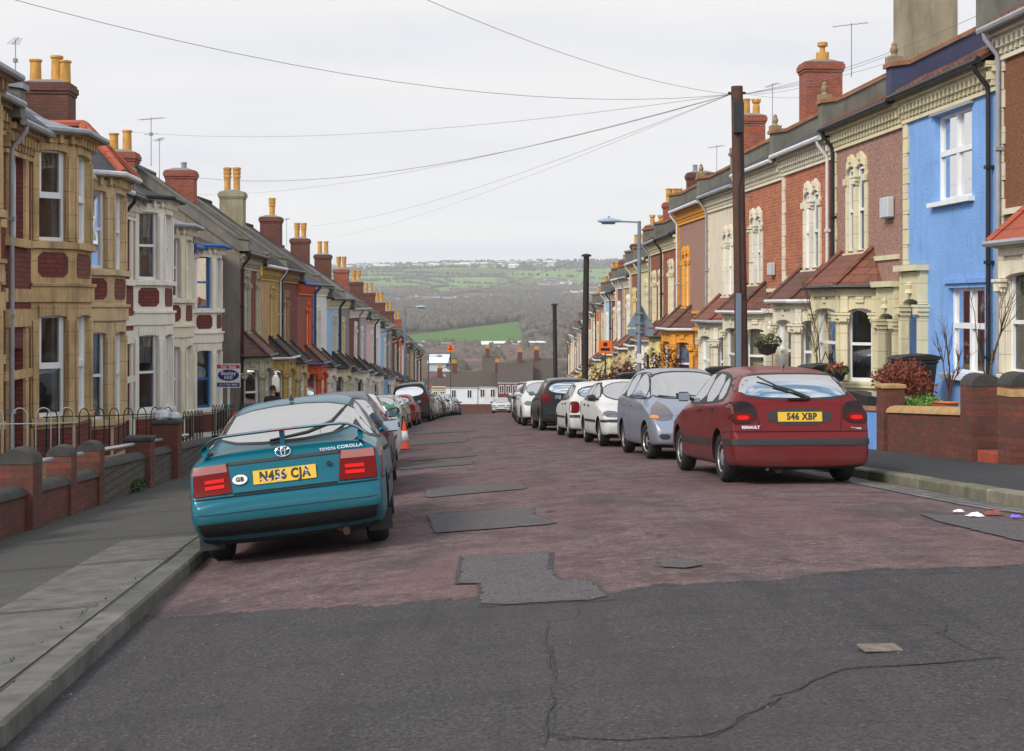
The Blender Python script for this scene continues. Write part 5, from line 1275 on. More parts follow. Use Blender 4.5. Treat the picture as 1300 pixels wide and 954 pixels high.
# ------------------------------------------------------------------ ground surfaces
def road_mat(name, kind):
    m, nt, b = _nt(name); g = G(nt); co = g.coords(False)
    fine = g.noise(co, 55, 3, .7); mid = g.noise(co, 6, 5, .65); big = g.noise(co, .55, 5, .6, (1, .35, 1))
    spk = g.n('TexVoronoi'); spk.inputs['Scale'].default_value = 85; g.l(co, spk.inputs['Vector'])
    if kind == 'red':
        c = g.mix(g.ramp(fine, .3, .7), (.055,.035,.037), (.25,.165,.165))
        c = g.mix(g.ramp(spk.outputs['Color'], .75, .95, 0, .6), c, (.30,.22,.21))
        c = g.mix(g.ramp(mid, .35, .7, .0, .45), c, (.17,.13,.13)); c = g.mix(g.ramp(g.noise(co, 2.2, 6, .8), .44, .60, 0, .8), c, (.075,.052,.054)); c = g.mix(g.ramp(g.noise(co, 14, 4, .8), .52, .68, 0, .6), c, (.27,.205,.2)); c = g.mix(g.ramp(big, .45, .68, 0, .7), c, (.14,.075,.077))
        c = g.mix(g.ramp(g.noise(co, .9, 6, .7, (1, .4, 1)), .54, .66, 0, .7), c, (.06,.056,.06))
        c = g.mix(g.ramp(g.noise(co, 1.3, 4, .6, (2.0, .2, 1)), .52, .7, 0, .4), c, (.07,.058,.06))
        c = g.mix(g.ramp(g.noise(co, 2.6, 6, .75, (1.4, .5, 1)), .60, .70, 0, .75), c, (.035,.032,.034))
    elif kind == 'dark':
        c = g.mix(g.ramp(fine, .3, .7), (.026,.025,.027), (.108,.10,.103))
        c = g.mix(g.ramp(spk.outputs['Color'], .8, .97, 0, .5), c, (.22,.21,.21))
        c = g.mix(g.ramp(big, .45, .7, 0, .55), c, (.09,.075,.078))
        c = g.mix(g.ramp(g.noise(co, 1.8, 6, .7, (.35, 1.5, 1)), .5, .72, 0, .5), c, (.042,.042,.045))
        c = g.mix(g.ramp(g.noise(co, 1.5, 4, .6, (2.2, .22, 1)), .5, .7, 0, .45), c, (.035,.033,.035)); c = g.mix(g.ramp(g.noise(co, 7, 5, .8), .6, .75, 0, .5), c, (.13,.125,.125))
    elif kind == 'patch':
        c = g.mix(g.ramp(fine, .3, .7), (.055,.050,.051), (.175,.158,.16))
        c = g.mix(g.ramp(mid, .5, .75, 0, .5), c, (.055,.056,.06))
    elif kind == 'pave':
        c = g.mix(g.ramp(fine, .3, .7), (.055,.053,.05), (.12,.117,.108))
        c = g.mix(g.ramp(big, .4, .7, 0, .6), c, (.07,.068,.064))
        c = g.mix(g.ramp(g.noise(co, 1.1, 5), .58, .72, 0, .5), c, (.16,.14,.12))
    else:
        c = g.mix(g.ramp(fine, .3, .7), (.035,.035,.038), (.075,.075,.08))
        c = g.mix(g.ramp(big, .5, .7, 0, .4), c, (.10,.10,.10))
    if kind in ('dark', 'patch'):    # ragged worn edge: the thin top layer breaks up where it ends
        at = g.n('Attribute'); at.attribute_name = 'wear'; k_ = g.math('ADD', g.math('MULTIPLY', at.outputs['Fac'], 1.1), g.math('MULTIPLY', g.noise(co, 5, 8, .78), .95))
        tr = g.n('BsdfTransparent'); ms = g.n('MixShader'); g.l(g.ramp(k_, .56, .72), ms.inputs[0]); g.l(tr.outputs[0], ms.inputs[1]); g.l(b.outputs[0], ms.inputs[2]); ou = [x for x in nt.nodes if x.type == 'OUTPUT_MATERIAL'][0]; g.l(ms.outputs[0], ou.inputs[0])
    g.l(c, b.inputs['Base Color']); b.inputs['Roughness'].default_value = .88; b.inputs['Specular IOR Level'].default_value = .12
    h = g.math('ADD', fine, g.math('MULTIPLY', mid, 1.5)); g.bump(h, b, .8, .016)
    MATS[name] = m; return m
ROAD = road_mat('red_chip_asphalt', 'red'); DARKA = road_mat('dark_asphalt', 'dark'); PATCHM = road_mat('grey_patch_asphalt', 'patch')
PAVE = road_mat('worn_pavement', 'pave'); PAVR = road_mat('black_pavement', 'blackpave')
SLAB = M('pale_stone_slab', (.108,.103,.092), .9, .35, 5, .35, .4, 25, rnd=False)
def kerbm(name, col):
    m = M(name, col, .9, .4, 4, .5, .5, 25, rnd=False); nt = m.node_tree; g = G(nt); b = [n for n in nt.nodes if n.type == 'BSDF_PRINCIPLED'][0]; src = b.inputs['Base Color'].links[0].from_socket
    ge = g.n('NewGeometry'); g.l(g.mix(g.ramp(ge.outputs['Random Per Island'], 0, 1, .0, .75), src, g.mix(.35, mul(col, .35), (.05,.07,.025))), b.inputs['Base Color']); return m
KERB = kerbm('mossy_kerb_stone', (.19,.175,.13)); KERBL = kerbm('grey_kerb_stone', (.13,.122,.112))
SETT, nt, b = _nt('granite_setts'); g = G(nt); tc = g.n('TexCoord'); co = tc.outputs['Object']; rt = g.n('VectorRotate'); rt.rotation_type = 'Z_AXIS'; rt.inputs['Angle'].default_value = A0 + PI/2; g.l(co, rt.inputs['Vector'])
br = g.n('TexBrick'); g.l(rt.outputs[0], br.inputs['Vector'])
for k, v in (('Scale', 1), ('Mortar Size', .014), ('Brick Width', .24), ('Row Height', .14), ('Mortar Smooth', .3)): br.inputs[k].default_value = v
br.inputs['Color1'].default_value = (.21,.20,.19,1); br.inputs['Color2'].default_value = (.11,.107,.1,1); br.inputs['Mortar'].default_value = (.03,.03,.028,1)
g.l(g.mix(g.ramp(g.noise(co, 5, 5), .45, .65, 0, .6), br.outputs[0], (.05,.048,.042)), b.inputs['Base Color']); b.inputs['Roughness'].default_value = .8; g.bump(g.math('MULTIPLY', br.outputs['Fac'], -1.0), b, .8, .02)
MOSS = M('moss', (.06,.09,.02), .95, .4, 9, 0, .5, 30, rnd=False)
def sheet(name, ss, Xs, zf, mat, off=0.0, kind='structure', thick=0):
    m = MB(); vs = []
    for s in ss:
        xs = Xs(s) if callable(Xs) else Xs
        for X in xs: vs.append(P(s, X, zf(s, X) + off))
    n = len(xs)
    m.add(vs, [(i*n+k, i*n+k+1, (i+1)*n+k+1, (i+1)*n+k) for i in range(len(ss)-1) for k in range(n-1)])
    o = m.build(name, mat); tag(o, kind=kind); return o
def frange(a, b, n): return [a + (b - a)*i/n for i in range(n+1)]
ssn = frange(-12, 30, 84) + frange(31, 232, 134)
def xr_edge(s):   # the right kerb turns into the side street
    if s >= 13.2: return XR
    if s <= 8.2: return 40.0 if s < 7.6 else 11 + (8.2 - s)*40
    t = (13.2 - s)/5.0; return XR + 5.0*(1 - math.sqrt(max(0, 1 - t*t)))*1.0
sheet('road', ssn, lambda s: frange(XL - .02, XR + .02, 20) if s >= 14.5 else frange(XL - .02, XR, 19) + [max(XR + .03, 30 if s < 13.2 else XR + (14.5 - s)*3)], gz, ROAD)
# dark asphalt of the junction, overlapping the red surface
far_edge = [(110, 786), (300, 788), (470, 776), (600, 770), (735, 765), (790, 758), (1000, 742), (1150, 731), (1300, 725), (1420, 722)]
fe = []
for x, y in far_edge: fe.append(ground_px(x, y))
def fe_s(X):
    t = sorted([(b, a) for a, b in fe])
    return lerp_tab(t, X) + .06*math.sin(X*5.1) + .03*math.sin(X*13.7)
m = MB(); vs = []; Xs = frange(-1.82, 13, 110)
for X in Xs:
    sE = fe_s(X)
    for k in range(26):
        s = sE + .35 - (sE + 10)*(k/25)**1.3; vs.append(P(s, X, gz(s, X) + .004))
m.add(vs, [(i*26+k, i*26+k+1, (i+1)*26+k+1, (i+1)*26+k) for i in range(110) for k in range(25)])
o = m.build('junction_asphalt', DARKA); tag(o, kind='structure')
we = o.data.attributes.new('wear', 'FLOAT', 'POINT')
for i in range(len(o.data.vertices)):
    X_ = Xs[i // 26]; k_ = i % 26; we.data[i].value = min(1, (fe_s(X_) + 10)*(k_/25)**1.3/.75)
def decal(name, pts, mat, off, jit=.005, kind='structure', seed=1):
    """repair patch: polygon given by photo positions, turned into street coordinates and draped on the road"""
    cx = sum(p[0] for p in pts)/len(pts); cy = sum(p[1] for p in pts)/len(pts)
    q = [ground_px(x + (1.5 if x > cx else -1.5), y + (.7 if y > cy else -.7)) for x, y in pts]; r = random.Random(seed); P2 = []
    for i in range(len(q)):
        a, b = q[i], q[(i+1) % len(q)]; L = math.dist(a, b); n = max(1, int(L/.12))
        for k in range(n): P2.append(Vector((a[1] + (b[1]-a[1])*k/n + r.uniform(-jit, jit), a[0] + (b[0]-a[0])*k/n + r.uniform(-jit, jit)*2)))
    nb = len(P2); x0, x1 = min(p.x for p in P2), max(p.x for p in P2); y0, y1 = min(p.y for p in P2), max(p.y for p in P2)
    def ins(v):
        c = False
        for i in range(nb):
            a, b = P2[i], P2[(i+1) % nb]
            if (a.y > v.y) != (b.y > v.y) and v.x < (b.x-a.x)*(v.y-a.y)/(b.y-a.y)+a.x: c = not c
        return c
    al = list(P2)
    for i in range(1, int((x1-x0)/.13)+1):
        for j in range(1, int((y1-y0)/.16)+1):
            v = Vector((x0 + i*.13, y0 + j*.16))
            if ins(v): al.append(v)
    rr = delaunay_2d_cdt(al, [(i, (i+1) % nb) for i in range(nb)], [], 1, 1e-5)
    m = MB(); m.add([P(v[1], v[0], gz(v[1], v[0]) + off) for v in rr[0]], [tuple(t) for t in rr[2]])
    o = m.build(name, mat); we = o.data.attributes.new('wear', 'FLOAT', 'POINT')
    for i, v in enumerate(rr[0]): we.data[i].value = min(1, min((p - v).length for p in P2)/.14)
    return tag(o, kind=kind)
SEAM = M('bitumen_seam', (.014,.014,.015), .6, .2, 9, 0, .2, 30, rnd=False)
def seamed(pts, seed, mat=None, seam=True):
    if seam and seed == 3:
        cx = sum(p[0] for p in pts)/len(pts); cy = sum(p[1] for p in pts)/len(pts)
        big = [(x + (1.2 if x > cx else -1.2), y + (.45 if y > cy else -.45)) for x, y in pts]
        decal('tar_seam', big, SEAM, .006 if mat is None else .008, .008, seed=seed)
    decal('road_patch', pts, mat or PATCHM, .010 if mat is None else .012, .006, seed=seed + 50)
seamed([(541, 655), (680, 646), (679, 655), (712, 665), (640, 671), (550, 678)], 1)
seamed([(539, 622), (662, 614), (671, 622), (540, 633)], 2)
seamed([(586, 708), (700, 703), (698, 725), (712, 738), (752, 739), (780, 762), (610, 771), (608, 742), (580, 742)], 3)
seamed([(520, 582), (604, 577), (607, 580), (519, 586)], 4); seamed([(505, 592), (600, 587), (600, 591), (505, 597)], 5, seam=False)
seamed([(520, 562), (592, 558), (594, 562), (520, 566)], 6); seamed([(516, 549), (600, 546), (602, 549), (516, 552)], 7, seam=False)
seamed([(828, 715), (850, 711), (882, 713), (893, 719), (870, 723), (840, 721)], 8)
seamed([(1095, 648), (1160, 652), (1190, 664), (1300, 690), (1400, 715), (1400, 690), (1300, 664), (1200, 655)], 9, seam=False)
# cut outlines in the junction asphalt
def seam_line(pts, w=.03, seed=3, off=.009):
    q = [ground_px(x, y) for x, y in pts]; r = random.Random(seed); L = []
    for (s0, X0), (s1, X1) in zip(q[:-1], q[1:]):
        n = max(2, int(math.hypot(s1-s0, X1-X0)/.1))
        for k in range(n): L.append((s0 + (s1-s0)*k/n + r.uniform(-.012,.012), X0 + (X1-X0)*k/n + r.uniform(-.012,.012)))
    L.append(q[-1]); m = MB(); vs = []
    for i, (s, X) in enumerate(L):
        a = L[max(0, i-1)]; b = L[min(len(L)-1, i+1)]; d = Vector((b[0]-a[0], b[1]-a[1])).normalized(); ww = w*r.uniform(.1, 1)*.13
        for g_ in (-1, 1): ss_, xx = s - d.y*ww*g_, X + d.x*ww*g_; vs.append(P(ss_, xx, gz(ss_, xx) + off))
    m.add(vs, [(2*i, 2*i+1, 2*i+3, 2*i+2) for i in range(len(L)-1)]); tag(m.build('tar_seam', SEAM), kind='structure')
seam_line([(700, 820), (860, 808), (1000, 797), (1205, 795), (1198, 808), (1230, 826), (1275, 838), (1160, 847), (1070, 853), (1030, 868), (900, 940)])
seam_line([(693, 790), (694, 822), (705, 864), (690, 950)], .05, 5); seam_line([(110, 800), (300, 789), (470, 778), (600, 771), (735, 766), (800, 757), (1000, 742), (1150, 731), (1300, 725)], .025, 6)
seam_line([(735, 766), (733, 785), (690, 792)], .03, 7)
decal('road_patch', [(700, 820), (860, 808), (1000, 797), (1205, 795), (1198, 808), (1230, 826), (1275, 838), (1160, 847), (1070, 853), (1030, 868), (900, 940), (700, 945)], DARKA, .0075, .01, seed=31)
# kerbs
def xlo(s): return .022*max(0, 13.2 - s) if s < 13.2 else 0
def kerbs(name, side, s0, s1, w=.15, mat=None, L=.92):
    m = MB(); s = s0; r = random.Random(5 + side)
    while s < s1:
        l_ = L*r.uniform(.8, 1.2) if s < 40 else 3.0; e = min(s + l_, s1)
        for k in (0,):
            a, b = s + .013, e - .013; j = r.uniform(-.008, .008)
            def q(ss, X, top): return P(ss, X, (pave(ss, X - .05 if side < 0 else X + .05) + j + .006) if top else gz(ss, XL if side < 0 else XR) - .2)
            if side < 0: Xa, Xb = XL - w, XL
            else: Xa, Xb = XR, XR + w
            xo = lambda ss: xlo(ss) if side < 0 else (0 if ss >= 13.2 else xr_edge(ss) - XR)
            vs = []
            for ss in (a, b):
                o = xo(ss)
                vs += [q(ss, Xa + o, 0), q(ss, Xb + o, 0), q(ss, Xb + o, 1), q(ss, Xa + o, 1)]
            m.add(vs, [(0,1,2,3),(7,6,5,4),(0,4,5,1),(1,5,6,2),(2,6,7,3),(3,7,4,0)])
        s = e
    o = m.build(name, mat or KERB, bevel=.018); return tag(o, kind='structure')
kerbs('left_kerb', -1, -10, 232, .2, KERBL); kerbs('right_kerb', 1, 9.0, 232, .2)
sheet('left_pavement', ssn, lambda s: frange(-4.45, XL - .19 + xlo(s), 6), pave, PAVE, -.002)
sheet('right_pavement', [s for s in ssn if s > 12] , lambda s: frange(max(XR, xr_edge(s)) + .2, 7.9 if s > 14 else 12, 5), pave, PAVR, -.002)
sheet('pavement_slab_strip', [s for s in ssn if s < 14.3], lambda s: [XL - .95 + xlo(s), XL - .7 + xlo(s), XL - .45 + xlo(s), XL - .21 + xlo(s)], pave, SLAB, .004)
for sj, xa, xb in ((11.9, -4.4, -2.0), (9.2, -4.4, -2.0), (14.3, -4.4, -2.0), (17.6, -4.4, -2.0), (6.4,-4.4,-2.0)):
    mm = MB(); mm.add([P(sj, xa, pave(sj, xa)+.0065), P(sj + .1, xb, pave(sj, xb)+.0065), P(sj + .125, xb, pave(sj, xb)+.0065), P(sj + .02, xa, pave(sj, xa)+.0065)], [(0,1,2,3)]); tag(mm.build('pavement_joint', SEAM), kind='structure')
sheet('setts_gutter', [s for s in ssn if 11.5 <= s <= 60], lambda s: [max(XR, xr_edge(s)) - .42, max(XR, xr_edge(s)) - .2, max(XR, xr_edge(s)) - .005], gz, SETT, .007)
sheet('left_garden_ground', ssn, frange(-6.7, -4.45, 3), pave, PAVE, -.004)
sheet('right_garden_ground', [s for s in ssn if s > 15], lambda s: [7.9, 8.0, 9.85], lambda s, X: pave(s, X) + (.45 if X > 7.95 else 0), PAVE, -.004)
# ------------------------------------------------------------------ garden walls
COPB = M('black_coping_stone', (.045,.043,.04), .85, .35, 5, .3, .4, 25)
BUFFC = M('buff_coping_brick', (.40,.25,.11), .9, .25, 7, .35, .3, 30)
BLUEW = M('sky_blue_wall_paint', (.16,.34,.72), .85, .08, 3, .2, .4, 45)
GALV = plain('galvanised_rail', (.55,.56,.57), .35, .7)
def frame_at(s, X):
    a = heading(s); return lambda u, v, z: P(s, X, 0) + Vector((math.sin(a)*u + math.cos(a)*v, math.cos(a)*u - math.sin(a)*v, z))
def pillar(name, s, X, w, h, brickm, capm, capkind, label, group='brick garden pillars'):
    z = pave(s, X); a = heading(s); c = P(s, X, z)
    r = empty(name, c, -a, label, 'garden pillar', group)
    m = MB(); m.box(-w/2, w/2, -w/2, w/2, -.3, h); m.build('pillar_shaft', brickm, r)
    k = MB()
    if 'round' in capkind:
        n = 8; poly = [(w/2*1.04*math.cos(PI*i/n), h + w*.42*math.sin(PI*i/n)) for i in range(n+1)]
        k.prism(poly, lambda u, v, t: (u, t, v), -w/2*1.04, w/2*1.04); k.build('cap', capm, r, smooth=True, sharp=50)
    elif capkind == 'dome':
        n = 8; poly = [(w/2*1.02*math.cos(PI*i/n), h + w*.36*math.sin(PI*i/n)) for i in range(n+1)]
        k.prism(poly, lambda u, v, t: (t, u, v), -w/2*1.02, w/2*1.02); k.build('cap', capm, r, smooth=True, sharp=50)
    else:
        k.box(-w/2 - .03, w/2 + .03, -w/2 - .03, w/2 + .03, h, h + .07); k.build('cap', capm, r, bevel=.015)
    if 'band' in capkind: b = MB(); b.box(-w/2 - .01, w/2 + .01, -w/2 - .01, w/2 + .01, h - .14, h - .04); b.build('buff_band', BUFFC, r)
    return r
def gwall(name, s0, s1, X, h, t, m, capm, label, group='low garden walls', capr=True, z0=None, step=None):
    n = max(1, int((s1-s0)/1.2)); c = P(s0, X, pave(s0, X)); a = heading((s0+s1)/2)
    r = empty(name, c, -a, label, 'garden wall', group); b = MB(); k = MB()
    inv = Matrix.Rotation(a, 4, 'Z') @ Matrix.Translation(-c)
    for i in range(n):
        sa, sb = s0 + (s1-s0)*i/n, s0 + (s1-s0)*(i+1)/n
        za, zb = pave(sa, X), pave(sb, X)
        def q(s, x, z): return inv @ P(s, x, z)
        v = [q(sa, X-t/2, za-.3), q(sa, X+t/2, za-.3), q(sb, X+t/2, zb-.3), q(sb, X-t/2, zb-.3), q(sa, X-t/2, za+h), q(sa, X+t/2, za+h), q(sb, X+t/2, zb+h), q(sb, X-t/2, zb+h)]
        b.add(v, [(0,3,2,1),(4,5,6,7),(0,1,5,4),(1,2,6,5),(2,3,7,6),(3,0,4,7)])
        N = 6; ring = []
        for (ss, zz) in ((sa + .004, za), (sb - .004, zb)):
            ring.append([q(ss, X - (t/2 + .03)*math.cos(PI*j/N), zz + h + .002 + (.11 if capr else .07)*(math.sin(PI*j/N) if capr else (1 if 0 < j < N else 0))) for j in range(N+1)])
        vs = ring[0] + ring[1]; M_ = N + 1
        k.add(vs, [(j, j+1, M_+j+1, M_+j) for j in range(N)] + [(N, 0, M_, M_+N), tuple(range(M_))[::-1], tuple(range(M_, 2*M_))])
    b.build('wall_brickwork' if m not in (CONC, BLUEW) else 'wall_face', m, r); k.build('coping', capm, r, smooth=capr, sharp=50); return r
XW = -4.4
pil = [(14.6,'leftmost brick pillar with black rounded cap, partly cut by the photo edge'), (16.4,'brick pillar with black rounded cap and whitened bricks, front left'), (18.35,'second brick pillar with black rounded cap, from the left'), (20.0,'third brick pillar with black rounded cap, beside the low coped wall')]
for s_, lab in pil: pillar('garden_pillar', s_, XW, .40 if s_ < 17 else .31, .76, WALLB, COPB, 'round', lab, 'black capped brick pillars')
pillar('garden_pillar', 23.6, XW, .4, .78, WALLB, COPB, 'flat', 'brick pillar with flat cap between two low coped walls', 'black capped brick pillars')
pillar('garden_pillar', 26.2, XW, .46, 1.0, WALLB, COPB, 'flat', 'taller brick pillar with rubbish bags on top', 'black capped brick pillars')
segs = [(12.6, 14.4, 'low wall with dark coping left of the first pillar'), (14.8, 16.2,'low wall with dark coping between the first two pillars'), (16.6, 18.2,'short low wall with dark coping before the second black capped pillar'), (18.5, 19.85,'short low wall with dark coping before the third pillar'), (20.15, 23.38,'low coped wall with weeds at its foot'), (23.82, 25.95,'low coped wall just before the pillar with rubbish bags'),
        (26.45, 31.5,'longer grey coped wall behind the blue green car'), (32.6, 36.8,'grey coped wall in front of the middle white bay house'), (37.8, 41.5,'grey coped wall near the estate agent board'), (42.4, 46.8,'grey coped wall before the grey gable')]
for a_, b_, lab in segs: gwall('garden_wall', a_, b_, XW, .40 if a_ < 20 else .50, .24, WALLB if a_ < 20 else RUBB, COPB, lab)
for a_, b_ in ((16.4, 18.35), (18.35, 20.0), (20.0, 23.6), (23.6, 26.2), (26.2, 29.2)):
    m = MB(); za, zb = pave(a_, XW), pave(b_, XW); m.tube([P(a_ + .2, XW - .05, za + .72), P(b_ - .3, XW - .05, zb + .74)], .032, 8)
    tag(m.build('handrail', GALV), {16.4:'silver tube rail behind the two front left pillars', 18.35:'silver tube rail between second and third black capped pillars', 20.0:'silver tube rail above the weedy low wall', 23.6:'silver tube rail before the pillar with bags', 26.2:'silver tube rail past the pillar with bags'}[a_], 'handrail', 'silver tube handrails')
# hooped railings
def railing(s0, X0, s1, X1, h, mat, label, n=None, zb=.0, r_=.011):
    a = P(s0, X0, 0); b = P(s1, X1, 0); L = (b - a).length; d = (b - a)/L; n = n or max(2, int(L/.42)); z0 = pave(s0, X0) + zb; z1 = pave(s1, X1) + zb
    ro = empty('railing', (a.x, a.y, z0), 0, label, 'railing', 'hooped garden railings'); m = MB(); u = MB()
    f = lambda t, z: Vector((d.x*t*L, d.y*t*L, (z1 - z0)*t + z))
    for i in range(n):
        ta, tb = (i + .18)/n, (i + .82)/n; R_ = (tb - ta)*L/2; pts = [f(ta, 0), f(ta, h - R_)]
        for k in range(1, 7): g = PI*k/7; pts.append(f((ta+tb)/2 - math.cos(g)*R_/L, h - R_ + math.sin(g)*R_))
        pts += [f(tb, h - R_), f(tb, 0)]; m.tube(pts, r_, 6)
    u.tube([f(0, h*.82), f(1, h*.82)], r_*1.1, 6); u.tube([f(0, h*.08), f(1, h*.08)], r_*1.1, 6)
    m.build('hoops', mat, ro, smooth=True); u.build('rail', mat, ro, smooth=True)
DKG = plain('dark_green_iron', (.012,.03,.022), .5); WIR = plain('white_painted_iron', (.42,.43,.42), .45)
railing(20.0, -6.2, 21.2, -4.85, 1.25, WIR, 'white hooped garden railing at the left edge', 5, .1, .009)
railing(24.2, -6.1, 28.2, -4.6, .75, DKG, 'dark hooped railing in front of the sooty ochre house', 9, .55)
railing(28.6, -4.5, 31.4, -4.5, .6, DKG, 'dark hooped railing by the slate turret house', 6, .6)
railing(32.8, -4.5, 36.8, -4.5, .7, DKG, 'dark hooped railing before the first white bay house', 8, .6)
railing(37.9, -4.5, 41.4, -4.5, .7, DKG, 'dark hooped railing in front of the ivory bay house', 7, .6)
railing(42.5, -4.5, 46.8, -4.5, .7, plain('blue_iron', (.02,.06,.25), .5), 'blue hooped railing below the estate agent board', 8, .6)
# right hand side walls
sa, sb = s_at(1232, 7.6), s_at(1136, 7.6)
pillar('garden_pillar', sa - .22, 7.65, .40, 1.0, WALLB, COPB, 'round', 'tall brick gate pillar with domed cap, left of the gateway', 'tall right hand gate pillars')
pillar('garden_pillar', sa - 1.22, 7.75, .40, 1.0, WALLB, COPB, 'round band', 'tall brick gate pillar with buff band at the right edge', 'tall right hand gate pillars')
mm = MB(); zz = pave(sa - .76, 7.7); c = frame_at(sa - .76, 7.7); mm.prism([(-.27,-.2),(.27,-.2),(.27,.8),(-.27,.8)], lambda u, v, w: c(u, v, w), zz - .2, zz + .13); o = mm.build('gateway_step', M('red_quarry_tile', (.34,.07,.04), .7, .2, 8, .3)); tag(o, 'red tiled step between the two tall gate pillars', 'step')
gwall('garden_wall', sa, sb, 7.6, .60, .24, WALLB, BUFFC, 'brick front wall with buff coping below the flower trough', capr=True)
pillar('garden_pillar', sb + .2, 7.6, .34, .98, WALLB, BUFFC, 'flat', 'slim brick pillar beside the sky blue garden wall', 'right hand brick pillars')
gwall('garden_wall', sb + .4, sb + 4.6, 7.6, .62, .22, BLUEW, COPE, 'sky blue painted front wall with brown coping', capr=False)
lab_r = ['rendered front wall with cream coping below the pink house bay', 'brick front wall of the nearer orange brick house', 'brick front wall of the farther orange brick house', 'brick front wall of the cream house', 'brick front wall before the orange yellow bay', 'brick front wall under the dark red bush','brick front wall under the green hedge']
s = sb + 5.0
for i, lab in enumerate(lab_r): gwall('garden_wall', s, s + 4.0, 7.6, .7, .22, WALLB if i else CONC, CRM2 if i == 0 else BUFFC, lab, capr=False); s += 4.6
k = 0
while s < 150:
    gwall('garden_wall', s, s + 4.2, 7.6, .7, .22, WALLB, COPB, 'brick front wall far down the right side, hidden mostly by cars', 'far right front walls', capr=False); s += 9.2
s = 50
while s < 140: gwall('garden_wall', s, s + 4.2, XW, .7, .22, WALLB, COPB, 'brick front wall far down the left side, hidden mostly by cars', 'far left front walls', capr=False); s += 10
# ------------------------------------------------------------------ wheelie bins
BIN = M('black_bin_plastic', (.018,.018,.02), .5, .15, 6, .15, .15)
def make_bin():
    r = empty('wheelie_bin'); m = MB()
    def ring(w, d, z): return [(-w/2, -d/2, z), (w/2, -d/2, z), (w/2, d/2, z), (-w/2, d/2, z)]
    vs = ring(.42, .46, .06) + ring(.54, .62, .92) + ring(.58, .66, .92) + ring(.58, .66, .97)
    m.add(vs, [(0,3,2,1)] + [(4*i+k, 4*i+(k+1)%4, 4*i+4+(k+1)%4, 4*i+4+k) for i in range(3) for k in range(4)] + [(12,13,14,15)])
    for x in (-.2, -.1, 0, .1, .2): m.box(x - .01, x + .01, .26, .30, .3, .86)
    m.build('bin_body', BIN, r, bevel=.012)
    l = MB(); l.prism([(-.35, .975), (.36, .975), (.37, 1.0), (.25, 1.045), (-.2, 1.075), (-.36, 1.04)], lambda u, v, w: (w, u, v), -.3, .3); l.tube([(-.24, -.38, 1.0), (.24, -.38, 1.0)], .018, 6); l.build('lid', BIN, r, bevel=.012)
    for sg in (-1, 1):
        w = MB(); w.lathe([(.0,-.02),(.1,-.02),(.1,.02),(0,.02)], (0,0,0), 14, axis='y'); w.v = [(y + sg*.25, x - .27, z + .1) for x, y, z in w.v]; w.build('wheel', RUB, r)
    return r
b0 = make_bin(); bins = [(1160, 9.0, .0, 1.05,'black wheelie bin behind the flower trough, near the sky blue house'), (1040, 8.75, .3, 1,'black wheelie bin beside the bare climber, seen left of the hanging geraniums'), (914, 8.3, -.2, 1.1,'black wheelie bin left of the tall telegraph pole'), (870, 8.4, .4, 1,'black wheelie bin under the orange yellow bay'), (801, 7.2, 0, 1.2,'tall black wheelie bin in front of the lamp post'), (985, 8.5, .2, .95,'black wheelie bin under the hanging basket')]
for i, (px, X, rz, sc, lab) in enumerate(bins):
    s_ = s_at(px, X); o = b0 if i == 0 else copy_tree(b0)
    z_ = pave(s_, X) + (.45 if X > 7.95 else 0) + (.35 if i == 4 else 0); o.location = P(s_, X, z_); o.rotation_euler = (0, 0, PI/2*0 + rz - heading(s_) + PI/2); o.scale = (sc, sc, sc); tag(o, lab, 'wheelie bin', 'black wheelie bins')
    if i == 4: q = MB(); q.prism([(-.4,-.4),(.4,-.4),(.4,.4),(-.4,.4)], lambda u, v, w: Vector(o.location) + Vector((u, v, w)), -.5, -.002); tag(q.build('bin_plinth', WALLB), 'low brick plinth under the tall wheelie bin', 'plinth')
# ------------------------------------------------------------------ poles, wires, lamps, signs
WOOD = M('brown_creosoted_pole', (.085,.04,.028), .85, .3, 3, .3, .5, 30); DWOOD = M('dark_creosoted_pole', (.03,.024,.02), .85, .3, 3, .3, .4, 30)
POLEG = M('grey_lamp_paint', (.17,.22,.27), .5, .1, 4, .15, .1)
def tpole(px0, y0, px1, D, mat, r0, r1, label, base_s, X):
    b = P(base_s, X, pave(base_s, X)); t = ray(px0, y0, D)
    r = empty('telegraph_pole', b, 0, label, 'telegraph pole', 'wooden telegraph poles'); t = t - b
    m = MB(); m.tube([Vector((0,0,-.5)), t*.5, t], [r0, (r0+r1)/2, r1], 14); m.build('pole', mat, r, smooth=True, sharp=50)
    return r, t, b
r1, t1, bb = tpole(935.5, 110, 942, P(25.2, 6.0).y, WOOD, .125, .105, 'tall brown wooden telegraph pole behind the dark red car', 25.2, 6.0)
m = MB(); m.box(-.09, .09, -.19, -.09, t1.z - .85, t1.z - .3); m.v = [(x + t1.x*.93, y + t1.y*.93, z) for x, y, z in m.v]
m.tube([t1*.93 + Vector((.02,-.12,-.35)), t1*.8 + Vector((.03,-.12,-.3)), t1*.72 + Vector((-.02,-.12,0)), t1*.4 + Vector((-.03,-.13,0))], .014, 5)
for q in range(5): m.tube([t1 + Vector((-.13+.03*q, -.05, -.14)), t1 + Vector((-.02*q,-.17,-.35-.03*q)), t1*.93 + Vector((0,-.14,-.1))], .01, 4)
m.tube([t1 + Vector((-.16,0,-.12)), t1 + Vector((.16,0,-.12))], .025, 6)
m.build('junction_box', BLK, r1)
m = MB(); m.prism([(-.045,-.17),(.045,-.17),(.045,-.11),(-.045,-.11)], lambda u, v, w: (u - .1, v + .02, w), 0, 2.75); m.build('cable_guard', M('grey_blue_steel', (.14,.19,.25), .5, .1, 4, .2), r1)
m = MB()
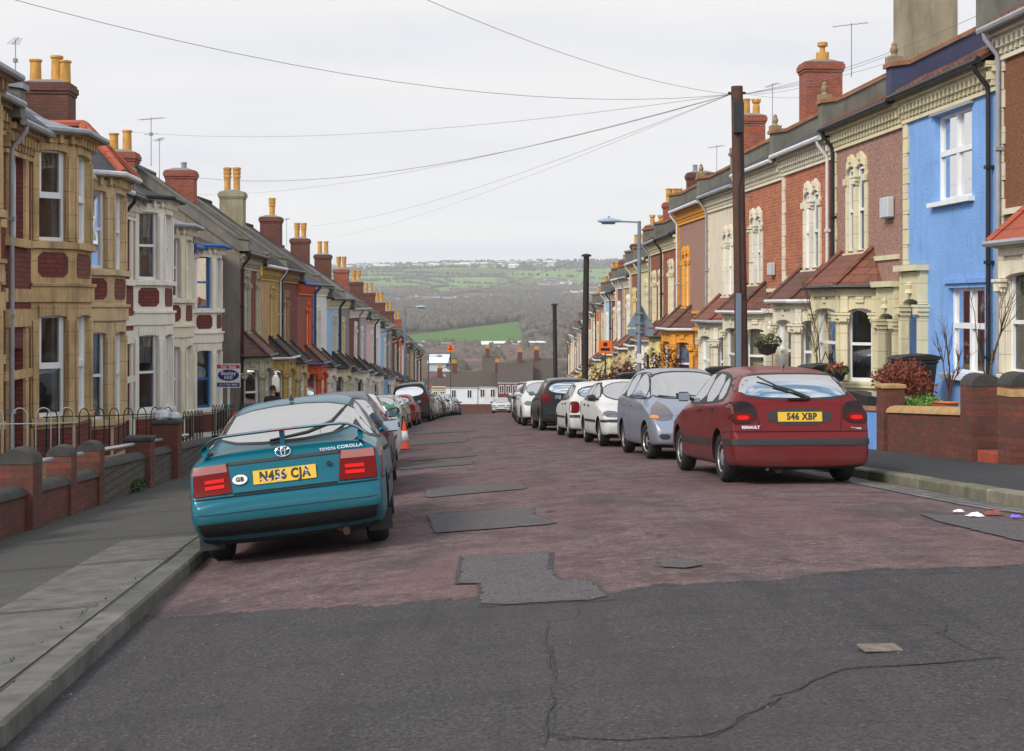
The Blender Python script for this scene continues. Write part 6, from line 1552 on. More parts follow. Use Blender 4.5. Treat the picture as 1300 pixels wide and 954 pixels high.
for z in (3.3, 3.9, 4.5): m.tube([t1*(z/t1.z) + Vector((-.02,0,0)), t1*(z/t1.z) + Vector((.24,0,0))], .012, 5)
m.build('foot_pegs', METAL, r1)
s2 = 48.5; r2, t2, b2 = tpole(744.5, 326, 750, P(s2, 5.95).y, DWOOD, .12, .10, 'dark telegraph pole in the middle distance, right pavement', s2, 5.95)
m = MB(); m.lathe([(.17,0),(.17,.06),(.05,.1)], t2, 10); m.box(-.02, .16, -.08, .08, t2.z - .75, t2.z - .25); m.v = m.v[:]; m.build('pole_cap', DWOOD, r2)
s3 = 70; r3, t3, b3 = tpole(704, 388, 711, P(s3, 5.95).y, DWOOD, .12, .10, 'dark telegraph pole furthest down the right pavement', s3, 5.95)
m = MB(); m.lathe([(.17,0),(.17,.06),(.05,.1)], t3, 10); m.build('pole_cap', DWOOD, r3)
WIRE = plain('grey_cable', (.16,.16,.17), .6)
top = bb + t1 + Vector((-.12, -.05, -.15))
def wire(a, b, r, sag, label, grp='cables from the tall telegraph pole'):
    pts = [a + (b - a)*k/16 - Vector((0, 0, sag*4*(k/16)*(1 - k/16))) for k in range(17)]
    m = MB(); m.tube(pts, r*.42, 5); tag(m.build('overhead_wire', WIRE), label, 'overhead wire', grp)
wl = [((-60,-22),15,.009,'cable rising from the pole to the top left corner of the photo',.5),((470,-32),14,.008,'cable leaving the photo at the top middle',.2),((168,168),46.5,.010,'cable to the roof behind the red hip tiles, highest at the left',.4),
      ((235,224),52,.016,'thick cable ending near the brick chimney on the left',.7),((250,247),60,.009,'thin cable just below the thick one, to the left roofs',.5),((392,287),82,.010,'cable to the far left chimneys, upper of the two low ones',.5),((425,300),95,.008,'lowest cable to the far left chimneys',.4),
      ((1049,100),34,.009,'cable to the chimney with the red cowl',.1),((1150,62),26,.009,'cable to the big rendered chimney, lower one',.1),((1262,10),21,.010,'cable to the top right corner, upper one',.15),((1262,32),22,.008,'cable to the top right corner, lower one',.15),((1050,118),35.5,.007,'lowest short cable right of the pole',.1)]
for (x, y), D, r, lab, sg in wl: wire(top if x < 900 else bb + t1 + Vector((.14, -.05, -.14)), ray(x, y, D), r, sg, lab)
wire(b2 + t2, ray(470, 368, 100), .014, .9, 'cable from the middle telegraph pole across the valley view', 'cables from the dark poles')
wire(b2 + t2, b3 + t3, .012, .3, 'cable between the two dark telegraph poles', 'cables from the dark poles')
# street lamps
def lamp(base_s, X, px, y, armdir, armlen, label):
    lo_, hi_ = X - 3, X + 3
    for _ in range(40):
        X = (lo_ + hi_)/2
        if pix(P(base_s, X))[0] > px: hi_ = X
        else: lo_ = X
    b = P(base_s, X, pave(base_s, X)); t = ray(px, y, b.y) - b; r = empty('street_lamp', b, 0, label, 'street lamp', 'grey street lamps')
    m = MB(); m.tube([(0,0,-.3),(t.x*.2,0,1.3)], .085, 12); m.tube([(t.x*.2,0,1.28),(t.x,0,t.z)], [.06,.045], 12); m.build('post', POLEG, r, smooth=True, sharp=50)
    a = MB(); a.tube([(t.x,0,t.z-.03),(t.x + armdir*armlen*.55, -.05, t.z - .01)], .022, 7); a.build('arm', POLEG, r)
    l = MB(); n = 12; vs = []; x0 = t.x + armdir*armlen*.5; prof = [(0,.03,.03),(.1,.07,.06),(.3,.11,.085),(.5,.10,.07),(.6,.05,.03)]
    for u, w, h_ in prof:
        for k in range(n): g = 2*PI*k/n; vs.append((x0 + armdir*u, math.cos(g)*w - .05, t.z + math.sin(g)*h_*(1 if math.sin(g) > 0 else .7)))
    l.add(vs, [(i*n+k, i*n+(k+1)%n, (i+1)*n+(k+1)%n, (i+1)*n+k) for i in range(4) for k in range(n)] + [tuple(range(n)), tuple(range(4*n, 5*n))])
    l.box(x0 + armdir*.28, x0 + armdir*.34, -.08, -.02, t.z + .08, t.z + .13); lo = l.build('lantern', M('pale_blue_lantern', (.32,.42,.52), .4, .1, 4, .1), r, smooth=True, sharp=50)
    d = MB(); d.box(min(x0 + armdir*.15, x0 + armdir*.5), max(x0 + armdir*.15, x0 + armdir*.5), -.11, .01, t.z - .085, t.z - .05); d.build('diffuser', CLRL, lo, bevel=.015)
    return r, t, b
rl, tl, bl_ = lamp(36.2, 5.95, 811.5, 281, -1, .95, 'grey street lamp on the right, carrying the backs of two road signs')
k = tl.x/tl.z; D_ = bl_.y; q = lambda px, y: ray(px, y, D_ - .0) - bl_
m = MB(); a, b, c = q(813, 385), q(796, 416), q(831, 416)
for v in (a, b, c): v.y = -.07*0 + .09
mb_poly = [(a.x, a.z), (b.x, b.z), (c.x, c.z)]
m.prism(chaikin([mb_poly[0], mb_poly[2], mb_poly[1]], 0), lambda u, v, w: (u, w, v), .075, .08); SGN = M('grey_sign_back', (.17,.23,.27), .5, .1, 5, .15, .05)
so = m.build('sign_back', SGN, rl); so['label'] = 'triangular sign back'
m = MB(); a, c = q(797, 418), q(830, 427); m.box(a.x, c.x, .075, .08, c.z, a.z); m.build('sign_back', SGN, rl)
m = MB()
for y in (398, 411, 422): z = q(812, y).z; m.box(z*k - .09, z*k + .09, -.06, .074, z - .02, z + .02)
m.build('sign_clamps', METAL, rl)
z = q(812, 455).z; m = MB(); m.box(z*k - .07, z*k + .07, -.075, -.07, z - .12, z + .12); m.box(z*k - .05, z*k + .05, -.076, -.0755, z - .02, z + .07); m.build('notice', WPL, rl)
lamp(79, -2.25, 514, 390, 1, 1.2, 'grey street lamp on the left among the far parked cars')
lamp(118, -2.25, 544, 452, 1, 1.2, 'most distant grey street lamp on the left')
# estate agent boards
def board(px, y0, y1, s_, X, kind, label):
    b = P(s_, X, pave(s_, X)); c0 = ray(px, y0, b.y); c1 = ray(px, y1, b.y); H_ = c0.z - c1.z; W_ = H_*(1.0 if kind == 'blue' else 1.02); zc = (c0.z + c1.z)/2 - b.z
    r = empty('sale_board', (c0.x, b.y, b.z), 0, label, 'estate agent board', 'estate agent boards')
    p = MB(); p.box(-.03, .03, .01, .07, -.3, zc + H_/2); p.build('post', M('white_post', (.6,.6,.58), .6, .1, 4, .2) if kind == 'blue' else BLK, r)
    fn = lambda u, v, w: (u, -.005 - w, zc + v)
    if kind == 'blue':
        m = MB(); m.prism([(-W_/2,-H_/2),(W_/2,-H_/2),(W_/2,H_/2),(-W_/2,H_/2)], fn, -.012, 0); bo = m.build('board', WPL, r)
        m = MB(); m.prism([(-W_*.47,H_*.30),(W_*.47,H_*.30),(W_*.47,H_*.46),(-W_*.47,H_*.46)], fn, .0005, .002); m.build('red_band', plain('sign_red', (.5,.015,.02), .4), bo)
        nv = plain('sign_navy', (.012,.015,.13), .4)
        m = MB(); n = 28; m.prism([(W_*.44*math.cos(2*PI*i/n), H_*.02 + H_*.24*math.sin(2*PI*i/n)) for i in range(n)], fn, .0005, .002); m.prism([(-W_*.47,-H_*.46),(W_*.47,-H_*.46),(W_*.47,-H_*.29),(-W_*.47,-H_*.29)], fn, .0005, .002); m.build('navy_oval', nv, bo)
        t = MB(); text_mb(t, 'For Sale', H_*.17, lambda u, v, w: fn(u, v + H_*.38, w), .003, .004); text_mb(t, 'Besley', H_*.22, lambda u, v, w: fn(u, v + H_*.10, w), .003, .004); text_mb(t, 'Hill', H_*.22, lambda u, v, w: fn(u, v - H_*.08, w), .003, .004); text_mb(t, '0117 942 8888', H_*.11, lambda u, v, w: fn(u, v - H_*.375, w), .001, .004)
        t.build('board_lettering', WPL, bo)
    else:
        m = MB(); m.prism([(-W_/2,-H_/2),(W_/2,-H_/2),(W_/2,H_/2),(-W_/2,H_/2)], fn, -.012, 0); bo = m.build('board', plain('sign_orange', (.85,.16,.01), .4), r)
        m = MB(); m.prism([(-W_*.16,H_*.05),(W_*.16,H_*.05),(W_*.16,H_*.28),(0,H_*.38),(-W_*.16,H_*.28)], fn, .0005, .002); m.prism([(-W_*.34,-H_*.30),(W_*.34,-H_*.30),(W_*.34,-H_*.08),(-W_*.34,-H_*.08)], fn, .0005, .002); m.build('black_symbol', INK, bo)
board(290, 462, 492.5, 40.5, -4.75, 'blue', 'red, white and navy estate agent board reading For Sale, left side')
board(768.5, 432.5, 449, 62, 7.6, 'orange', 'orange estate agent board among bushes on the right')
board(572, 438, 446, 150, -4.6, 'orange2', 'tiny orange board at the far end of the left terrace')
# ------------------------------------------------------------------ plants
def leafm(name, col, v=.4, ns=2.5, alt=None):
    if name in MATS: return MATS[name]
    m, nt, b = _nt(name); g = G(nt); ge = g.n('NewGeometry'); co = g.coords()
    c = g.mix(ge.outputs['Random Per Island'], mul(col, 1 - v), mul(col, 1 + v)); c = g.mix(g.ramp(g.noise(co, ns, 4), .4, .62, 0, .6), c, alt or mul(col, .5))
    g.l(c, b.inputs['Base Color']); b.inputs['Roughness'].default_value = .7; MATS[name] = m; return m
def leaves(m, c, r, n, size, rr, flat=1.0):
    for _ in range(n):
        while True:
            v = Vector((rr.uniform(-1,1), rr.uniform(-1,1), rr.uniform(-1,1)))
            if .35 < v.length < 1: break
        p = Vector(c) + Vector((v.x*r[0], v.y*r[1], v.z*r[2])); a = Vector((rr.gauss(0,1), rr.gauss(0,1), rr.gauss(0,1))).normalized(); b = a.cross(Vector((rr.gauss(0,1), rr.gauss(0,1), rr.gauss(0,1)))).normalized()
        s = size*rr.uniform(.6, 1.4); m.add([p - a*s, p + b*s*.45, p + a*s, p - b*s*.45], [(0,1,2,3)])
DKL = leafm('dark_red_leaves', (.09,.022,.018)); GRL = leafm('hedge_green_leaves', (.05,.085,.02)); RDL = leafm('rust_red_leaves', (.20,.045,.02)); LGL = leafm('light_green_leaves', (.10,.22,.03)); BRK = M('bare_bark', (.10,.07,.05), .9, .3, 5, .2)
def bush(name, s, X, w, d, h, mat, n, label, size=.05, cat='bush', zb=0, seed=1, stems=6):
    rr = random.Random(seed); c = P(s, X, pave(s, X) + zb); r = empty(name, c, 0, label, cat)
    m = MB()
    for k in range(max(3, int(n/160))): leaves(m, (rr.uniform(-.7,.7)*w/2, rr.uniform(-.7,.7)*d/2, h*rr.uniform(.35,.8)), (w*.3*rr.uniform(.6,1.2), d*.3*rr.uniform(.7,1.2), h*.28*rr.uniform(.6,1.3)), 160, size, rr)
    m.build('foliage', mat, r); t = MB()
    for k in range(stems): x, y = rr.uniform(-.5,.5)*w*.6, rr.uniform(-.5,.5)*d*.6; t.tube([(x*.2, y*.2, -.1), (x*.6, y*.6, h*.4), (x*1.4, y*1.4, h*.95)], [.025,.015,.006], 5)
    t.build('stems', BRK, r); return r
def bare(name, s, X, h, label, seed=2, zb=0, spread=.5, mat=None, dens=3):
    rr = random.Random(seed); c = P(s, X, pave(s, X) + zb); m = MB()
    def br(p, d, L, r, k):
        e = p + d*L; mid = p + d*L*.5 + Vector((rr.uniform(-.06,.06), rr.uniform(-.06,.06), 0))*L
        m.tube([p, mid, e], [r, r*.8, r*.55], 5)
        if k:
            for _ in range(dens): br(p + d*L*rr.uniform(.4, 1), (d + Vector((rr.uniform(-1,1), rr.uniform(-.6,.6), rr.uniform(-.1,.8)))*spread).normalized(), L*rr.uniform(.5,.75), r*.5, k-1)
    br(Vector((0,0,-.1)), Vector((.1,0,1)).normalized(), h*.45, .028, 3)
    o = m.build(name, mat or BRK, smooth=True); o.location = c; return tag(o, label, 'shrub')
bush('dark_red_bush', 57, 8.0, 2.6, 1.6, 2.2, DKL, 4200, 'dark red leaved bush under the orange sale board', .07, seed=3)
bush('green_hedge', 53, 8.1, 2.6, 1.6, 1.55, GRL, 5200, 'green clipped hedge beside the tall wheelie bin', .06, 'hedge', seed=4)
bush('dark_red_bush', 46.5, 8.5, 1.2, 1.2, 2.3, DKL, 1300, 'thin reddish shrub behind the lamp post', .06, seed=5)
sx = s_at(1150, 8.3)
m = MB(); c_ = frame_at(sx - .2, 8.15); zt_ = pave(sx, 8.2)
m.prism([(-1.3,-.2),(.9,-.2),(.9,.2),(-1.3,.2)], lambda u, v, w: c_(u, v, w), zt_ + .80, zt_ + .87); o = m.build('flower_trough', M('cream_trough', (.5,.45,.35), .8, .15, 5, .4)); tag(o, 'long shallow pale trough holding rust red plants', 'trough')
bush('red_leaved_plants', sx - .2, 8.15, .7, 2.6, .62, RDL, 4200, 'rust red leafy plants growing in the long trough', .035, 'plants', .82, 6, 4)
bush('green_plants', s_at(1180, 8.0), 7.95, .5, 1.6, .35, LGL, 1500, 'bright green low plants behind the buff coping', .03, 'plants', .5, 7, 2)
m = MB(); m.lathe([(.14,0),(.2,.16),(.22,.16),(.19,.14),(.13,.02)], P(s_at(1200, 7.9), 7.9, pave(20, 7.9) + .6 - (s_at(1200,7.9)-20)*.063), 16); o = m.build('plant_pot', REDPOT, smooth=True, sharp=40); tag(o, 'terracotta pot just behind the buff coping', 'plant pot')
bare('bare_shrub', s_at(1246, 8.3), 8.35, 2.6, 'leafless brown shrub in front of the sky blue house window', 5, .45, .55)
bare('dry_stalks', s_at(1200, 8.2), 8.2, 1.7, 'tall thin dry stalks beside the leafless shrub', 9, .5, .35, M('dry_stalk', (.10,.045,.03), .9, .2, 5, 0), 4)
bare('bare_climber', s_at(1030, 8.9), 8.95, 3.4, 'leafless climber against the ivory bay of the nearer orange brick house', 12, .2, .5, dens=4)
bush('weeds', 22.3, -4.22, .3, 1.3, .22, GRL, 500, 'green weeds at the foot of the low coped wall', .04, 'weeds', 0, 8, 2)
bush('small_shrub', 52, -4.9, .8, 1.6, 1.3, GRL, 900, 'small green shrub by the orange red bay on the left', .05, seed=12)
def basket(px, y, X, label, flowers, hang=True, sz=.24):
    s_ = s_at(px, X); p = P(s_, X); p.z = ZC + (CY - y)*p.y/FPX; r = empty('flower_basket', p, 0, label, 'flower basket', 'flower baskets'); m = MB()
    m.lathe([(.02,-sz),(sz*.7,-sz*.8),(sz,0),(sz*.9,.0)], (0,0,0), 14); m.build('basket', BLK, r); l = MB(); rr = random.Random(3); leaves(l, (0,0,.06), (sz*1.3, sz*1.3, sz*.7), 420, .04, rr); l.build('foliage', GRL, r)
    f = MB(); leaves(f, (0,0,.12), (sz*1.1, sz*1.1, sz*.6), flowers, .035, rr); f.build('flowers', plain('geranium_red', (.6,.03,.06), .6), r)
    if hang: h = MB(); h.tube([(0,0,.9),(sz*.9,0,0)], .006, 4); h.tube([(0,0,.9),(-sz*.9,0,0)], .006, 4); h.tube([(0,0,.9),(.5,0,.95)], .012, 4); h.build('chains', METAL, r)
basket(974, 437, 8.7, 'hanging basket with green trailing leaves beside the telegraph pole', 15, True, .28)
basket(1062, 474, 8.85, 'small basket of red geraniums on the cream bay sill', 130, False, .2)
m = MB(); s_ = s_at(1100, 9.0); p = P(s_, 9.0, pave(s_, 9) + .75); m.prism([(-.2,-.85),(.2,-.85),(.2,.85),(-.2,.85)], lambda u, v, w: p + Vector((u, v, w)), -.3, .12); tag(m.build('window_box', BLK), 'dark trough below the cream bay of the pinkish house', 'window box')
# alarm and satellite boxes
def wallbox(px, y, X, w, h, mat, label, name='alarm_box'):
    s_ = s_at(px, X); p = P(s_, X); p.z = ZC + (CY - y)*p.y/FPX; f_ = frame_at(s_, X); m = MB()
    m.prism([(-w/2,-.16),(w/2,-.16),(w/2,-.012),(-w/2,-.012)], lambda u, v, z: f_(u, v, z), p.z - h/2, p.z + h/2); tag(m.build(name, mat, bevel=.02), label, 'alarm box')
wallbox(1131, 264, 9.8, .5, .42, M('grey_white_box', (.5,.52,.55), .5, .05), 'pale grey box on the pinkish pebbledash wall'); wallbox(983, 342, 9.8, .35, .34, M('grey_white_box', (.5,.52,.55)), 'pale grey alarm box on the orange brick wall between the bays')
wallbox(333, 342, -5.45, .3, .5, plain('yellow_box', (.75,.45,.02), .5), 'yellow alarm box high on the left terrace')
# ------------------------------------------------------------------ people
SKIN = M('skin', (.42,.22,.15), .6, .08, 9, 0, .05); HAIR = M('dark_hair', (.03,.018,.012), .8, .3, 20, 0)
def person(s, X, h, facing, shirt, trousers, label, pose='walk'):
    c = P(s, X, pave(s, X)); r = empty('person', c, facing, label, 'person'); k = h/1.75
    V = [(0,0,.93,.15),(0,0,1.12,.14),(0,0,1.32,.155),(0,0,1.45,.09),(0,0.01,1.53,.055),(0,.02,1.60,.075),(0,.02,1.68,.085),
         (-.2,0,1.40,.065),(-.25,.02,1.14,.048),(-.23,.16,.92,.036),(-.22,.2,.84,.035),(.2,0,1.40,.065),(.25,-.04,1.14,.048),(.25,.04,.9,.036),(.25,.08,.82,.035),
         (-.1,.03,.88,.105),(-.11,.14,.5,.07),(-.11,.1,.09,.045),(-.11,.24,.04,.04),(.1,-.02,.88,.105),(.11,-.05,.5,.07),(.11,-.25,.12,.045),(.11,-.14,.04,.04)]
    E = [(0,1),(1,2),(2,3),(3,4),(4,5),(5,6),(2,7),(7,8),(8,9),(9,10),(2,11),(11,12),(12,13),(13,14),(0,15),(15,16),(16,17),(17,18),(0,19),(19,20),(20,21),(21,22)]
    me = bpy.data.meshes.new('b'); me.from_pydata([(x*k, y*k, z*k) for x, y, z, _ in V], E, []); o = bpy.data.objects.new('b', me); C.objects.link(o)
    o.modifiers.new('s', 'SKIN'); 
    for i, v in enumerate(V): me.skin_vertices[0].data[i].radius = (v[3]*k*(1.25 if i in (0,1,2) else 1), v[3]*k*(.8 if i in (0,1,2) else 1))
    me.skin_vertices[0].data[0].use_root = True
    sd = o.modifiers.new('d', 'SUBSURF'); sd.levels = 2
    dg = bpy.context.evaluated_depsgraph_get(); out = bpy.data.meshes.new_from_object(o.evaluated_get(dg)); bpy.data.objects.remove(o)
    out.materials.clear()
    for m_ in (SKIN, shirt, trousers, BLK): out.materials.append(m_)
    for p in out.polygons:
        z = p.center.z/k; p.use_smooth = True
        hand = abs(p.center.x) > .17*k and z < .9
        p.material_index = 3 if z < .1 else (2 if z < .95 and not hand else (0 if z > 1.47 or hand else 1))
    b = link('body', out, r)
    f = MB(); f.tube([(0,.1*k,1.66*k),(0,.128*k,1.625*k)], [.012,.018], 6); f.tube([(-.035*k,.095*k,1.585*k),(.035*k,.095*k,1.585*k)], .008, 5)
    for sg in (-1, 1): f.lathe([(0,-.02),(.02,0),(0,.02)], (sg*.09*k, .02, 1.63*k), 8)
    f.build('face_features', SKIN, b, smooth=True); e = MB()
    for sg in (-1, 1): e.lathe([(0,-.009),(.012,0),(0,.009)], (sg*.033*k, .1*k, 1.652*k), 8)
    e.build('eyes', INK, b)
    hm = MB(); n = 12; vs = []
    for j in range(7):
        g = PI*.5*j/6*1.15
        for q in range(n): a = 2*PI*q/n; back = 1 if math.sin(a) < .35 else .62; vs.append((math.cos(a)*.098*k*math.sin(PI/2 - g*.87), (.01 + math.sin(a)*.112*math.sin(PI/2 - g*.87))*k, (1.67 + .115*math.sin(g*.87) - (0.075 if back == 1 and j == 0 else 0))*k))
    hm.add(vs, [(i*n+q, i*n+(q+1)%n, (i+1)*n+(q+1)%n, (i+1)*n+q) for i in range(6) for q in range(n)] + [tuple(range(6*n, 7*n))]); hm.build('hair', HAIR, r, smooth=True)
    return r
person(42.0, -4.0, 1.76, PI, M('dark_grey_top', (.03,.032,.04), .9), M('dark_trousers', (.02,.022,.03), .9), 'dark haired person in a dark top walking up the left pavement')
person(57, -3.2, 1.72, PI*.8, M('black_jacket', (.015,.015,.017), .8), M('dark_trousers', (.02,.022,.03)), 'person in a black jacket further down the left pavement')
# ------------------------------------------------------------------ cars
make_car('lift', lift); make_car('hat', hat); make_car('mono', mono); make_car('box', box5); make_car('tall', tall); make_car('four', four)
liftp['bits'] = lift['bits'] + [('number_plate','rear',[(-.26,.66),(-.26,.77),(.26,.77),(.26,.66)],YEL,.02,0)]; make_car('sal', liftp, 2)
hatp = dict(hat); hatp['extra'] = []; hatp['bits'] = hat['bits'] + [('number_plate','rear',[(-.26,.73),(-.26,.84),(.26,.84),(.26,.73)],YEL,.02,0)]; make_car('hap', hatp, 2)
TEAL = carpaint('teal_metallic_paint', (.001,.105,.15), .2, .28, .03); MAR = carpaint('dark_red_metallic_paint', (.135,.003,.006), .1, .3, .05)
NVY = carpaint('navy_paint', (.008,.010,.045), .1); SIL = carpaint('silver_paint', (.30,.33,.41), .5, .3, .05); WCP = carpaint('white_car_paint', (.62,.63,.62), 0, .3, .1); BKC = carpaint('black_car_paint', (.012,.013,.016), .3, .25)
RDC = carpaint('red_car_paint', (.30,.015,.02), .1); CRC = carpaint('cream_beige_car_paint', (.38,.34,.27), .2); SLC = carpaint('light_silver_paint', (.45,.46,.47), .5); BLC = carpaint('bright_blue_car_paint', (.02,.06,.32), .3); DGC = carpaint('dark_grey_car_paint', (.05,.05,.055), .4)
LG = 'cars parked along the left kerb'; RG = 'cars parked along the right kerb'
place_car('lift', 11.75, -.94, TEAL, 'parked_car', 'blue green metallic hatchback with rear wing, nearest on the left', 1, .0, LG)
place_car('hap', 18.0, -.98, NVY, 'parked_car', 'dark navy hatchback right in front of the blue green one', 1, .0, LG)
make_car('boxr', boxr, 2)
place_car('boxr', 24.6, -1.0, WCP, 'parked_car', 'white small hatchback with tall red pillar lamps, ahead of the navy car', 1, .0, LG)
place_car('sal', 46.5, -1.0, SLC, 'parked_car', 'pale silver car facing up the street beyond the traffic cones', -1, .0, LG)
place_car('sal', 52.6, -1.0, CRC, 'parked_car', 'cream beige saloon before the small red hatchback', 1, .0, LG)
place_car('box', 59.5, -1.0, RDC, 'parked_car', 'small red hatchback in front of the tall black vehicle', 1, .0, LG)
place_car('four', 67.5, -.95, BKC, 'parked_car', 'tall black people carrier towering over the left row', 1, .0, LG)
far_l = [(73.2,'tall',WCP,1,'white estate just beyond the tall black vehicle'),(78.6,'sal',SLC,1,'silver car second beyond the tall black vehicle'),(84,'hap',DGC,1,'dark grey hatchback in the left row, before the white facing car'),(89.5,'box',WCP,-1,'white hatchback facing us far down the left row'),(95,'tall',WCP,-1,'white van like car near the crest on the left'),(100.4,'box',BLC,1,'bright blue hatchback at the crest on the left'),(105.5,'sal',SLC,1,'silver car beside the bright blue one at the crest'),(111,'hap',BLC,1,'last blue car of the left row')]
for s_, ky, pt, fc, lab in far_l: place_car(ky, s_, -.98, pt, 'parked_car', lab, fc, 0, LG)
place_car('hat', 16.05, 4.52, MAR, 'parked_car', 'dark red hatchback, nearest on the right', 1, .0, RG)
place_car('mono', 22.3, 4.66, SIL, 'parked_car', 'tall silver blue hatchback facing us behind the dark red car', -1, .0, RG)
place_car('box', 28.0, 4.63, WCP, 'parked_car', 'white hatchback facing us behind the silver blue car', -1, .0, RG)
place_car('box', 33.6, 4.62, WCP, 'parked_car', 'white hatchback seen from behind with red tail lamps, right row', 1, .0, RG)
place_car('tall', 40.7, 4.66, BKC, 'parked_car', 'black tall estate with bright red tail lamps, right row', 1, .0, RG)
far_r = [(47.5,'tall',WCP,-1,'white tall hatchback facing us beyond the black estate'),(53.5,'sal',DGC,-1,'dark grey saloon facing us beyond the white tall hatchback'),(59.5,'hap',RDC,1,'red hatchback in the right row before the pale van'),(66,'tall',M('pale_blue_white_van', (.5,.56,.66), .4, .05),-1,'pale bluish people carrier facing us in the right row'),(73,'box',BKC,1,'black hatchback past the pale people carrier'),(79.5,'hap',RDC,1,'second red hatchback down the right row'),(86,'box',SLC,-1,'silver hatchback facing us near the crest on the right'),(93,'sal',DGC,1,'dark saloon near the crest on the right'),(100,'hap',WCP,-1,'white hatchback at the crest on the right')]
for s_, ky, pt, fc, lab in far_r: place_car(ky, s_, 4.63, pt, 'parked_car', lab, fc, 0, RG)
place_car('box', 118, 3.0, WCP, 'parked_car', 'white car whose roof shows over the crest in the middle of the road', -1, 0, 'cars driving up from the dip')
# cones, bulk bag
def cone(s, X, h, label):
    c = P(s, X, gz(s, X)); r = empty('traffic_cone', c, .3, label, 'traffic cone', 'orange traffic cones'); m = MB(); k = h/.75
    m.lathe([(.17*k,.03*k),(.135*k,.2*k)], (0,0,0), 18); m.lathe([(.075*k,.5*k),(.03*k,.75*k),(.02*k,.75*k)], (0,0,0), 18); m.build('cone_body', plain('cone_orange', (.85,.09,.02), .5), r, smooth=True, sharp=50)
    w = MB(); w.lathe([(.135*k,.2*k),(.075*k,.5*k)], (0,0,0), 18); w.build('reflective_sleeve', WPL, r, smooth=True); b = MB(); b.box(-.21*k,.21*k,-.21*k,.21*k,0,.04*k); b.build('base', BLK, r, bevel=.01)
cone(33.3, -.12, .66, 'orange and white traffic cone standing out on the road edge'); cone(34.6, -.35, .85, 'orange traffic cone just behind the first, nearer the kerb')
r = empty('bulk_bag', P(31.6, -.66, gz(31.6, -.66)), -heading(31), 'white builders bulk bag with green sheet over it, in the parking gap', 'bulk bag'); rr = random.Random(2)
m = MB(); n = 20; vs = []
for j, (rad, z) in enumerate([(.40,0),(.46,.15),(.48,.45),(.45,.75),(.38,.95),(.1,1.0)]):
    for q in range(n): a = 2*PI*q/n; k_ = (abs(math.cos(a))**4 + abs(math.sin(a))**4)**-.25; vs.append((math.cos(a)*rad*k_*rr.uniform(.96,1.04), math.sin(a)*rad*k_*rr.uniform(.96,1.04), z))
m.add(vs, [(i*n+q, i*n+(q+1)%n, (i+1)*n+(q+1)%n, (i+1)*n+q) for i in range(5) for q in range(n)]); m.build('bag', M('white_woven_bag', (.6,.6,.58), .8, .1, 9, .3), r, smooth=True)
m = MB(); vs = []
for j, (rad, z) in enumerate([(.46,.86),(.42,1.0),(.30,1.1),(.12,1.15),(.0,1.14)]):
    for q in range(n): a = 2*PI*q/n; vs.append((math.cos(a)*rad*rr.uniform(.9,1.12), math.sin(a)*rad*rr.uniform(.9,1.12), z + rr.uniform(-.05,.05)))
m.add(vs, [(i*n+q, i*n+(q+1)%n, (i+1)*n+(q+1)%n, (i+1)*n+q) for i in range(4) for q in range(n)]); m.build('sheet', M('green_plastic_sheet', (.01,.22,.11), .35, .2, 6, 0), r, smooth=True)
# orange sack near the railings
m = MB(); n = 14; vs = []; rr = random.Random(8); c = P(39.5, -4.62, pave(39.5, -4.5) + .45)
for rad, z in [(.2,0),(.3,.15),(.3,.4),(.22,.58),(.08,.62)]:
    for q in range(n): a = 2*PI*q/n; vs.append((c.x + math.cos(a)*rad*rr.uniform(.85,1.1)*1.3, c.y + math.sin(a)*rad*rr.uniform(.85,1.1), c.z + z + rr.uniform(-.02,.02)))
m.add(vs, [(i*n+q, i*n+(q+1)%n, (i+1)*n+(q+1)%n, (i+1)*n+q) for i in range(4) for q in range(n)]); tag(m.build('plastic_sack', plain('orange_sack', (.75,.07,.03), .35), smooth=True), 'orange red plastic sack by the railings, above the blue green car', 'sack')
c = P(26.2, XW, pave(26.2, XW) + 1.08)
for k_, (dx, sz, lab) in enumerate(((-.1,.17,'pale crumpled rubbish bag on the taller pillar, left one'), (.12,.13,'pale crumpled rubbish bag on the taller pillar, right one'))):
    m = MB(); vs = []
    for rad, z in [(.7,0),(1,.3),(.8,.8),(.25,1.1),(.35,1.35)]:
        for q in range(12): a = 2*PI*q/12; vs.append((c.x + dx + math.cos(a)*rad*sz*rr.uniform(.75,1.2), c.y + math.sin(a)*rad*sz*rr.uniform(.75,1.2), c.z + z*sz))
    m.add(vs, [(i*12+q, i*12+(q+1)%12, (i+1)*12+(q+1)%12, (i+1)*12+q) for i in range(4) for q in range(12)] + [tuple(range(48,60))]); tag(m.build('rubbish_bag', plain('pale_bag', (.5,.53,.57), .3)), lab, 'bag', 'rubbish bags')
# litter in the right gutter
for (x, y, col, sz, lab, nm) in ((1216,652,(.75,.75,.75),.09,'crumpled white paper on the setts','paper'),(1238,658,(.78,.74,.8),.13,'larger white scrap with pink tint in the gutter','paper'),(1262,655,(.25,.05,.03),.14,'dark red leaf litter clump by the kerb','litter'),(1290,659,(.22,.12,.75),.09,'violet plastic scrap at the right edge of the photo','litter')):
    s_, X_ = ground_px(x, y); m = MB(); pts = []
    N = 5
    for i in range(N):
        for j in range(N): ss_, xx = s_ + (i-2)*sz*.2, X_ + (j-2)*sz*.28; pts.append(P(ss_, xx, gz(ss_, xx) + .016 + rr.uniform(0, sz*.28)*(1 if 0 < i < 4 and 0 < j < 4 else .2)))
    m.add(pts, [(i*N+j, i*N+j+1, (i+1)*N+j+1, (i+1)*N+j) for i in range(N-1) for j in range(N-1)]); tag(m.build('litter_scrap', plain('scrap%d' % x, col, .6)), lab, nm)
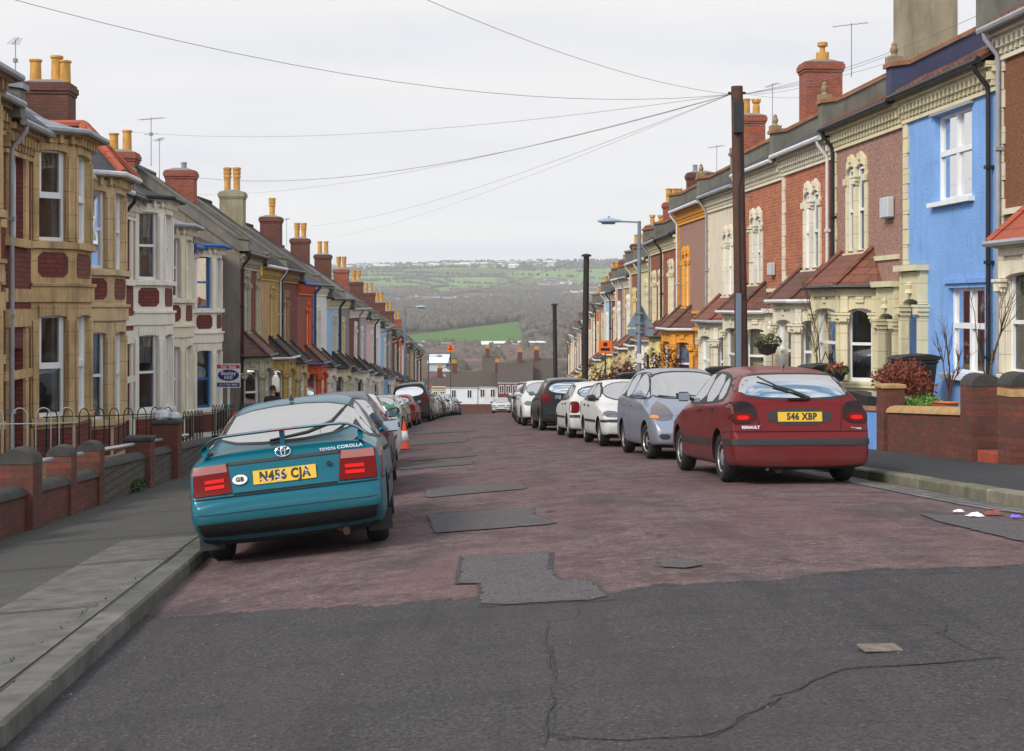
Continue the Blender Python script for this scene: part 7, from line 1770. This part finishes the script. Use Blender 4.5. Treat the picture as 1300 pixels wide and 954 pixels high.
s_, X_ = ground_px(1117, 828); m = MB(); f_ = frame_at(s_, X_); z_ = gz(s_, X_) + .012; m.prism([(-.06,-.085),(.06,-.085),(.06,.085),(-.06,.085)], lambda u, v, w: f_(u, v, w), z_, z_ + .012); o = m.build('access_cover', M('worn_iron', (.20,.17,.13), .6, .4, 20, .3, .3, 40, metal=.4), bevel=.004); tag(o, 'small worn iron cover set in the foreground asphalt', 'access cover')
rr = random.Random(11); m = MB()
for _ in range(420):
    s_ = rr.uniform(4.8, 16); X_ = rr.choice([rr.uniform(-1.75, -1.2), rr.uniform(-1.7, 6), rr.uniform(-1.7, 3)]); z_ = gz(s_, X_) + .012; a = rr.uniform(.003, .008); c = P(s_, X_, z_)
    v = [c + Vector((math.cos(g)*a*rr.uniform(.6,1.3), math.sin(g)*a*rr.uniform(.6,1.3), 0)) for g in (0, 1.57, 3.14, 4.71)]; t_ = c + Vector((0,0,a*.8)); m.add(v + [t_], [(0,1,4),(1,2,4),(2,3,4),(3,0,4)])
tag(m.build('gravel', M('loose_gravel', (.13,.12,.115), .9, .5, 30, 0, rnd=False)), 'loose grit and small stones on the road', kind='stuff')
m = MB()
for _ in range(900):
    s_ = rr.uniform(5, 40) if rr.random() < .6 else rr.uniform(15, 30); X_ = rr.choice([XL - .21 + rr.uniform(-.02,.02), XW + .14 + rr.uniform(-.02, .08)]); z_ = pave(s_, X_) + .004; a = rr.uniform(.01, .035); c = P(s_, X_, z_); d = Vector((rr.uniform(-1,1), rr.uniform(-1,1), rr.uniform(.2,1))).normalized(); b = d.cross(Vector((0,0,1))).normalized()
    m.add([c - b*a*.3, c + b*a*.3, c + d*a], [(0,1,2)])
tag(m.build('moss_and_weeds', GRL), 'moss and tiny weeds along the joints', kind='stuff')
# ------------------------------------------------------------------ foot of the street: terraces facing us
ENDR = tiles('weathered_brown_roof', (.085,.062,.05), (.065,.05,.042), .85, .25, .2, moss=.5)
def cross_house(x0, x1, yr, ye, yg, D, wm, rm, label, bands=None, wins=4, chim=True, side_gable=None, gx=None):
    a, b = ray(x0, ye, D), ray(x1, ye, D); W = b.x - a.x; zr = ray(x0, yr, D + 3.5).z; ze = a.z; zg_ = ray(x0, yg, D).z
    r = empty('terraced_house', (a.x, D, zg_), 0, label, 'terraced house', 'houses across the foot of the street'); E = ze - zg_; R = zr - zg_
    ops = []; n = wins
    for k in range(n):
        c = W*(k + .5)/n; ops.append((c - .4, c + .4, E - 2.0, E - .65))
    for k in range(n):
        c = W*(k + .5)/n; ops.append((c - .45, c + .45, E - 5.2, E - 3.4))
    m = MB(); panel(m, (0,0), (-1,0), W, -3, E, [], .2) if False else None
    m.box(0, W, .0, 7, -3, E)
    m.prism([(0, E), (7, E), (3.5, R - .05)], lambda u, v, w: (w, u, v), 0, W); m.build('wall', wm, r)
    q = MB(); q.add([(-.1,-.3,E-.15),(W+.1,-.3,E-.15),(W+.1,3.5,R),(-.1,3.5,R),(-.1,7.3,E-.15),(W+.1,7.3,E-.15)], [(0,1,2,3),(3,2,5,4)]); q.build('roof', ENDR, r)
    for (t0, t1, z0, z1) in ops:
        w = MB(); w.box(t0, t1, -.05, -.002, z0, z1); wo = w.build('window', WHITE, r); p = MB(); p.box(t0 + .08, (t0+t1)/2 - .04, -.06, -.052, z0 + .08, z1 - .08); p.box((t0+t1)/2 + .04, t1 - .08, -.06, -.052, z0 + .08, z1 - .08); p.build('pane', FARGLASS, wo)
    bnd = MB(); bnd.box(-.05, W + .05, -.12, -.004, E - .4, E - .12); bnd.build('fascia', WHITE, r)
    if chim:
        c = MB(); c.box(W*chim - .4, W*chim + .4, 3.0, 4.0, R - 1, R + 1.4); co = c.build('chimney', DB, r)
        for k in (-.25, 0, .25): pt = MB(); pt.lathe([(.13,0),(.11,.6)], (W*chim + k, 3.5, R + 1.4), 8); pt.build('chimney_pot', POT, co)
    return r
cross_house(566, 606, 472, 490, 530, 232, WHR, DSLATE, 'white terraced house with dark roof at the foot of the street, left', None, 2, .25)
cross_house(606, 632, 471, 489, 530, 232.2, WHR, DSLATE, 'white terraced house with dark roof next to the brick and white pair', None, 2, .98)
cross_house(632.5, 658, 461, 484, 530, 230, MB_, DSLATE, 'brick house with white bay bands at the foot of the street, left of the pair', None, 3, None)
cross_house(658.5, 676, 458, 483, 530, 230.2, RB, DSLATE, 'brick house with white bay bands at the foot of the street, right of the pair', None, 2, .1)
cross_house(676.5, 702, 455, 486, 530, 233, MB_, DSLATE, 'dark roofed house at the foot of the street nearest the right terrace', None, 3, .0 or .2)
cross_house(612, 634, 452, 470, 520, 262, OCH2, DSLATE, 'tan gabled house behind the white houses', None, 2, .3)
cross_house(548, 566, 478, 492, 530, 240, OCH2, DSLATE, 'tan house at the foot of the street by the left terrace end', None, 2, .5)
# ------------------------------------------------------------------ valley and hills
prof = [(-60,-2),(0,-3),(150,-13),(235,-22),(300,-27),(420,-33),(900,-36),(1250,-35),(1450,-27),(1700,-17),(2000,-8),(2200,-2),(2350,2),(2700,24),(3100,52),(3500,84),(3900,108),(4200,122),(4500,118),(5200,90),(9000,60)]
from mathutils import noise as mnoise
def tz(X, Y):
    if Y < 235 and Y > -20:
        b_ = gz(min(Y, 232), 2) - ZC - .9; d = abs(X + 1 - (-3.77 if Y > 62 else -.06*Y)); z = b_ - max(0, d - 30)*.01 + (X*.012 if d > 12 else 0)
    else: z = lerp_tab(prof, Y)
    if Y >= 232: 
        k = min(1, (Y - 232)/60); z0 = gz(232, 2) - ZC - .9; z = z0 + (lerp_tab(prof, Y) - z0)*k
    amp = min(1, max(0, (Y - 1200)/2000)); z += amp*(mnoise.noise(Vector((X/700, Y/900, 3)))*26 + mnoise.noise(Vector((X/220, Y/260, 9)))*6)
    if Y > 3300: z += 8*math.sin(X/500 + .6)*min(1, (Y-3300)/500)
    return ZC + z
m = MB(); Ys = frange(-200, 0, 4) + frange(10, 300, 30) + frange(330, 1200, 24) + frange(1230, 5200, 110) + []; nx = 130
vs = []
for Y in Ys:
    hwid = 160 + max(0, Y)*.55
    for k in range(nx): X = -hwid + 2*hwid*k/(nx-1); vs.append((X, Y, tz(X, Y)))
m.add(vs, [(i*nx+k, i*nx+k+1, (i+1)*nx+k+1, (i+1)*nx+k) for i in range(len(Ys)-1) for k in range(nx-1)])
tm, nt, b = _nt('valley_ground'); g = G(nt); tc = g.n('TexCoord'); co = tc.outputs['Object']; sp = g.n('SeparateXYZ'); g.l(co, sp.inputs[0])
vo = g.n('TexVoronoi'); mp = g.n('VectorMath', operation='MULTIPLY'); mp.inputs[1].default_value = (1/190, 1/260, 0); wv = g.n('VectorMath', operation='ADD')
nz = g.n('TexNoise'); nz.inputs['Scale'].default_value = .004; g.l(co, nz.inputs['Vector']); sc_ = g.n('VectorMath', operation='SCALE'); g.l(nz.outputs['Color'], sc_.inputs[0]); sc_.inputs['Scale'].default_value = 160
g.l(co, wv.inputs[0]); g.l(sc_.outputs[0], wv.inputs[1]); g.l(wv.outputs[0], mp.inputs[0]); g.l(mp.outputs[0], vo.inputs['Vector']); vo.inputs['Scale'].default_value = 1
sv = g.n('SeparateColor'); g.l(vo.outputs['Color'], sv.inputs[0])
field = g.mix(sv.outputs[0], (.10,.19,.05), (.19,.24,.09)); field = g.mix(g.ramp(sv.outputs[1], .62, .7), field, (.10,.08,.05))
wood = g.mix(g.noise(co, .03, 5), (.05,.038,.025), (.085,.06,.04))
Yc = sp.outputs[1]
yn = g.math('ADD', Yc, g.math('MULTIPLY', g.math('SUBTRACT', g.noise(co, .0035, 4), .5), 900))
fm = g.math('MULTIPLY', g.ramp(yn, 2680, 2720), g.ramp(yn, 3700, 3650)); field = g.mix(.35, field, (.13,.24,.07)); 
near = g.math('MULTIPLY', g.ramp(g.math('SUBTRACT', Yc, g.math('MULTIPLY', sp.outputs[0], .9)), 1215, 1220), g.ramp(g.math('SUBTRACT', Yc, g.math('MULTIPLY', sp.outputs[0], 2.2)), 1625, 1615)); near = g.math('MULTIPLY', near, g.math('MULTIPLY', g.ramp(g.math('ADD', sp.outputs[0], g.math('MULTIPLY', g.noise(co, .02, 3), 30)), -98, -92), g.ramp(sp.outputs[0], 12, 8)))
c = g.mix(fm, wood, field); c = g.mix(near, c, g.mix(g.noise(co, .02, 4), (.07,.12,.03), (.10,.19,.05)))
urban = g.math('MULTIPLY', g.ramp(Yc, 230, 260), g.ramp(Yc, 1180, 1120)); c = g.mix(urban, c, g.mix(g.noise(co, .05, 3), (.05,.055,.03), (.10,.08,.06)))
g.l(c, b.inputs['Base Color']); b.inputs['Roughness'].default_value = 1; b.inputs['Specular IOR Level'].default_value = 0
tag(m.build('terrain', tm, smooth=True), kind='structure')
# distant trees: thousands of low crowns
rr = random.Random(21)
def blob(m, x, y, z, r, h):
    a0 = rr.uniform(0, 6.28); ring = []
    for j, (k_, zz) in enumerate(((.75, .12), (1, .45), (.72, .82))):
        for q in range(6): a = a0 + 2*PI*q/6 + j*.5; ring.append((x + math.cos(a)*r*k_*rr.uniform(.75,1.2), y + math.sin(a)*r*k_*rr.uniform(.75,1.2), z + h*zz*rr.uniform(.85,1.15)))
    ring.append((x, y, z + h*rr.uniform(.95,1.15)))
    m.add(ring, [(q, (q+1)%6, 6+(q+1)%6, 6+q) for q in range(6)] + [(6+q, 6+(q+1)%6, 12+(q+1)%6, 12+q) for q in range(6)] + [(12+q, 12+(q+1)%6, 18) for q in range(6)])
def scatter(m, n, y0, y1, fn, cond=None):
    k = 0
    while k < n:
        Y = rr.uniform(y0, y1); X = rr.uniform(-.135, .10)*Y
        if cond and not cond(X, Y): continue
        fn(m, X, Y); k += 1
WD = leafm('bare_woodland', (.075,.052,.032), .6, .009, (.04,.045,.022)); EV = leafm('evergreen_clump', (.02,.035,.015), .4)
m = MB(); clump = lambda X, Y: mnoise.noise(Vector((X/90, Y/140, 5))) > -.05
scatter(m, 9000, 1450, 2330, lambda m, X, Y: blob(m, X, Y, tz(X, Y) - 1, rr.uniform(2.5, 5.5), rr.uniform(6, 11)), lambda X, Y: not (-112 < X < 12 and Y - 2.2*X < 1640))
scatter(m, 420, 1190, 1450, lambda m, X, Y: blob(m, X, Y, tz(X, Y) - 1, rr.uniform(3, 6), rr.uniform(5, 9)), lambda X, Y: X < -114 or X > 14)
tag(m.build('distant_woods', WD, smooth=True), 'brown leafless woods covering the near ridge', kind='stuff')
m = MB(); hedge = lambda X, Y: abs(mnoise.noise(Vector((X/260, Y/300, 1)))) < .022 or abs(mnoise.noise(Vector((X/330 + 9, Y/190, 4)))) < .012
scatter(m, 1700, 2800, 3550, lambda m, X, Y: blob(m, X, Y, tz(X, Y) - 1, rr.uniform(3, 5), rr.uniform(4, 8)), hedge)
scatter(m, 1500, 3620, 4260, lambda m, X, Y: blob(m, X, Y, tz(X, Y) - 1, rr.uniform(4, 8), rr.uniform(5, 9) if Y < 4150 else rr.uniform(7,14)))
scatter(m, 2600, 2320, 2850, lambda m, X, Y: blob(m, X, Y, tz(X, Y) - 1, rr.uniform(3, 7), rr.uniform(5, 10)), clump)
scatter(m, 500, 300, 1200, lambda m, X, Y: blob(m, X, Y, tz(X, Y) - 1, rr.uniform(2, 3.5), rr.uniform(3, 6)))
tag(m.build('distant_trees', leafm('far_hedgerow_trees', (.06,.05,.03), .5, .006, (.035,.045,.025)), smooth=True), 'hedgerow trees and copses on the far hillside', kind='stuff')
def hut(m, m2, X, Y, w, d, h, a, rh, big=1):
    z = tz(X, Y) - 1; c, s_ = math.cos(a), math.sin(a); f_ = lambda x, y, zz: (X + x*c - y*s_, Y + x*s_ + y*c, z + zz)
    m.add([f_(-w,-d,0),f_(w,-d,0),f_(w,d,0),f_(-w,d,0),f_(-w,-d,h),f_(w,-d,h),f_(w,d,h),f_(-w,d,h),f_(-w,0,h+rh),f_(w,0,h+rh)], [(0,1,5,4),(1,2,6,9,5),(2,3,7,6),(3,0,4,8,7)])
    e = .3; m2.add([f_(-w-e,-d-e,h-.1),f_(w+e,-d-e,h-.1),f_(w+e,0,h+rh+.1),f_(-w-e,0,h+rh+.1),f_(-w-e,d+e,h-.1),f_(w+e,d+e,h-.1)], [(0,1,2,3),(3,2,5,4)])
def islands(name, a, b_):
    m, nt, b = _nt(name); g = G(nt); ge = g.n('NewGeometry'); g.l(g.mix(ge.outputs['Random Per Island'], a, b_), b.inputs['Base Color']); b.inputs['Roughness'].default_value = .8; return m
mw, mr, mb2, mtr = MB(), MB(), MB(), MB()
def town(n, y0, y1, cond=None, x=(-.135,.10)):
    k = 0
    while k < n:
        Y = rr.uniform(y0, y1); X = rr.uniform(*x)*Y
        if cond and not cond(X, Y): continue
        w = rr.uniform(5, 11)*(1.5 if Y > 3600 else 1); hut(rr.choice([mw, mw, mb2]), mr if Y < 3600 or rr.random() < .4 else mw, X, Y, w, 4, rr.uniform(4.5, 6)*(1.5 if Y > 3600 else 1), rr.choice([0, 0, .2, -.25, 1.4]) + rr.uniform(-.1,.1), 2.6); k += 1
town(900, 2300, 2950, lambda X, Y: mnoise.noise(Vector((X/200, Y/160, 8))) > -.15)
town(170, 3640, 4150, lambda X, Y: X < Y*.03 and mnoise.noise(Vector((X/180, Y/150, 2))) > 0); town(90, 3000, 3300, lambda X, Y: X > Y*.02 and mnoise.noise(Vector((X/120, Y/100, 2))) > .05)
town(330, 560, 1150, None); scatter(mtr, 420, 560, 1180, lambda m, X, Y: blob(m, X, Y, tz(X, Y) - 1, rr.uniform(2, 4.5), rr.uniform(6, 11)))
for k in range(9): hut(mw, mw, 4150*(-.017) + k*11, 4120, 5, 4, 7, 0, 1)
tag(mw.build('distant_white_town', islands('far_white_walls', (.28,.25,.22), (.66,.66,.66))), 'pale walled houses scattered over the distant slopes', kind='stuff')
tag(mb2.build('distant_brick_town', islands('far_brick_walls', (.16,.09,.06), (.38,.30,.22))), 'brick houses scattered over the distant slopes', kind='stuff')
tag(mtr.build('valley_trees', leafm('valley_tree_leaves', (.05,.055,.025), .6, .02, (.10,.075,.03)), smooth=True), 'small trees among the valley roofs', kind='stuff')
tag(mr.build('distant_town_roofs', islands('far_roofs', (.05,.045,.045), (.15,.085,.065))), 'brown roofs of the distant town', kind='stuff')
# nearer valley houses one by one
k = 0; used_lab = ['red brick house low in the valley beyond the street end', 'white walled house low in the valley beyond the street end', 'tan house low in the valley beyond the street end']
for row in range(9):
    Y = 285 + row*32; X = -.062*Y + rr.uniform(0, 6)
    while X < .05*Y:
        w = rr.uniform(4, 6.5); wi = rr.randrange(3); r = empty('valley_house', (X, Y, tz(X, Y) - 1), rr.uniform(-.15,.15) + (PI/2 if rr.random() < .25 else 0), used_lab[wi] , 'house', 'valley houses ' + ['red brick', 'white', 'tan'][wi])
        m = MB(); h = rr.uniform(5.5, 7); m.box(-w, w, -3.5, 3.5, -2, h); m.prism([(-3.5,h),(3.5,h),(0,h+2.6)], lambda u, v, t: (t, u, v), -w, w); m.build('wall', [RB, WHR, TANR][wi], r)
        q = MB(); q.add([(-w-.2,-3.8,h-.15),(w+.2,-3.8,h-.15),(w+.2,0,h+2.75),(-w-.2,0,h+2.75),(-w-.2,3.8,h-.15),(w+.2,3.8,h-.15)], [(0,1,2,3),(3,2,5,4)]); q.build('roof', [DSLATE, BROWNTILE, SLATE][rr.randrange(3)], r)
        c_ = MB(); c_.box(w - 1, w - .2, -.5, .5, h + 2, h + 4); c_.build('chimney', RB, r)
        for wx in (-w*.5, w*.4):
            for wz in (1.2, h - 2.2): z_ = MB(); z_.box(wx - .6, wx + .6, -3.54, -3.502, wz, wz + 1.3); z_.build('window', FARGLASS, r)
        X += 2*w + rr.uniform(1.5, 7); k += 1
a = ray(560, 513.5, 226); b_ = ray(652, 513.5, 226); m = MB(); m.box(a.x, b_.x, 226, 226.4, a.z - 6, a.z); tag(m.build('boundary_wall', DB), 'brown brick wall below the white houses at the foot of the street', 'wall')
def shed(x0, x1, y0, D, label, col, hgt=9):
    a, b = ray(x0, y0, D), ray(x1, y0, D); W = b.x - a.x; r = empty('warehouse', (a.x, D, tz(a.x, D)), 0, label, 'warehouse', 'warehouses in the valley'); H_ = a.z - tz(a.x, D); m = MB(); m.box(0, W, 0, 40, -3, H_*.72); m.build('wall', M('pale_cladding', (.42,.46,.52), .6, .08, .1, 0), r)
    q = MB(); q.add([(-1,-1,H_*.72),(W+1,-1,H_*.72),(W+1,20,H_),(-1,20,H_),(-1,41,H_*.72),(W+1,41,H_*.72)], [(0,1,2,3),(3,2,5,4)]); q.build('roof', col, r)
WR = M('white_sheet_roof', (.66,.69,.73), .5, .05, .1, 0)
shed(612, 692, 434, 1080, 'long white roofed warehouse in the valley', WR); shed(560, 606, 436, 1120, 'grey warehouse left of the long white one', M('grey_sheet_roof', (.3,.31,.33), .6, .05, .1, 0)); shed(545, 566, 452, 640, 'pale warehouse near the left terrace end', WR)
# water tower and mast on the skyline
m = MB(); p = ray(543.5, 341, 4200); m.lathe([(9,-30),(7.5,-5),(7.5,12),(9,13),(9,19),(0,21)], p, 14); tag(m.build('water_tower', M('dark_tower_stone', (.12,.11,.1), .9)), 'small dark tower on the far skyline', 'tower')
m = MB(); p = ray(716, 341, 4200); m.tube([p - Vector((0,0,30)), p + Vector((0,0,34))], [1.6,.7], 6); tag(m.build('radio_mast', METAL), 'thin mast on the far skyline above the right houses', 'mast')
# ------------------------------------------------------------------ haze, sky, sun, camera
m = MB(); m.box(-3200, 3200, -260, 5300, -75, 240)
hz = m.build('haze', []); hm = bpy.data.materials.new('thin_air'); hm.use_nodes = True; nt = hm.node_tree; nt.nodes.clear(); ou = nt.nodes.new('ShaderNodeOutputMaterial'); pv = nt.nodes.new('ShaderNodeVolumePrincipled')
pv.inputs['Color'].default_value = (.90,.94,1,1); pv.inputs['Density'].default_value = 1.3e-4; pv.inputs['Anisotropy'].default_value = 0; nt.links.new(pv.outputs[0], ou.inputs['Volume']); hz.data.materials.append(hm); tag(hz, 'thin blue grey haze filling the valley', kind='stuff')
w = bpy.data.worlds.new('World'); SC.world = w; w.use_nodes = True; nt = w.node_tree; nt.nodes.clear(); g = G(nt)
SUN_EL, SUN_AZ = math.radians(38), math.radians(-135)     # azimuth from +Y towards +X: behind us on the left
out = g.n('OutputWorld'); bg = g.n('Background'); g.l(bg.outputs[0], out.inputs[0]); bg.inputs[1].default_value = .1
sky = g.n('TexSky'); sky.sky_type = 'NISHITA'; sky.sun_disc = False; sky.sun_elevation = SUN_EL; sky.sun_rotation = SUN_AZ; sky.air_density = 1.2; sky.dust_density = 1.0
tc = g.n('TexCoord'); d = tc.outputs['Generated']; sp = g.n('SeparateXYZ'); g.l(d, sp.inputs[0])
# clouds lie on a plane overhead: project the direction
zc = g.math('ADD', g.math('MAXIMUM', sp.outputs[2], 0.0), .12); cb = g.n('CombineXYZ'); g.l(g.math('DIVIDE', sp.outputs[0], zc), cb.inputs[0]); g.l(g.math('DIVIDE', sp.outputs[1], zc), cb.inputs[1])
n1 = g.noise(cb.outputs[0], 1.9, 7, .55); n2 = g.noise(cb.outputs[0], .55, 5, .5, (.35, 1.2, 1))
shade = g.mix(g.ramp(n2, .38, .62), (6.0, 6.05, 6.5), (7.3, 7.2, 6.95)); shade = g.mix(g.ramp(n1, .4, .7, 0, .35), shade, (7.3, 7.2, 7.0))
blue = g.ramp(g.math('SUBTRACT', n1, g.math('MULTIPLY', sp.outputs[1], .22)), .46, .57)     # breaks in the cloud, mostly behind the camera
blue = g.math('MULTIPLY', blue, g.ramp(sp.outputs[1], .55, .25)); n3 = g.noise(cb.outputs[0], 4.5, 7, .6, (1, 2.2, 1))
zen = g.math('MULTIPLY', g.ramp(sp.outputs[2], .55, .8), g.ramp(sp.outputs[1], .40, .18)); blue = g.math('MAXIMUM', g.math('MULTIPLY', blue, .25), g.math('MULTIPLY', zen, g.ramp(n3, .60, .44)))
bl = g.mix(.7, sky.outputs[0], (1.7, 3.7, 6.2)); brt = g.n('VectorMath', operation='SCALE'); g.l(shade, brt.inputs[0]); g.l(g.ramp(sp.outputs[1], .5, -.1, 1.0, 1.75), brt.inputs['Scale'])   # cloud brightened behind and beside the camera, added to fill the facades
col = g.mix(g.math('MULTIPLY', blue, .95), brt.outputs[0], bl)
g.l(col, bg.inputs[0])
sl = bpy.data.lights.new('sun', 'SUN'); sl.energy = 2.3; sl.angle = math.radians(16); sl.color = (1, .93, .83); so = bpy.data.objects.new('sun', sl); C.objects.link(so)
dv = Vector((math.sin(SUN_AZ)*math.cos(SUN_EL), math.cos(SUN_AZ)*math.cos(SUN_EL), math.sin(SUN_EL))); so.rotation_euler = dv.to_track_quat('Z', 'Y').to_euler(); so.location = (0, 0, 60)
cam = bpy.data.cameras.new('camera'); co_ = bpy.data.objects.new('camera', cam); C.objects.link(co_); SC.camera = co_
co_.location = (0, 0, ZC); co_.rotation_euler = (PI/2, 0, 0); cam.sensor_width = 36; cam.lens = FPX/1300*36; cam.shift_y = -(477 - CY)/1300; cam.clip_end = 20000; cam.clip_start = .1
SC.render.resolution_x, SC.render.resolution_y = 1024, 751
vs_ = SC.view_settings; vs_.view_transform = 'Standard'; vs_.look = 'None'; vs_.exposure = .40; vs_.gamma = 1; vs_.use_curve_mapping = False
SC.cycles.max_bounces = 6; SC.cycles.diffuse_bounces = 3; SC.cycles.glossy_bounces = 3; SC.cycles.transparent_max_bounces = 10; SC.cycles.volume_bounces = 1; SC.cycles.use_denoising = True
SC.cycles.sample_clamp_indirect = 6
